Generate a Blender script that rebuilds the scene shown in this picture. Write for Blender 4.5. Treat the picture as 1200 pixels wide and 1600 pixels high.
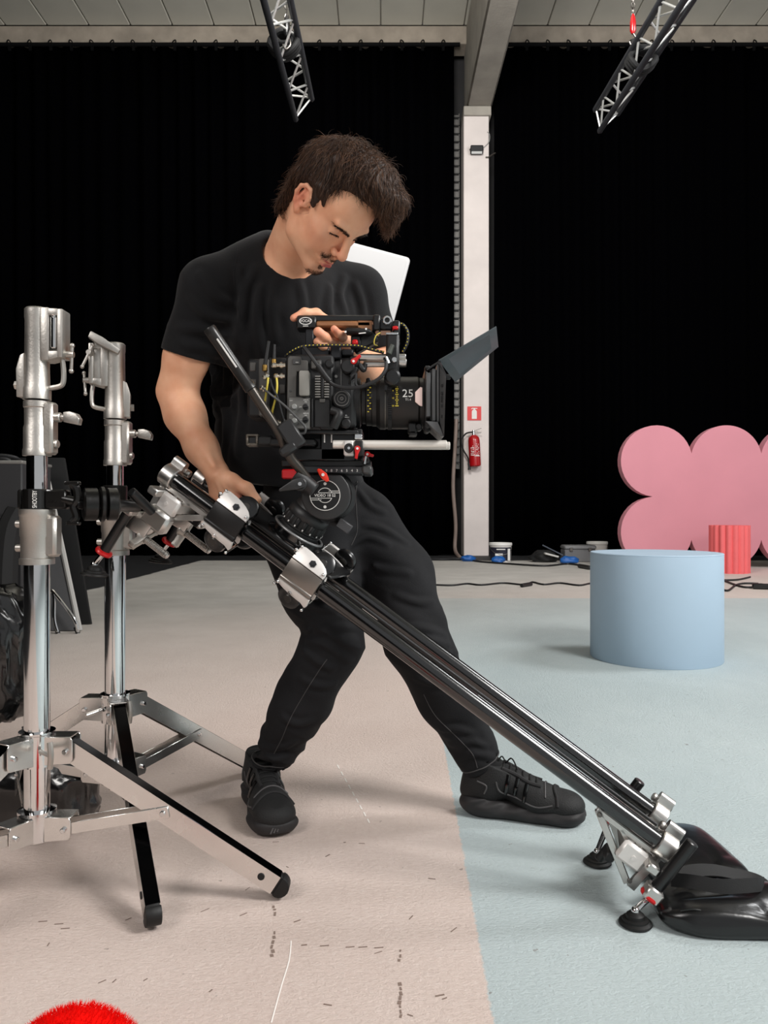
import bpy, bmesh, math, random
import numpy as np
from mathutils import Vector, Matrix, noise

for o in list(bpy.data.objects):
    bpy.data.objects.remove(o, do_unlink=True)
scene = bpy.context.scene
COL = scene.collection
rnd = random.Random(7)
FPX, EYE = 1200.0, 0.80          # focal length in pixels of the 1200x1600 frame, eye height in metres

# ------------------------------------------------------------------ camera
cam_d = bpy.data.cameras.new('camera'); cam = bpy.data.objects.new('camera', cam_d); COL.objects.link(cam)
cam.location = (0, 0, EYE); cam.rotation_euler = (math.pi / 2, 0, 0)
cam_d.sensor_fit = 'VERTICAL'; cam_d.sensor_height = 36.0; cam_d.lens = 36.0 * FPX / 1600.0
cam_d.clip_start = 0.05; cam_d.clip_end = 200
scene.camera = cam

# ------------------------------------------------------------------ world, lights, exposure
world = bpy.data.worlds.new('world'); scene.world = world; world.use_nodes = True
bg = world.node_tree.nodes['Background']
bg.inputs[0].default_value = (0.97, 0.985, 1.0, 1); bg.inputs[1].default_value = 0.46

def area_light(name, loc, target, size, power, color=(1, 1, 1), size_y=None):
    d = bpy.data.lights.new(name, 'AREA'); o = bpy.data.objects.new(name, d); COL.objects.link(o)
    d.energy = power; d.color = color; d.size = size
    if size_y:
        d.shape = 'RECTANGLE'; d.size_y = size_y
    o.location = loc
    o.rotation_euler = (Vector(target) - Vector(loc)).to_track_quat('-Z', 'Y').to_euler()
    return o

area_light('studio_key_softbox', (3.3, 0.1, 3.6), (0.1, 2.3, 0.5), 1.5, 240, (1.0, 0.985, 0.96))
area_light('studio_side_softbox', (-2.6, -1.2, 3.4), (0.0, 2.2, 0.7), 1.7, 92, (1.0, 0.96, 0.93))
area_light('added_ceiling_fill', (0.0, 4.5, 6.4), (0.3, 13.4, 9.6), 2.0, 560, (1.0, 0.98, 0.94))  # added out-of-frame fill that brightens the ceiling and lintel
area_light('set_softbox', (6.0, 4.5, 6.2), (2.6, 9.0, 0.5), 2.2, 350, (0.98, 0.99, 1.0))

scene.view_settings.view_transform = 'Standard'
scene.view_settings.look = 'None'
scene.view_settings.exposure = 0.0
scene.view_settings.gamma = 1.0
scene.view_settings.use_curve_mapping = False

# ------------------------------------------------------------------ helpers
def P(px, py, d):
    return Vector(((px - 600.0) * d / FPX, d, EYE + (800.0 - py) * d / FPX))

def gd(py):                       # depth of a floor point seen at row py
    return EYE * FPX / (py - 800.0)

def G(px, py, z=0.0):             # floor point
    d = (EYE - z) * FPX / (py - 800.0)
    return Vector(((px - 600.0) * d / FPX, d, z))

def lin(c):
    out = []
    for v in c[:3]:
        v /= 255.0
        out.append(v / 12.92 if v <= 0.04045 else ((v + 0.055) / 1.055) ** 2.4)
    return out

MATS = {}
def pm(name, col, rough=0.5, metal=0.0, bump=0.0, bscale=80.0, var=0.0, vscale=6.0, spec=0.5, coat=0.0,
       sheen=0.0, sss=0.0, rvar=0.0, stretch=None, trans=0.0, emit=None):
    """procedural principled material: colour mottling, roughness mottling and fine relief from noise"""
    if name in MATS:
        return MATS[name]
    m = bpy.data.materials.new(name); m.use_nodes = True
    nt = m.node_tree; b = nt.nodes['Principled BSDF']
    c = lin(col)
    b.inputs['Base Color'].default_value = (*c, 1)
    b.inputs['Roughness'].default_value = rough
    b.inputs['Metallic'].default_value = metal
    b.inputs['Specular IOR Level'].default_value = spec
    if coat:
        b.inputs['Coat Weight'].default_value = coat; b.inputs['Coat Roughness'].default_value = 0.12
    if sheen:
        b.inputs['Sheen Weight'].default_value = sheen; b.inputs['Sheen Roughness'].default_value = 0.5
    if sss:
        b.inputs['Subsurface Weight'].default_value = sss
        b.inputs['Subsurface Radius'].default_value = (0.012, 0.005, 0.003); b.inputs['Subsurface Scale'].default_value = 1.0
    if trans:
        b.inputs['Transmission Weight'].default_value = trans
    if emit:
        b.inputs['Emission Color'].default_value = (*lin(emit[0]), 1); b.inputs['Emission Strength'].default_value = emit[1]
    tc = nt.nodes.new('ShaderNodeTexCoord'); mp = nt.nodes.new('ShaderNodeMapping')
    nt.links.new(tc.outputs['Object'], mp.inputs[0])
    if stretch:
        mp.inputs['Scale'].default_value = stretch
    if var or rvar:
        n = nt.nodes.new('ShaderNodeTexNoise'); n.inputs['Scale'].default_value = vscale; n.inputs['Detail'].default_value = 5
        nt.links.new(mp.outputs[0], n.inputs['Vector'])
        if var:
            r = nt.nodes.new('ShaderNodeValToRGB')
            r.color_ramp.elements[0].position = 0.3; r.color_ramp.elements[1].position = 0.7
            r.color_ramp.elements[0].color = (*[max(0, x * (1 - var)) for x in c], 1)
            r.color_ramp.elements[1].color = (*[min(1, x * (1 + var)) for x in c], 1)
            nt.links.new(n.outputs['Fac'], r.inputs[0]); nt.links.new(r.outputs[0], b.inputs['Base Color'])
        if rvar:
            mr = nt.nodes.new('ShaderNodeMapRange'); mr.inputs[3].default_value = max(0.02, rough - rvar); mr.inputs[4].default_value = min(1, rough + rvar)
            nt.links.new(n.outputs['Fac'], mr.inputs[0]); nt.links.new(mr.outputs[0], b.inputs['Roughness'])
    if bump:
        n2 = nt.nodes.new('ShaderNodeTexNoise'); n2.inputs['Scale'].default_value = bscale; n2.inputs['Detail'].default_value = 4
        nt.links.new(mp.outputs[0], n2.inputs['Vector'])
        bp = nt.nodes.new('ShaderNodeBump'); bp.inputs['Strength'].default_value = bump; bp.inputs['Distance'].default_value = 0.01
        nt.links.new(n2.outputs['Fac'], bp.inputs['Height']); nt.links.new(bp.outputs[0], b.inputs['Normal'])
    MATS[name] = m
    return m

# shared materials
ALU = pm('brushed_aluminium', (205, 202, 198), 0.34, 1.0, bump=0.02, bscale=300, var=0.06, vscale=20, rvar=0.08)
CAST = pm('cast_aluminium', (188, 184, 178), 0.45, 1.0, bump=0.06, bscale=220, var=0.10, vscale=15, rvar=0.08)
CHROME = pm('chrome_steel', (222, 222, 222), 0.10, 1.0, var=0.04, vscale=12, rvar=0.05)
SATIN = pm('satin_chrome', (226, 224, 221), 0.26, 1.0, var=0.05, vscale=14, rvar=0.06)
STEEL = pm('dark_steel', (120, 116, 112), 0.38, 1.0, var=0.05, vscale=30)
BLACKM = pm('black_anodised_metal', (16, 16, 17), 0.33, 0.0, spec=0.6, var=0.1, vscale=20)
GLOSSB = pm('polished_black_tube', (6, 6, 7), 0.17, 0.0, spec=0.8, coat=0.5)
BLACKP = pm('black_plastic', (20, 20, 21), 0.50, 0.0, spec=0.45, bump=0.03, bscale=400)
GREYP = pm('charcoal_camera_plastic', (74, 72, 69), 0.55, 0.0, bump=0.05, bscale=600, var=0.06)
RUBBER = pm('black_rubber', (14, 14, 14), 0.55, 0.0, spec=0.4, bump=0.04, bscale=200)
REDA = pm('red_anodised', (196, 24, 26), 0.35, 0.1, var=0.05, vscale=30)
REDP = pm('red_enamel', (172, 18, 24), 0.28, 0.0, coat=0.4, var=0.04)
WHITEP = pm('white_print', (232, 230, 226), 0.6)
YELLOWP = pm('yellow_print', (222, 200, 60), 0.6)
WHITE_PLATE = pm('pale_aluminium_plate', (228, 224, 220), 0.42, 0.35, bump=0.02, bscale=200, var=0.04, vscale=30)

def frame(o, ex, ey=None, ez=None):
    """4x4 from origin and two axes (the third completed)"""
    ex = Vector(ex).normalized()
    if ey is not None:
        ey = Vector(ey); ey = (ey - ex * ey.dot(ex)).normalized(); ez = ex.cross(ey)
    else:
        ez = Vector(ez); ez = (ez - ex * ez.dot(ex)).normalized(); ey = ez.cross(ex)
    M = Matrix((ex, ey, ez)).transposed().to_4x4(); M.translation = Vector(o)
    return M

def axis_frame(o, az):
    az = Vector(az).normalized()
    t = Vector((0, 0, 1)) if abs(az.z) < 0.9 else Vector((1, 0, 0))
    ex = t.cross(az).normalized()
    M = Matrix((ex, az.cross(ex), az)).transposed().to_4x4(); M.translation = Vector(o)
    return M

def spline(pts, n=8, closed=False):
    pts = [Vector(p) for p in pts]
    if len(pts) < 3:
        return pts
    out = []; m = len(pts)
    rng = range(m) if closed else range(m - 1)
    for i in rng:
        g = (lambda k: pts[k % m]) if closed else (lambda k: pts[min(max(k, 0), m - 1)])
        p0, p1, p2, p3 = g(i - 1), g(i), g(i + 1), g(i + 2)
        for j in range(n):
            t = j / n
            out.append(0.5 * ((2 * p1) + (p2 - p0) * t + (2 * p0 - 5 * p1 + 4 * p2 - p3) * t * t + (3 * p1 - p0 - 3 * p2 + p3) * t ** 3))
    if not closed:
        out.append(pts[-1])
    return out

class MB:
    """collects shapes (optionally through a local frame M) and links them as ONE mesh object"""
    def __init__(s, M=None):
        s.v = []; s.f = []; s.M = M
    def add(s, vs, fs):
        b = len(s.v)
        if s.M is not None:
            vs = [s.M @ Vector(v) for v in vs]
        s.v.extend([tuple(v) for v in vs]); s.f.extend([tuple(i + b for i in f) for f in fs])
        return s
    def box(s, c, size, R=None, ch=0.0):
        c = Vector(c); h = Vector(size) * 0.5
        if ch <= 0:
            vs = [Vector((x * h.x, y * h.y, z * h.z)) for x in (-1, 1) for y in (-1, 1) for z in (-1, 1)]
            fs = [(0, 1, 3, 2), (4, 6, 7, 5), (0, 4, 5, 1), (2, 3, 7, 6), (0, 2, 6, 4), (1, 5, 7, 3)]
        else:
            ch = min(ch, 0.49 * min(size)); vs = []; idx = {}
            for x in (-1, 1):
                for y in (-1, 1):
                    for z in (-1, 1):
                        for a in range(3):
                            q = [x * h.x, y * h.y, z * h.z]
                            for b in range(3):
                                if b != a:
                                    q[b] -= ch * (x, y, z)[b]
                            idx[(x, y, z, a)] = len(vs); vs.append(Vector(q))
            fs = []
            for a in range(3):
                b, d = [(1, 2), (2, 0), (0, 1)][a]
                for sg in (-1, 1):
                    def k(sb, sd):
                        t = [0, 0, 0]; t[a] = sg; t[b] = sb; t[d] = sd
                        return idx[(*t, a)]
                    q = (k(-1, -1), k(1, -1), k(1, 1), k(-1, 1)); fs.append(q if sg > 0 else q[::-1])
            for a in range(3):             # edges parallel to axis a
                b, d = [(1, 2), (2, 0), (0, 1)][a]
                for sb in (-1, 1):
                    for sd in (-1, 1):
                        def k(sa, ax):
                            t = [0, 0, 0]; t[a] = sa; t[b] = sb; t[d] = sd
                            return idx[(*t, ax)]
                        q = (k(-1, b), k(1, b), k(1, d), k(-1, d)); fs.append(q if sb * sd < 0 else q[::-1])
            for x in (-1, 1):
                for y in (-1, 1):
                    for z in (-1, 1):
                        q = (idx[(x, y, z, 0)], idx[(x, y, z, 1)], idx[(x, y, z, 2)]); fs.append(q if x * y * z > 0 else q[::-1])
        if R is not None:
            vs = [R @ v for v in vs]
        return s.add([v + c for v in vs], fs)
    def lathe(s, o, az, prof, n=24, caps=True):
        M = axis_frame(o, az); vs = []; fs = []
        for r, h in prof:
            for i in range(n):
                a = 2 * math.pi * i / n; vs.append(M @ Vector((r * math.cos(a), r * math.sin(a), h)))
        for j in range(len(prof) - 1):
            for i in range(n):
                k = (i + 1) % n; fs.append((j * n + i, j * n + k, (j + 1) * n + k, (j + 1) * n + i))
        if caps:
            if prof[0][0] > 1e-5: fs.append(tuple(range(n))[::-1])
            if prof[-1][0] > 1e-5: fs.append(tuple((len(prof) - 1) * n + i for i in range(n)))
        return s.add(vs, fs)
    def cyl(s, p0, p1, r0, r1=None, n=20, ch=0.0):
        p0 = Vector(p0); p1 = Vector(p1); r1 = r0 if r1 is None else r1; L = (p1 - p0).length
        if L < 1e-7: return s
        if ch <= 0:
            pr = [(r0, 0), (r1, L)]
        else:
            ch = min(ch, L * 0.45, r0 * 0.9, r1 * 0.9); pr = [(r0 - ch, 0), (r0, ch), (r1, L - ch), (r1 - ch, L)]
        return s.lathe(p0, p1 - p0, pr, n)
    def ring(s, o, az, ro, ri, h, n=32, ch=0.0):
        c = ch
        pr = [(ri, 0), (ro - c, 0), (ro, c), (ro, h - c), (ro - c, h), (ri, h), (ri, 0)] if c else [(ri, 0), (ro, 0), (ro, h), (ri, h), (ri, 0)]
        return s.lathe(o, az, pr, n, caps=False)
    def torus(s, o, az, R, r, n=32, m=10):
        pr = [(R + r * math.cos(2 * math.pi * i / m), r * math.sin(2 * math.pi * i / m)) for i in range(m)]
        pr.append(pr[0]); return s.lathe(o, az, pr, n, caps=False)
    def tube(s, pts, r, n=10, sub=8, closed=False, rr=None, flat=None):
        pts = spline(pts, sub, closed); m = len(pts); vs = []; fs = []
        if m < 2: return s
        nrm = None
        for i in range(m):
            if closed:
                t = pts[(i + 1) % m] - pts[i - 1]
            else:
                t = pts[min(i + 1, m - 1)] - pts[max(i - 1, 0)]
            t = t.normalized() if t.length > 1e-9 else Vector((0, 0, 1))
            if nrm is None:
                a = Vector(flat) if flat is not None else (Vector((0, 0, 1)) if abs(t.z) < 0.9 else Vector((1, 0, 0)))
                nrm = (a - t * a.dot(t)).normalized()
            else:
                nrm = nrm - t * nrm.dot(t)
                nrm = nrm.normalized() if nrm.length > 1e-6 else t.orthogonal().normalized()
            bn = t.cross(nrm)
            q = rr(i / (m - 1)) * r if rr else r
            ra, rb = (q, q) if not isinstance(q, tuple) else q
            for k in range(n):
                a = 2 * math.pi * k / n
                vs.append(pts[i] + nrm * (ra * math.cos(a)) + bn * (rb * math.sin(a)))
        for i in range(m if closed else m - 1):
            for k in range(n):
                k2 = (k + 1) % n; i2 = (i + 1) % m
                fs.append((i * n + k, i * n + k2, i2 * n + k2, i2 * n + k))
        if not closed:
            fs.append(tuple(range(n))[::-1]); fs.append(tuple((m - 1) * n + k for k in range(n)))
        return s.add(vs, fs)
    def strip(s, pts, w, th, up, sub=8):
        """flat ribbon (webbing): width w along 'side', thickness th"""
        pts = spline(pts, sub); m = len(pts); vs = []; fs = []
        for i in range(m):
            t = (pts[min(i + 1, m - 1)] - pts[max(i - 1, 0)]).normalized()
            u = up(i / (m - 1)) if callable(up) else up
            side = t.cross(Vector(u)).normalized(); nn = side.cross(t)
            for a, b in ((-1, -1), (1, -1), (1, 1), (-1, 1)):
                vs.append(pts[i] + side * (a * w / 2) + nn * (b * th / 2))
        for i in range(m - 1):
            for k in range(4):
                k2 = (k + 1) % 4; fs.append((i * 4 + k, (i + 1) * 4 + k, (i + 1) * 4 + k2, i * 4 + k2))
        fs.append((0, 1, 2, 3)); fs.append(tuple((m - 1) * 4 + k for k in (3, 2, 1, 0)))
        return s.add(vs, fs)
    def prism(s, poly, z0, z1, M=None):
        """2-D polygon (counter-clockwise) in the frame's xy, from z0 to z1"""
        n = len(poly); vs = [Vector((x, y, z0)) for x, y in poly] + [Vector((x, y, z1)) for x, y in poly]
        fs = [tuple(range(n))[::-1], tuple(range(n, 2 * n))] + [(i, (i + 1) % n, n + (i + 1) % n, n + i) for i in range(n)]
        if M is not None: vs = [M @ v for v in vs]
        return s.add(vs, fs)
    def ball(s, c, r, n=16, m=10, R=None):
        c = Vector(c); r = Vector((r, r, r)) if not hasattr(r, '__len__') else Vector(r)
        vs = []; fs = []
        for j in range(1, m):
            t = math.pi * j / m
            for i in range(n):
                a = 2 * math.pi * i / n; v = Vector((r.x * math.sin(t) * math.cos(a), r.y * math.sin(t) * math.sin(a), r.z * math.cos(t)))
                vs.append(c + (R @ v if R is not None else v))
        top = len(vs); v = Vector((0, 0, r.z)); vs.append(c + (R @ v if R is not None else v)); vs.append(c - (R @ v if R is not None else v))
        for j in range(m - 2):
            for i in range(n):
                k = (i + 1) % n; fs.append((j * n + i, (j + 1) * n + i, (j + 1) * n + k, j * n + k))
        for i in range(n):
            k = (i + 1) % n; fs.append((top, i, k)); fs.append((top + 1, (m - 2) * n + k, (m - 2) * n + i))
        return s.add(vs, fs)
    def build(s, name, mat, parent=None, bevel=0.0, seg=2, ang=38, smooth=True, label=None, recalc=True):
        me = bpy.data.meshes.new(name)
        org = ROOT_LOC.get(parent.name, Vector((0, 0, 0))) if parent is not None else Vector((0, 0, 0))
        loc = Vector((0, 0, 0))
        if parent is None and s.v:
            xs = [v[0] for v in s.v]; ys = [v[1] for v in s.v]; zs = [v[2] for v in s.v]
            loc = Vector(((min(xs) + max(xs)) / 2, (min(ys) + max(ys)) / 2, min(zs))); org = loc
        me.from_pydata([(v[0] - org.x, v[1] - org.y, v[2] - org.z) for v in s.v], [], s.f)
        bm = bmesh.new(); bm.from_mesh(me)
        if recalc:
            bmesh.ops.recalc_face_normals(bm, faces=bm.faces)
        if bevel > 0:
            ed = [e for e in bm.edges if len(e.link_faces) == 2 and e.calc_face_angle(0) > math.radians(30)]
            try:
                bmesh.ops.bevel(bm, geom=ed, offset=bevel, segments=seg, affect='EDGES', profile=0.5, clamp_overlap=True)
            except Exception:
                pass
        if smooth:
            ca = math.radians(ang)
            for f in bm.faces: f.smooth = True
            for e in bm.edges:
                if len(e.link_faces) == 2 and e.calc_face_angle(0) > ca: e.smooth = False
        bm.to_mesh(me); bm.free()
        o = bpy.data.objects.new(name, me); COL.objects.link(o)
        if mat is not None: me.materials.append(mat)
        if parent is not None:
            o.parent = parent
            ROOT_LOC[o.name] = org
        else:
            o.location = loc; ROOT_LOC[o.name] = org
        if label: o['label'] = label
        return o

ROOT_LOC = {}
def thing(name, label, cat, loc, group=None):
    o = bpy.data.objects.new(name, None); COL.objects.link(o)
    o.empty_display_size = 0.05; o.location = Vector(loc); ROOT_LOC[o.name] = Vector(loc)
    o['label'] = label; o['category'] = cat
    if group: o['group'] = group
    return o
def tag(o, label, cat, group=None):
    o['label'] = label; o['category'] = cat
    if group: o['group'] = group
    return o
def struct(o, label=None):
    o['kind'] = 'structure'
    if label: o['label'] = label
    return o

def text_mb(txt, size, M, mb=None, align='CENTER', ext=0.0004, sx=1.0):
    """flat lettering as a mesh laid in frame M (x right, y up, z out)"""
    cu = bpy.data.curves.new('lettering', 'FONT'); cu.body = txt; cu.size = size; cu.align_x = align; cu.align_y = 'CENTER'
    cu.extrude = ext; cu.resolution_u = 3
    ob = bpy.data.objects.new('lettering', cu); COL.objects.link(ob)
    dg = bpy.context.evaluated_depsgraph_get(); me = bpy.data.meshes.new_from_object(ob.evaluated_get(dg))
    mb = mb or MB()
    mb.add([M @ Vector((v.co.x * sx, v.co.y, v.co.z)) for v in me.vertices], [tuple(p.vertices) for p in me.polygons])
    bpy.data.objects.remove(ob, do_unlink=True); bpy.data.curves.remove(cu); bpy.data.meshes.remove(me)
    return mb

def circle_poly(r, n=24, cx=0, cy=0, a0=0, a1=2 * math.pi, end=False):
    k = n if not end else n - 1
    return [(cx + r * math.cos(a0 + (a1 - a0) * i / k), cy + r * math.sin(a0 + (a1 - a0) * i / k)) for i in range(n)]
def rrect(w, h, r, n=5, cx=0, cy=0):
    out = []
    for (sx, sy, a) in ((1, 1, 0), (-1, 1, 90), (-1, -1, 180), (1, -1, 270)):
        for i in range(n):
            t = math.radians(a + 90 * i / (n - 1)); out.append((cx + sx * (w / 2 - r) + r * math.cos(t), cy + sy * (h / 2 - r) + r * math.sin(t)))
    return out
# ================================================================== STRUCTURE
BACK = 14.0
def floor_material():
    m = bpy.data.materials.new('painted_concrete_floor'); m.use_nodes = True; nt = m.node_tree
    b = nt.nodes['Principled BSDF']; N = nt.nodes.new; Lk = nt.links.new
    geo = N('ShaderNodeNewGeometry'); sep = N('ShaderNodeSeparateXYZ'); Lk(geo.outputs['Position'], sep.inputs[0])
    def noise_t(scale, detail=4, rough=0.55, stretch=None):
        n = N('ShaderNodeTexNoise'); n.inputs['Scale'].default_value = scale; n.inputs['Detail'].default_value = detail; n.inputs['Roughness'].default_value = rough
        if stretch:
            mp = N('ShaderNodeMapping'); mp.inputs['Scale'].default_value = stretch; Lk(geo.outputs['Position'], mp.inputs[0]); Lk(mp.outputs[0], n.inputs['Vector'])
        else:
            Lk(geo.outputs['Position'], n.inputs['Vector'])
        return n.outputs['Fac']
    def mth(op, a, c=None, clamp=False):
        n = N('ShaderNodeMath'); n.operation = op; n.use_clamp = clamp
        for i, x in enumerate((a, c)):
            if x is None: continue
            if isinstance(x, (int, float)): n.inputs[i].default_value = x
            else: Lk(x, n.inputs[i])
        return n.outputs[0]
    def ramp(f, p0, p1, c0, c1):
        r = N('ShaderNodeValToRGB'); e = r.color_ramp.elements; e[0].position = p0; e[1].position = p1
        e[0].color = (*lin(c0), 1); e[1].color = (*lin(c1), 1); Lk(f, r.inputs[0]); return r.outputs[0]
    def mix(f, a, c):
        n = N('ShaderNodeMix'); n.data_type = 'RGBA'
        if isinstance(f, float): n.inputs[0].default_value = f
        else: Lk(f, n.inputs[0])
        Lk(a, n.inputs[6]); Lk(c, n.inputs[7]); return n.outputs[2]
    def step(f, a, c):
        n = N('ShaderNodeMapRange'); n.inputs[1].default_value = a; n.inputs[2].default_value = c; n.clamp = True; Lk(f, n.inputs[0]); return n.outputs[0]
    n_big = noise_t(1.3, 6, 0.6, (1.0, 0.6, 1)); n_mid = noise_t(9, 6, 0.7); n_fine = noise_t(120, 3)
    beige = ramp(n_big, 0.3, 0.72, (216, 196, 186), (230, 213, 204))
    beige2 = mix(mth('MULTIPLY', step(n_mid, 0.55, 0.75), 0.35), beige, ramp(n_fine, 0.3, 0.7, (198, 180, 170), (210, 194, 184)))
    blue = ramp(n_big, 0.3, 0.72, (182, 195, 197), (200, 211, 212))
    blue2 = mix(mth('MULTIPLY', step(n_mid, 0.55, 0.8), 0.3), blue, ramp(n_fine, 0.3, 0.7, (168, 184, 187), (182, 196, 199)))
    gr = noise_t(75, 4, 0.8); beige2 = mix(mth('MULTIPLY', step(gr, 0.52, 0.72), 0.30), beige2, ramp(n_fine, 0.3, 0.7, (184, 162, 152), (198, 176, 166))); beige2 = mix(mth('MULTIPLY', step(gr, 0.46, 0.30), 0.35), beige2, ramp(n_fine, 0.3, 0.7, (236, 224, 216), (242, 232, 226)))
    blue2 = mix(mth('MULTIPLY', step(gr, 0.54, 0.74), 0.25), blue2, ramp(n_fine, 0.3, 0.7, (156, 173, 177), (170, 187, 190)))
    # blue paint: right of a slightly slanting edge, up to the set line
    edge = mth('ADD', mth('MULTIPLY', sep.outputs['Y'], 0.024), 0.142)
    wob = mth('MULTIPLY', mth('SUBTRACT', noise_t(45, 5, 0.75), 0.5), 0.022)
    xm = step(mth('ADD', mth('SUBTRACT', sep.outputs['X'], edge), wob), -0.002, 0.003)
    ym = step(mth('ADD', mth('SUBTRACT', 7.13, sep.outputs['Y']), mth('MULTIPLY', wob, 2.5)), -0.006, 0.006)
    col = mix(mth('MULTIPLY', xm, ym), beige2, blue2)
    # pale grey unpainted concrete further back
    grey = ramp(noise_t(2.2, 6), 0.3, 0.7, (184, 180, 174), (202, 198, 192))
    col = mix(step(mth('ADD', sep.outputs['Y'], mth('MULTIPLY', sep.outputs['X'], -0.8)), 3.4, 8.0), col, grey)
    # specks, scuffs and hairline dirt
    spk = step(noise_t(38, 2, 0.5), 0.735, 0.76)
    scf = mth('MULTIPLY', step(noise_t(16, 5, 0.7, (1, 3.2, 1)), 0.68, 0.73), step(noise_t(2.5, 2), 0.52, 0.6))
    dirt = ramp(n_fine, 0.2, 0.8, (96, 84, 78), (130, 116, 108))
    col = mix(mth('MULTIPLY', mth('MAXIMUM', spk, scf), 0.55), col, dirt)
    # bare dark concrete outside the coated area
    wl = mth('MULTIPLY', mth('SUBTRACT', noise_t(3, 4), 0.5), 0.12)
    out = mth('MAXIMUM', step(mth('ADD', mth('MULTIPLY', sep.outputs['X'], -1.0), wl), 3.0, 3.04), step(mth('ADD', sep.outputs['Y'], wl), 12.62, 12.7))
    dark = ramp(n_mid, 0.3, 0.7, (34, 34, 36), (48, 48, 50))
    col = mix(out, col, dark)
    Lk(col, b.inputs['Base Color'])
    rr = N('ShaderNodeMapRange'); rr.inputs[3].default_value = 0.5; rr.inputs[4].default_value = 0.75; Lk(n_mid, rr.inputs[0]); Lk(rr.outputs[0], b.inputs['Roughness'])
    b.inputs['Specular IOR Level'].default_value = 0.35
    hgt = mth('ADD', mth('MULTIPLY', noise_t(85, 6, 0.75, (1, 1.6, 1)), 0.9), mth('MULTIPLY', n_fine, 0.3))
    bp = N('ShaderNodeBump'); bp.inputs['Strength'].default_value = 0.8; bp.inputs['Distance'].default_value = 0.008
    Lk(hgt, bp.inputs['Height']); Lk(bp.outputs[0], b.inputs['Normal'])
    return m
mb = MB(); mb.box((0, 6.0, -0.05), (32, 20, 0.10)); floor = struct(mb.build('floor', None, None)); floor.data.materials.append(floor_material())

CONC = pm('raw_concrete', (150, 140, 128), 0.85, bump=0.25, bscale=25, var=0.18, vscale=3.5)
CONC2 = pm('ceiling_beam_concrete', (158, 152, 143), 0.85, bump=0.25, bscale=25, var=0.14, vscale=2.5)
WHITEWASH = pm('white_painted_concrete', (222, 212, 208), 0.7, bump=0.10, bscale=18, var=0.06, vscale=2.5)
PANELM = pm('pale_ceiling_panel', (196, 193, 182), 0.75, bump=0.05, bscale=10, var=0.06, vscale=1.2)
VELVET = pm('black_velvet', (3, 3, 4), 1.0, spec=0.0)
DARKW = pm('dark_wall_plaster', (44, 43, 44), 0.9, bump=0.1, bscale=12, var=0.1)

mb = MB(); mb.box((0, 14.75, 4.9), (32, 0.2, 9.8)); struct(mb.build('wall_back', DARKW, None))
mb = MB(); mb.box((-9.5, 5.2, 4.9), (0.2, 19.0, 9.8)); struct(mb.build('added_dark_wall_left', VELVET, None), 'black side wall added out of view to darken reflections in the chrome')  # unseen, added to give the chrome tubes a dark left flank
mb = MB(); mb.box((-5.4, -4.4, 4.9), (8.4, 0.2, 9.8)); struct(mb.build('added_dark_wall_front', VELVET, None), 'black wall added unseen behind the viewer for dark bands in the chrome')  # unseen, added for dark reflections; right rear stays open to the world light
ZC = 9.67
mb = MB(); mb.box((0, 6.0, ZC + 0.16), (32, 20, 0.2)); ceil_o = struct(mb.build('ceiling', CONC2, None))
first = None
for i in range(40):
    x = -15.0 + 0.76 * i + 0.12
    if first is None:
        mb = MB(); mb.box((0, 0, 0), (0.742, 16.0, 0.06), ch=0.012)
        me = bpy.data.meshes.new('ceiling_panel'); me.from_pydata(mb.v, [], mb.f); me.materials.append(PANELM); first = me
    o = bpy.data.objects.new('ceiling_panel', first); COL.objects.link(o); o.parent = ceil_o
    o.location = Vector((x, 6.0, ZC + 0.03)) - ceil_o.location
mb = MB(); mb.box((0, 14.2, 9.505), (30, 0.4, 0.33), ch=0.015); struct(mb.build('trim_1', CONC, None, bevel=0), 'rough concrete lintel along the back wall under the ceiling')
mb = MB(); mb.box((1.73, 5.95, 8.90), (0.46, 16.9, 1.50), ch=0.03); struct(mb.build('trim_2', CONC2, None), 'deep concrete roof beam running out over the studio')
mb = MB(); mb.box((1.67, 14.13, 3.985), (0.46, 0.46, 7.97), ch=0.012); struct(mb.build('wall_column', WHITEWASH, None), 'white painted concrete column')
mb = MB(); mb.box((1.69, 14.13, 8.06), (0.50, 0.50, 0.17), ch=0.012); struct(mb.build('trim_3', CONC2, None), 'bare concrete capital on top of the white column')

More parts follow.
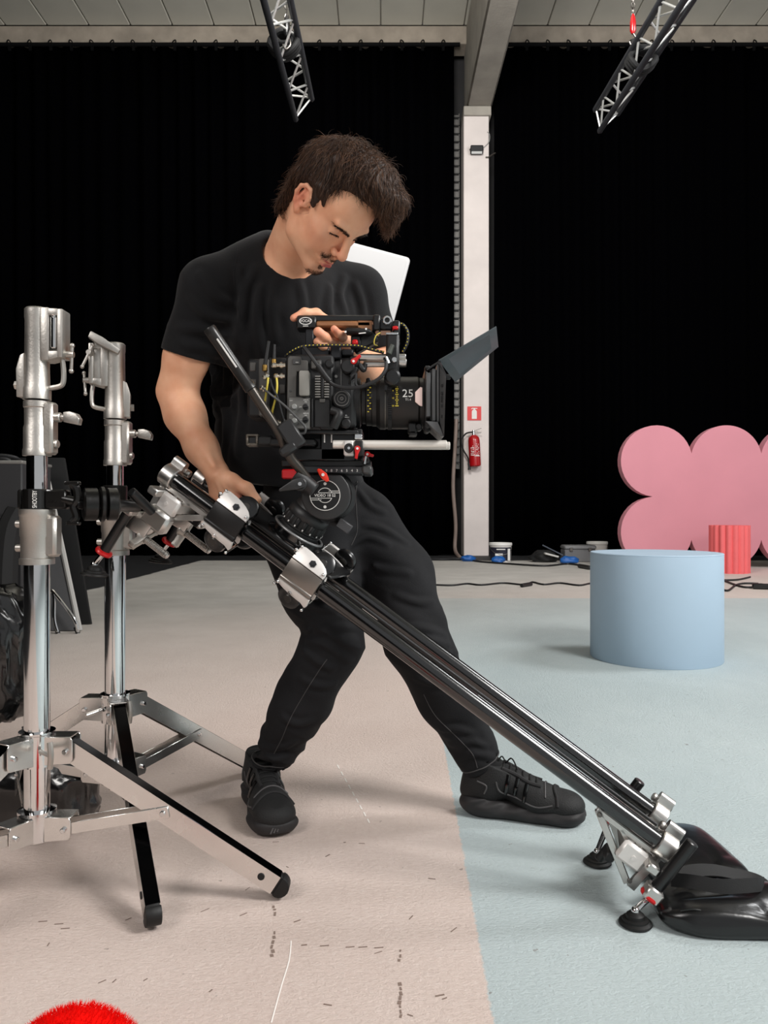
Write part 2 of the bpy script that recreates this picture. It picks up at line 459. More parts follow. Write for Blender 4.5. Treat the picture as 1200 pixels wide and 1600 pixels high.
# ------------------------------------------------------------------ curtains
def curtain(x0, x1, label, seed):
    r = random.Random(seed); root = thing('stage_curtain', label, 'curtain', ((x0 + x1) / 2, 14.07, 0.02))
    n = int((x1 - x0) / 0.035); vs = []; fs = []; zs = [0.02, 2.5, 5.0, 7.5, 9.33]
    ph = r.random() * 6
    for j, z in enumerate(zs):
        for i in range(n + 1):
            x = x0 + (x1 - x0) * i / n
            a = 0.05 + 0.02 * math.sin(x * 1.7 + ph)
            y = 14.07 + a * math.sin(x * 19 + 1.2 * math.sin(x * 2.3 + ph) + 0.25 * j) + 0.02 * math.sin(x * 7 + j)
            vs.append((x, y, z))
    for j in range(len(zs) - 1):
        for i in range(n):
            a = j * (n + 1) + i; fs.append((a, a + 1, a + n + 2, a + n + 1))
    m = MB(); m.add(vs, fs); o = m.build('drape', VELVET, root, ang=180, recalc=False)
    mod = o.modifiers.new('thickness', 'SOLIDIFY'); mod.thickness = 0.006
    m = MB(); m.cyl((x0 - 0.1, 13.95, 9.29), (x1 + 0.1, 13.95, 9.29), 0.035, n=12); m.build('curtain_track', pm('matt_black_track', (10, 10, 11), 0.8, spec=0.1), root)
    k = x0 + 0.2
    while k < x1:
        if abs(k) < 7.5:
            m = MB(); m.tube([(k - 0.02, 13.95, 9.24), (k - 0.03, 13.91, 9.31), (k + r.uniform(-.02, .02), 13.91, 9.35), (k + 0.03, 13.91, 9.31), (k + 0.02, 13.95, 9.24)], 0.010, n=6, sub=3)
            m.box((k, 13.95, 9.23), (0.05, 0.02, 0.10)); m.build('tie', pm('black_tie_tape', (7, 7, 8), 0.9, spec=0.1), root)
        k += 0.375
    return root
curtain(-14.5, 1.28, 'black velvet stage curtain on the left of the white column', 3)
curtain(2.02, 14.5, 'black velvet stage curtain on the right of the white column', 4)

# cable tray and hose in the gap beside the column
TRAYM = pm('dull_galvanised_tray', (120, 118, 116), 0.5, 0.5, bump=0.05, bscale=30, var=0.2, vscale=2)
tr = thing('cable_tray', 'galvanised vertical cable tray with black straps in the gap left of the column', 'cable tray', (1.34, 14.3, 0.95))
mb = MB(); mb.box((1.34, 14.33, 4.9), (0.11, 0.03, 6.6), ch=0.005); mb.box((1.285, 14.30, 4.9), (0.012, 0.07, 6.6)); mb.box((1.395, 14.30, 4.9), (0.012, 0.07, 6.6)); mb.build('channel', TRAYM, tr)
for k in range(44):
    mb = MB(); mb.box((1.34, 14.28, 1.72 + 0.149 * k), (0.13, 0.03, 0.025)); mb.build('strap', BLACKP, tr)
HOSE = pm('grey_brown_hose', (128, 112, 104), 0.55, var=0.1)
mb = MB(); mb.tube([P(713, 655, 14.0), P(711, 700, 13.98), P(708, 760, 13.97), P(712, 820, 13.97), P(711, 858, 13.9), P(719, 872, 13.5)], 0.035, n=10)
tag(mb.build('hose', HOSE, None), 'thin grey-brown hose hanging down beside the white column', 'hose')

# ------------------------------------------------------------------ lighting trusses
TRUSSB = pm('black_coated_truss_tube', (54, 55, 59), 0.4, 0.2, var=0.1, vscale=8)
TRUSSW = pm('bare_metal_brace', (206, 206, 204), 0.38, 0.6)
def truss(label, pts, dvec, length, seed):
    A = [Vector(p) for p in pts]; d = Vector(dvec).normalized(); c = sum(A, Vector()) / 3
    root = thing('lighting_truss', label, 'truss', c)
    for a in A:
        m = MB(); m.cyl(a, a + d * length, 0.032, n=12, ch=0.004); o = m.build('chord', TRUSSB, root)
        m = MB(); m.cyl(a - d * 0.03, a + d * 0.012, 0.018, n=12, ch=0.006); m.build('end_coupler', CAST, o)
    pitch = 0.27
    for i in range(3):
        a, b = A[i], A[(i + 1) % 3]; k = 0; s = 0.03
        while s + pitch < length:
            p, q = (a, b) if k % 2 == 0 else (b, a)
            m = MB(); m.cyl(p + d * s, q + d * (s + pitch), 0.0115, n=8); m.build('brace', TRUSSW, root); s += pitch; k += 1
        m = MB(); m.cyl(a + d * 0.03, b + d * 0.03, 0.0115, n=8); m.build('brace', TRUSSW, root)
    return root
tl = [P(462, 187, 8.5), P(487, 155, 8.5), P(452, 151, 8.5)]
truss('black lighting truss with silver braces hanging above the man', tl, (-0.043, -1.99, 0.0), 3.6, 1)
trr = [P(937, 205, 9.0), P(930, 172, 9.0), P(965, 178, 9.0)]
truss('black lighting truss with silver braces hanging at the right, above the pink board', trr, (0.09, -2.31, 0.0), 4.2, 2)

def chain_hoist(label, bottom, top_z, seed, hook_red):
    root = thing('hoist_chain', label, 'chain', bottom)
    z = bottom.z + 0.2; m = MB(); k = 0
    while z < top_z:
        c = Vector((bottom.x, bottom.y, z)); a = (0, 1, 0) if k % 2 == 0 else (1, 0, 0)
        M = axis_frame(c, a)
        e1 = Vector((1, 0, 0)) if k % 2 == 0 else Vector((0, 1, 0))
        pts = [c + e1 * (0.018 * math.cos(t)) + Vector((0, 0, 0.034 * math.sin(t))) for t in [2 * math.pi * i / 10 for i in range(10)]]
        m.tube(pts, 0.006, n=5, sub=1, closed=True); z += 0.054; k += 1
    m.build('chain_links', STEEL, root)
    m = MB(); m.lathe(bottom + Vector((0, 0, 0.02)), (0, 0, 1), [(0.014, 0), (0.03, 0.03), (0.03, 0.12), (0.022, 0.17), (0.010, 0.2)], 16)
    m.build('hook_block', REDP if hook_red else BLACKM, root)
    m = MB(); m.tube([bottom + Vector((0, 0, 0.03)), bottom + Vector((0.03, 0, -0.02)), bottom + Vector((0.03, 0, -0.07)), bottom + Vector((-0.01, 0, -0.1)), bottom + Vector((-0.035, 0, -0.06))], 0.011, n=8); m.build('hook', STEEL, root)
    return root
chain_hoist('thin steel hoist chain holding up the truss above the man', P(448, 60, 7.3), 9.66, 1, False)
chain_hoist('steel hoist chain with a red hook block on the right truss', P(989, 56, 7.8), 9.66, 2, True)
def sling(label, c, r, hook):
    m = MB(); c = Vector(c)
    for dy in (0, 0.05, 0.1):
        m.tube([c + Vector((r * math.cos(t), dy + 0.02 * math.sin(3 * t), r * 0.75 * math.sin(t))) for t in [2 * math.pi * i / 14 for i in range(14)]], 0.03, n=8, sub=3, closed=True)
    m.tube([c + Vector((-r * 0.7, 0.04, 0.08)), (c + Vector(hook)) / 2 + Vector((-0.05, 0, 0)), Vector(hook)], 0.02, n=8)
    m.tube([c + Vector((r * 0.7, 0.04, 0.08)), (c + Vector(hook)) / 2 + Vector((0.05, 0, 0)), Vector(hook)], 0.02, n=8)
    return tag(m.build('round_sling', pm('black_sling_webbing', (14, 14, 15), 0.8), None), label, 'sling')
sl = (tl[0] + tl[1] + tl[2]) / 3 + Vector((-0.02, -1.15, 0.0)); sling('black round sling wrapped around the truss above the man', sl, 0.13, P(448, 66, 7.3))
sr = (trr[0] + trr[1] + trr[2]) / 3 + Vector((0.05, -1.2, 0.0)); sling('black round sling wrapped around the right truss under the red hook', sr, 0.13, P(989, 62, 7.8))
# ================================================================== ON THE COLUMN AND AT THE BACK
CF = 13.9      # column front
# floodlight
fl = P(745, 234, CF - 0.08)
t = thing('floodlight', 'small black LED floodlight high up on the white column', 'floodlight', fl)
M = frame(fl, (1, 0, 0), (0, -0.45, 0.9))
mb = MB(M); mb.box((0, 0, 0), (0.23, 0.15, 0.05), ch=0.012)
for k in range(7): mb.box((-0.09 + 0.03 * k, 0, -0.035), (0.008, 0.12, 0.03))
mb.build('housing', BLACKP, t)
mb = MB(M); mb.box((0, -0.045, 0.027), (0.19, 0.04, 0.006)); mb.build('glass', pm('floodlight_glass', (200, 200, 198), 0.2), t)
mb = MB(); mb.tube([fl + Vector((-0.11, 0.02, 0)), fl + Vector((-0.11, 0.07, 0.05)), fl + Vector((0.11, 0.07, 0.05)), fl + Vector((0.11, 0.02, 0))], 0.008, n=6, sub=2); mb.build('bracket', BLACKM, t)
mb = MB(); mb.tube([fl + Vector((0.1, 0.06, 0.04)), fl + Vector((0.22, 0.06, 0.16)), fl + Vector((0.24, 0.07, 0.30)), fl + Vector((0.20, 0.075, 0.36))], 0.007, n=6); mb.build('cable', pm('grey_cable', (150, 150, 148), 0.6), t)
bo = P(761, 247, CF + 0.02); mb = MB(); mb.cyl(bo, bo + Vector((0.14, -0.12, 0.04)), 0.012, n=8); mb.box(bo, (0.06, 0.06, 0.03)); tag(mb.build('wall_hook', STEEL, None), 'small dark metal hook on the edge of the white column below the floodlight', 'hook')

# fire extinguisher sign
sc = P(741, 646, CF)
t = thing('fire_sign', 'square red fire extinguisher sign on the white column', 'sign', sc)
M = frame(sc, (1, 0, 0), (0, 0, 1))
mb = MB(M); mb.prism(rrect(0.25, 0.25, 0.006), 0.0, 0.012); mb.build('plate', pm('red_sign_plate', (214, 30, 28), 0.4), t)
mb = MB(M)
mb.prism([(-0.045, -0.10), (0.045, -0.10), (0.045, 0.035), (0.03, 0.06), (0.015, 0.066), (0.015, 0.082), (0.055, 0.082), (0.055, 0.094), (0.0, 0.098), (-0.04, 0.098), (-0.06, 0.082), (-0.052, 0.075), (-0.03, 0.085), (-0.015, 0.082), (-0.015, 0.066), (-0.03, 0.06), (-0.045, 0.035)], 0.012, 0.014); mb.build('pictogram', WHITEP, t)

# fire extinguisher
eb = P(742.5, 729, CF - 0.12); ax = (P(740, 678, CF - 0.12) - eb).normalized()
t = thing('fire_extinguisher', 'red fire extinguisher with a black hose hung on the white column', 'fire extinguisher', eb)
mb = MB(); mb.lathe(eb, ax, [(0.085, 0), (0.102, 0.015), (0.105, 0.04), (0.105, 0.47), (0.095, 0.52), (0.06, 0.555), (0.03, 0.57)], 28); mb.build('cylinder', REDP, t)
tp = eb + ax * 0.57
mb = MB(); mb.lathe(tp, ax, [(0.03, 0), (0.03, 0.05), (0.022, 0.06), (0.022, 0.085)], 16); mb.build('valve', CHROME, t)
mb = MB(); mb.box(tp + Vector((0.05, 0, 0.085)), (0.19, 0.02, 0.014), R=Matrix.Rotation(-0.35, 3, 'Y')); mb.box(tp + Vector((0.06, 0, 0.05)), (0.16, 0.02, 0.014), R=Matrix.Rotation(0.15, 3, 'Y')); mb.build('lever', STEEL, t)
mb = MB(); mb.tube([tp + Vector((-0.02, 0, 0.05)), tp + Vector((-0.14, -0.01, 0.02)), tp + Vector((-0.22, -0.01, -0.10)), tp + Vector((-0.19, -0.01, -0.26)), tp + Vector((-0.10, -0.01, -0.42)), tp + Vector((-0.09, -0.01, -0.5))], 0.014, n=8); mb.build('hose', RUBBER, t)
q = tp + Vector((-0.09, -0.01, -0.5)); mb = MB(); mb.lathe(q, (0.1, 0, -1), [(0.018, 0), (0.022, 0.03), (0.02, 0.08), (0.03, 0.13)], 12); mb.build('nozzle', BLACKP, t)
mb = MB(); mb.box(eb + ax * 0.3 + Vector((0, 0.1, 0)), (0.12, 0.04, 0.06)); mb.build('bracket', STEEL, t)
mb = MB()
rr_ = random.Random(5)
for (c0, rows) in ((-0.045, 6), (0.045, 7)):
    for k in range(rows):
        z = 0.20 + 0.032 * k; w = rr_.uniform(0.05, 0.075) * (1 if c0 < 0 else 0.9)
        for q in range(4):
            xx = c0 + (q - 1.5) * w / 4
            if rr_.random() < 0.25: continue
            mb.box(eb + ax * (z + rr_.uniform(-.004, .004)) + Vector((xx, -math.sqrt(max(0.0, 0.1062 ** 2 - xx * xx)), 0)), (w / 5, 0.003, 0.012 if k % 2 else 0.018), R=Matrix.Rotation(math.asin(max(-1, min(1, xx / 0.1062))), 3, 'Z'))
mb.box(eb + ax * 0.185 + Vector((0.03, -0.102, 0)), (0.10, 0.004, 0.012), R=Matrix.Rotation(0.28, 3, 'Z')); mb.build('print', WHITEP, t)

# buckets
def bucket(label, px, py, d, r, h, lidc, band, group=None):
    base = P(px, py, d); base.z = 0
    t = thing('paint_bucket', label, 'bucket', base, group)
    m = MB(); m.lathe(base, (0, 0, 1), [(r * 0.88, 0), (r * 0.9, 0.01), (r * 0.97, h - 0.03), (r * 0.97, h)], 32); m.build('pail', pm('white_bucket_plastic', (214, 210, 206), 0.45), t)
    m = MB(); m.lathe(base + Vector((0, 0, h - 0.035)), (0, 0, 1), [(r * 1.0, 0), (r * 1.03, 0.005), (r * 1.03, 0.035), (r * 1.0, 0.045), (r * 0.9, 0.045), (r * 0.88, 0.038), (0.0, 0.038)], 32); m.build('lid', pm('white_lid_plastic', (224, 222, 218), 0.4), t)
    if band:
        m = MB(); n = 24; vs = []; fs = []
        for i in range(n + 1):
            a = math.radians(-175 + 150 * i / n)
            for z, rq in ((0.03, 0.912), (h * 0.80, 0.968)):
                vs.append(base + Vector((r * (rq + 0.008) * math.cos(a), r * (rq + 0.008) * math.sin(a), z)))
        for i in range(n): fs.append((2 * i, 2 * i + 2, 2 * i + 3, 2 * i + 1))
        m.add(vs, fs); m.build('wrapper', pm('dark_printed_wrapper', (30, 30, 46), 0.5, var=0.3, vscale=12), t, recalc=False)
        m = MB(); m.box(base + Vector((-0.05, -r * 0.955, h * 0.42)), (0.12, 0.006, 0.035)); m.box(base + Vector((0.11, -r * 0.83, h * 0.42)), (0.05, 0.006, h * 0.62), R=Matrix.Rotation(0.6, 3, 'Z')); m.box(base + Vector((-0.02, -r * 0.965, h * 0.70)), (0.14, 0.006, 0.015)); m.build('print', WHITEP, t)
    m = MB(); m.tube([base + Vector((r * 0.99 * math.cos(a), -0.02 - r * 0.9 * abs(math.sin(a)), h * (0.86 - 0.45 * abs(math.sin(a))))) for a in [math.pi * i / 8 for i in range(9)]], 0.004, n=6, sub=2); m.build('handle', STEEL, t)
bucket('white plastic paint bucket with a dark wrapper at the foot of the column', 782, 878, 12.3, 0.18, 0.30, None, True)
bucket('plain white lidded bucket behind the grey case and the blue plinth', 933, 876, 12.75, 0.17, 0.30, None, False)

# grey case
cb = P(907, 879, 12.25); cb.z = 0
t = thing('equipment_case', 'grey metal equipment case on the floor behind the blue plinth', 'case', cb)
GCASE = pm('grey_case_metal', (120, 120, 122), 0.5, 0.4, bump=0.05, bscale=40, var=0.06)
mb = MB(); mb.box(cb + Vector((0, 0.15, 0.10)), (0.50, 0.30, 0.20), ch=0.012); mb.build('body', GCASE, t)
mb = MB(); mb.box(cb + Vector((0, 0.15, 0.235)), (0.51, 0.31, 0.07), ch=0.02); mb.build('lid', pm('grey_case_lid', (140, 140, 142), 0.45, 0.4), t)
for dx in (-0.15, 0.15):
    mb = MB(); mb.box(cb + Vector((dx, -0.01, 0.2)), (0.05, 0.02, 0.06), ch=0.004); mb.build('latch', STEEL, t)

BLUEBAG = pm('blue_plastic', (28, 92, 168), 0.45, var=0.15, vscale=12)
def lump(name, label, cat, mat, c, size, seed, amp=0.35, f=7.0, group=None, n=22, m=14):
    r = random.Random(seed); mb = MB(); mb.ball((0, 0, 0), 1.0, n=n, m=m); off = Vector((seed * 3.1, seed * 1.7, 0)); vs = []
    for v in mb.v:
        v = Vector(v); k = 1 + amp * noise.noise(v * 1.6 + off) + amp * 0.6 * abs(noise.noise(v * 3.7 + off * 2)); z = v.z
        q = Vector((v.x * size[0] * k, v.y * size[1] * k, (z * k) * size[2]))
        q.z = max(q.z, -size[2] * 0.75); vs.append(Vector(c) + q + Vector((0, 0, size[2] * 0.75)))
    mb.v = [tuple(v) for v in vs]
    return tag(mb.build(name, mat, None, ang=55), label, cat, group)
lump('plastic_bag', 'crumpled blue plastic bag on the floor at the column base', 'bag', BLUEBAG, G(732, 877), (0.11, 0.08, 0.055), 1)
lump('plastic_bag', 'crumpled blue plastic bag lying in front of the white bucket', 'bag', BLUEBAG, G(779, 880), (0.10, 0.07, 0.06), 2)
lump('plastic_bag', 'crumpled blue plastic bag lying beside the grey case', 'bag', BLUEBAG, G(889, 880), (0.14, 0.08, 0.06), 3)
lump('tool_bag', 'slumped black tool bag between the white bucket and the grey case', 'bag', pm('black_nylon', (12, 12, 13), 0.7), G(850, 878), (0.20, 0.16, 0.10), 9)
q = G(858, 879); mb = MB(); mb.box(q + Vector((0.03, 0, 0.12)), (0.22, 0.16, 0.03), R=Matrix.Rotation(0.25, 3, 'Y'), ch=0.006); tag(mb.build('paper_pad', pm('white_paper', (200, 198, 194), 0.7), None), 'white pad lying on the black tool bag by the curtain', 'paper')
mb = MB(); mb.cyl(P(848, 852, 12.6), P(880, 868, 12.3), 0.012, n=8); tag(mb.build('stick', pm('grey_painted_wood', (90, 96, 108), 0.6), None), 'thin grey stick leaning on the black tool bag', 'stick')

# cables on the floor
CABLE = pm('black_cable_rubber', (22, 22, 24), 0.55)
def cable(label, pix, r=0.008, h=0.0):
    m = MB(); m.tube([G(x, y, r + h) for x, y in pix], r, n=8, sub=6); return tag(m.build('floor_cable', CABLE, None), label, 'cable')
cable('black cable lying along the foot of the curtain to the right of the column', [(640, 873), (690, 874), (722, 873.5), (750, 877.5), (790, 880.5), (850, 884), (885, 881), (905, 883), (921, 886)], 0.014)
mb = MB(); mb.cyl(G(905, 884, 0.03), G(922, 887, 0.03), 0.03, n=12, ch=0.006); tag(mb.build('cable_plug', BLACKP, None), 'black plug at the cable end near the grey case', 'plug')
cable('long black cable snaking across the floor between the man and the blue plinth', [(560, 914), (620, 913), (668, 913.5), (706, 914.5), (730, 912), (752, 914), (785, 911), (812, 913.2), (824, 913.6), (832, 909.5), (850, 913.2), (875, 911), (905, 914.5), (925, 911.5), (960, 914)], 0.010)
mb = MB(); mb.cyl(G(815, 915, 0.02), G(830, 912.5, 0.02), 0.022, n=10, ch=0.004); tag(mb.build('cable_connector', BLACKP, None), 'black connector joining the long cable on the pale floor', 'connector')
cable('black cable on the floor below the coral fluted block, upper strand', [(1100, 906), (1130, 906.5), (1150, 906), (1162, 904), (1172, 901.5)], 0.011)
cable('black cable on the floor crossing right of the blue plinth, middle strand', [(1100, 904), (1125, 905.5), (1150, 914), (1165, 917.5), (1185, 917)], 0.011)
cable('black cable on the floor right of the blue plinth, lower looping strand', [(1100, 920), (1126, 921), (1138, 922.5), (1150, 914), (1164, 911.5), (1185, 912)], 0.011)
t0 = G(1186, 921)
t = thing('power_strip', 'black power strip on the floor at the right edge of the picture', 'power strip', t0)
Mx = frame(t0, (1, -0.35, 0), (0.35, 1, 0)); mb = MB(Mx); mb.box((0.15, 0.03, 0.03), (0.42, 0.08, 0.055), ch=0.01); mb.build('body', BLACKP, t)
mb = MB(Mx)
for k in range(4): mb.lathe((0.02 + 0.09 * k, 0.03, 0.056), (0, 0, 1), [(0.024, 0), (0.024, 0.004), (0.018, 0.004), (0.018, 0.001), (0, 0.001)], 14)
mb.build('sockets', pm('grey_socket', (60, 60, 62), 0.5), t)

# ------------------------------------------------------------------ set pieces
PINK = pm('pink_foam', (208, 138, 150), 0.8, bump=0.05, bscale=60, var=0.04, vscale=1.5)
def scallop():
    D = 11.0; R = 0.512; sp = 1.0; x0 = P(1026, 0, D).x; z0 = 0.512; z1 = z0 + 1.018
    ncol = 4; cs = [(x0 + sp * i, z0) for i in range(ncol)] + [(x0 + sp * i, z1) for i in range(ncol)]
    cx = x0 + sp * (ncol - 1) / 2; cz = (z0 + z1) / 2; pts = []
    for k in range(420):                                     # outline of the union of discs seen from inside, by walking each lobe
        pass
    def lobe(c, a0, a1, n=26):
        return [(c[0] + R * math.cos(math.radians(a0 + (a1 - a0) * i / n)), c[1] + R * math.sin(math.radians(a0 + (a1 - a0) * i / n))) for i in range(n + 1)]
    hx = math.degrees(math.acos(sp / 2 / R)); hz = math.degrees(math.acos(1.018 / 2 / R))
    out = []
    for i in range(ncol):                                    # bottom row, left to right
        a0 = (180 + hx) if i > 0 else (90 + hz); a1 = (360 - hx) if i < ncol - 1 else (270 + 180 - hz)
        if i == ncol - 1: a1 = 360 + 90 - hz
        out += lobe(cs[i], a0, a1)
    for i in range(ncol - 1, -1, -1):                        # top row, right to left
        a0 = (0 + hx) if i < ncol - 1 else (-90 + hz); a1 = (180 - hx) if i > 0 else (270 - hz)
        out += lobe(cs[ncol + i], a0, a1)
    M = frame((0, D, 0), (1, 0, 0), (0, 0, 1))               # z of the frame points to the camera
    m = MB(M); m.prism(out, -0.16, 0.0); m.build_name = 'x'
    return m
tag(scallop().build('scalloped_board', PINK, None, bevel=0, ang=20), 'big pink foam board with scalloped round lobes standing in the background', 'set board')
# coral fluted block
cbx = P(1153.5, 897, 9.9); cbx.z = 0; cbx.y += 0.25
poly = []
nf = 17
for i in range(nf * 8):
    a = 2 * math.pi * i / (nf * 8); k = abs(math.sin(a * nf / 2)); rr0 = 0.226 + 0.028 * k; poly.append((cbx.x + rr0 * math.cos(a), cbx.y + rr0 * math.sin(a)))
mb = MB(); mb.prism(poly, 0.0, 0.625)
tag(mb.build('fluted_block', pm('coral_foam', (236, 108, 110), 0.7, bump=0.04, bscale=60, var=0.03), None, ang=28), 'coral red fluted round block standing before the pink board', 'set block')
# blue plinth
pc = G(1024, 1027); R = 100 * pc.y / FPX * 0.985; ph = EYE - (863 - 800) * pc.y / FPX
t = thing('display_plinth', 'light blue painted round plinth standing on the blue floor', 'plinth', pc)
BLUEP = pm('light_blue_paint', (174, 195, 213), 0.62, bump=0.03, bscale=40, var=0.025, vscale=3)
mb = MB(); mb.lathe(pc, (0, 0, 1), [(R - 0.003, 0), (R, 0.004), (R, ph - 0.02), (R, ph - 0.006), (R - 0.006, ph - 0.006)], 96, caps=True); mb.build('side', BLUEP, t)
mb = MB(); mb.lathe(pc + Vector((0, 0, ph - 0.006)), (0, 0, 1), [(R - 0.001, 0), (R + 0.001, 0.002), (R - 0.002, 0.006), (0.0, 0.006)], 96); mb.build('top', BLUEP, t)

# white light panel far behind the man
pn = P(560, 460, 8.0); Mr = Matrix.Rotation(math.radians(15), 3, 'Y')
t = thing('studio_softlight', 'flat white panel tilted on a black stand behind the shoulder of the man', 'studio light', (pn.x, pn.y, 0))
ex = Mr @ Vector((1, 0, 0)); ez = Mr @ Vector((0, 0, 1)); M = frame(pn, ex, ez)
mb = MB(M); mb.prism(rrect(0.86, 1.02, 0.045, 6), -0.05, 0.0); mb.build('housing', pm('white_diffuser', (176, 175, 176), 0.5), t, bevel=0.012)
mb = MB(M); mb.prism(rrect(0.80, 0.96, 0.03, 6), 0.0, 0.004); mb.build('front_sheet', pm('white_front_sheet', (180, 179, 180), 0.6), t)
mb = MB(); mb.cyl((P(575, 0, 8.0).x, 8.12, 0.15), (P(575, 0, 8.0).x, 8.12, pn.z), 0.016, n=10); mb.box((P(575, 0, 8.0).x, 8.09, pn.z), (0.08, 0.1, 0.08)); mb.build('pole', VELVET, t)
for k in range(3):
    a = math.radians(90 + 120 * k); q = Vector((P(575, 0, 8.0).x, 8.12, 0))
    mb = MB(); mb.cyl(q + Vector((0, 0, 0.45)), q + Vector((0.32 * math.cos(a), 0.32 * math.sin(a), 0.012)), 0.010, n=8); mb.build('leg', VELVET, t)
# ================================================================== LEFT BACKGROUND: LEANING BOARDS, BAGS
def slab(quad, th, mat, name, parent=None, bevel=0.004):
    q = [Vector(p) for p in quad]; n = (q[1] - q[0]).cross(q[3] - q[0]).normalized()
    m = MB(); m.add(q + [p - n * th for p in q], [(0, 1, 2, 3), (7, 6, 5, 4), (0, 4, 5, 1), (1, 5, 6, 2), (2, 6, 7, 3), (3, 7, 4, 0)])
    return m.build(name, mat, parent, bevel=bevel)
GTOP = pm('grey_laminate', (92, 92, 94), 0.55, bump=0.03, bscale=60, var=0.05)
GEDGE = pm('pale_edge_band', (176, 174, 170), 0.5)
t = thing('folding_table', 'grey folding table stood on edge with its chrome legs, behind the nearer stand', 'table', G(90, 985))
bl, br = P(-40, 985, 5.15), P(122, 985, 5.15); br.z = bl.z = 0.005; bl.y = 5.15
tl_, tr_ = P(-75, 722, 5.35), P(66, 722, 5.35)
slab([bl, br, tr_, tl_], 0.03, GTOP, 'table_top', t, 0.003)
mb = MB(); mb.tube([br + Vector((0.012, 0.0, 0.0)), tr_ + Vector((0.012, 0.0, 0))], 0.018, n=8); mb.build('edge_band', GEDGE, t)
for x0, x1 in ((80, 91), (84, 122)):
    mb = MB(); mb.tube([P(x0 - 40, 925, 5.1), P(x0 - 8, 922, 5.08), P(x0 + 4, 930, 5.07), P(x1 - 6, 968, 5.05), G(x1, 990)], 0.011, n=8, sub=6); o = mb.build('leg', CHROME, t)
    mb = MB(); g0 = G(x1, 990); mb.cyl(g0, g0 + Vector((-0.02, 0.01, 0.04)), 0.014, n=10); mb.build('foot_cap', RUBBER, o)
b2l, b2r = P(20, 985, 5.45), P(142, 985, 5.45); b2l.z = b2r.z = 0.005
slab([b2l, b2r, P(100, 715, 5.62), P(-30, 715, 5.62)], 0.03, pm('matt_black_board', (8, 8, 9), 0.7), 'black_board').name = 'black_board'
tag(bpy.data.objects['black_board'], 'matt black board leaning behind the grey folding table', 'board')
# grey case on top left with cables on it
cz = P(-8, 722, 4.55)
t = thing('flight_case', 'dark grey equipment box with a light rim at the left edge of the picture', 'case', (cz.x, cz.y, 0))
mb = MB(); mb.box((cz.x - 0.12, cz.y + 0.2, cz.z / 2), (0.56, 0.4, cz.z), ch=0.008); mb.build('body', pm('dark_grey_case', (42, 42, 44), 0.6, var=0.05), t)
mb = MB(); mb.box((cz.x - 0.12, cz.y + 0.2, cz.z), (0.57, 0.41, 0.02), ch=0.005); mb.build('rim', pm('worn_grey_rim', (126, 124, 120), 0.5, 0.3), t)
mb = MB(); mb.tube([P(-20, 716, 4.7), P(-2, 712, 4.7), P(14, 713, 4.72), P(26, 716, 4.75), P(33, 722, 4.8)], 0.012, n=8); mb.tube([P(-20, 720, 4.68), P(4, 717, 4.68), P(16, 720, 4.7)], 0.012, n=8)
tag(mb.build('coiled_cable', CABLE, None), 'black cable lying on the dark grey box at the left edge', 'cable')
mb = MB(); mb.tube([P(28, 800, 4.5), P(14, 830, 4.45), P(8, 880, 4.4), P(6, 950, 4.35), P(4, 985, 4.3)], 0.07, n=8, sub=6); tag(mb.build('hanging_strap', pm('black_webbing', (10, 10, 11), 0.8), None), 'wide black strap hanging down over the dark grey box', 'strap')

VINYL = pm('glossy_black_vinyl', (10, 10, 11), 0.22, spec=0.7, bump=0.35, bscale=14, coat=0.3)
def vinyl_bag(name, label, c, size, seed, rot=0.0, n=56, m=36, floor_z=None):
    mb = MB(); mb.ball((0, 0, 0), 1.0, n=n, m=m); off = Vector((seed * 2.3, seed * 5.1, seed)); vs = []; Rz = Matrix.Rotation(rot, 3, 'Z')
    for v in mb.v:
        v = Vector(v); e = 0.62                                    # superellipsoid: boxy sack
        s = Vector([math.copysign(abs(x) ** e, x) for x in v])
        cr = noise.noise(v * 2.2 + off); cr2 = 1 - abs(noise.noise(v * 3.4 + off * 1.3)) * 2; k = 1 + 0.10 * cr + 0.07 * cr2
        q = Vector((s.x * size[0] * k, s.y * size[1] * k, s.z * size[2] * (k + 0.10 * noise.noise(v * 5 + off)))); q = Rz @ q + Vector(c)
        if floor_z is not None: q.z = max(q.z, floor_z)
        vs.append(tuple(q))
    mb.v = vs
    return tag(mb.build(name, VINYL, None, ang=70), label, 'sandbag')
vinyl_bag('sandbag', 'shiny black vinyl sandbag slumped at the left edge behind the nearer stand', (-1.09, 2.06, 0.42), (0.145, 0.09, 0.18), 1)
vinyl_bag('sandbag', 'shiny black vinyl sandbag lying under the legs behind the nearer stand', (-0.88, 1.98, 0.085), (0.135, 0.085, 0.095), 2, floor_z=0.003)

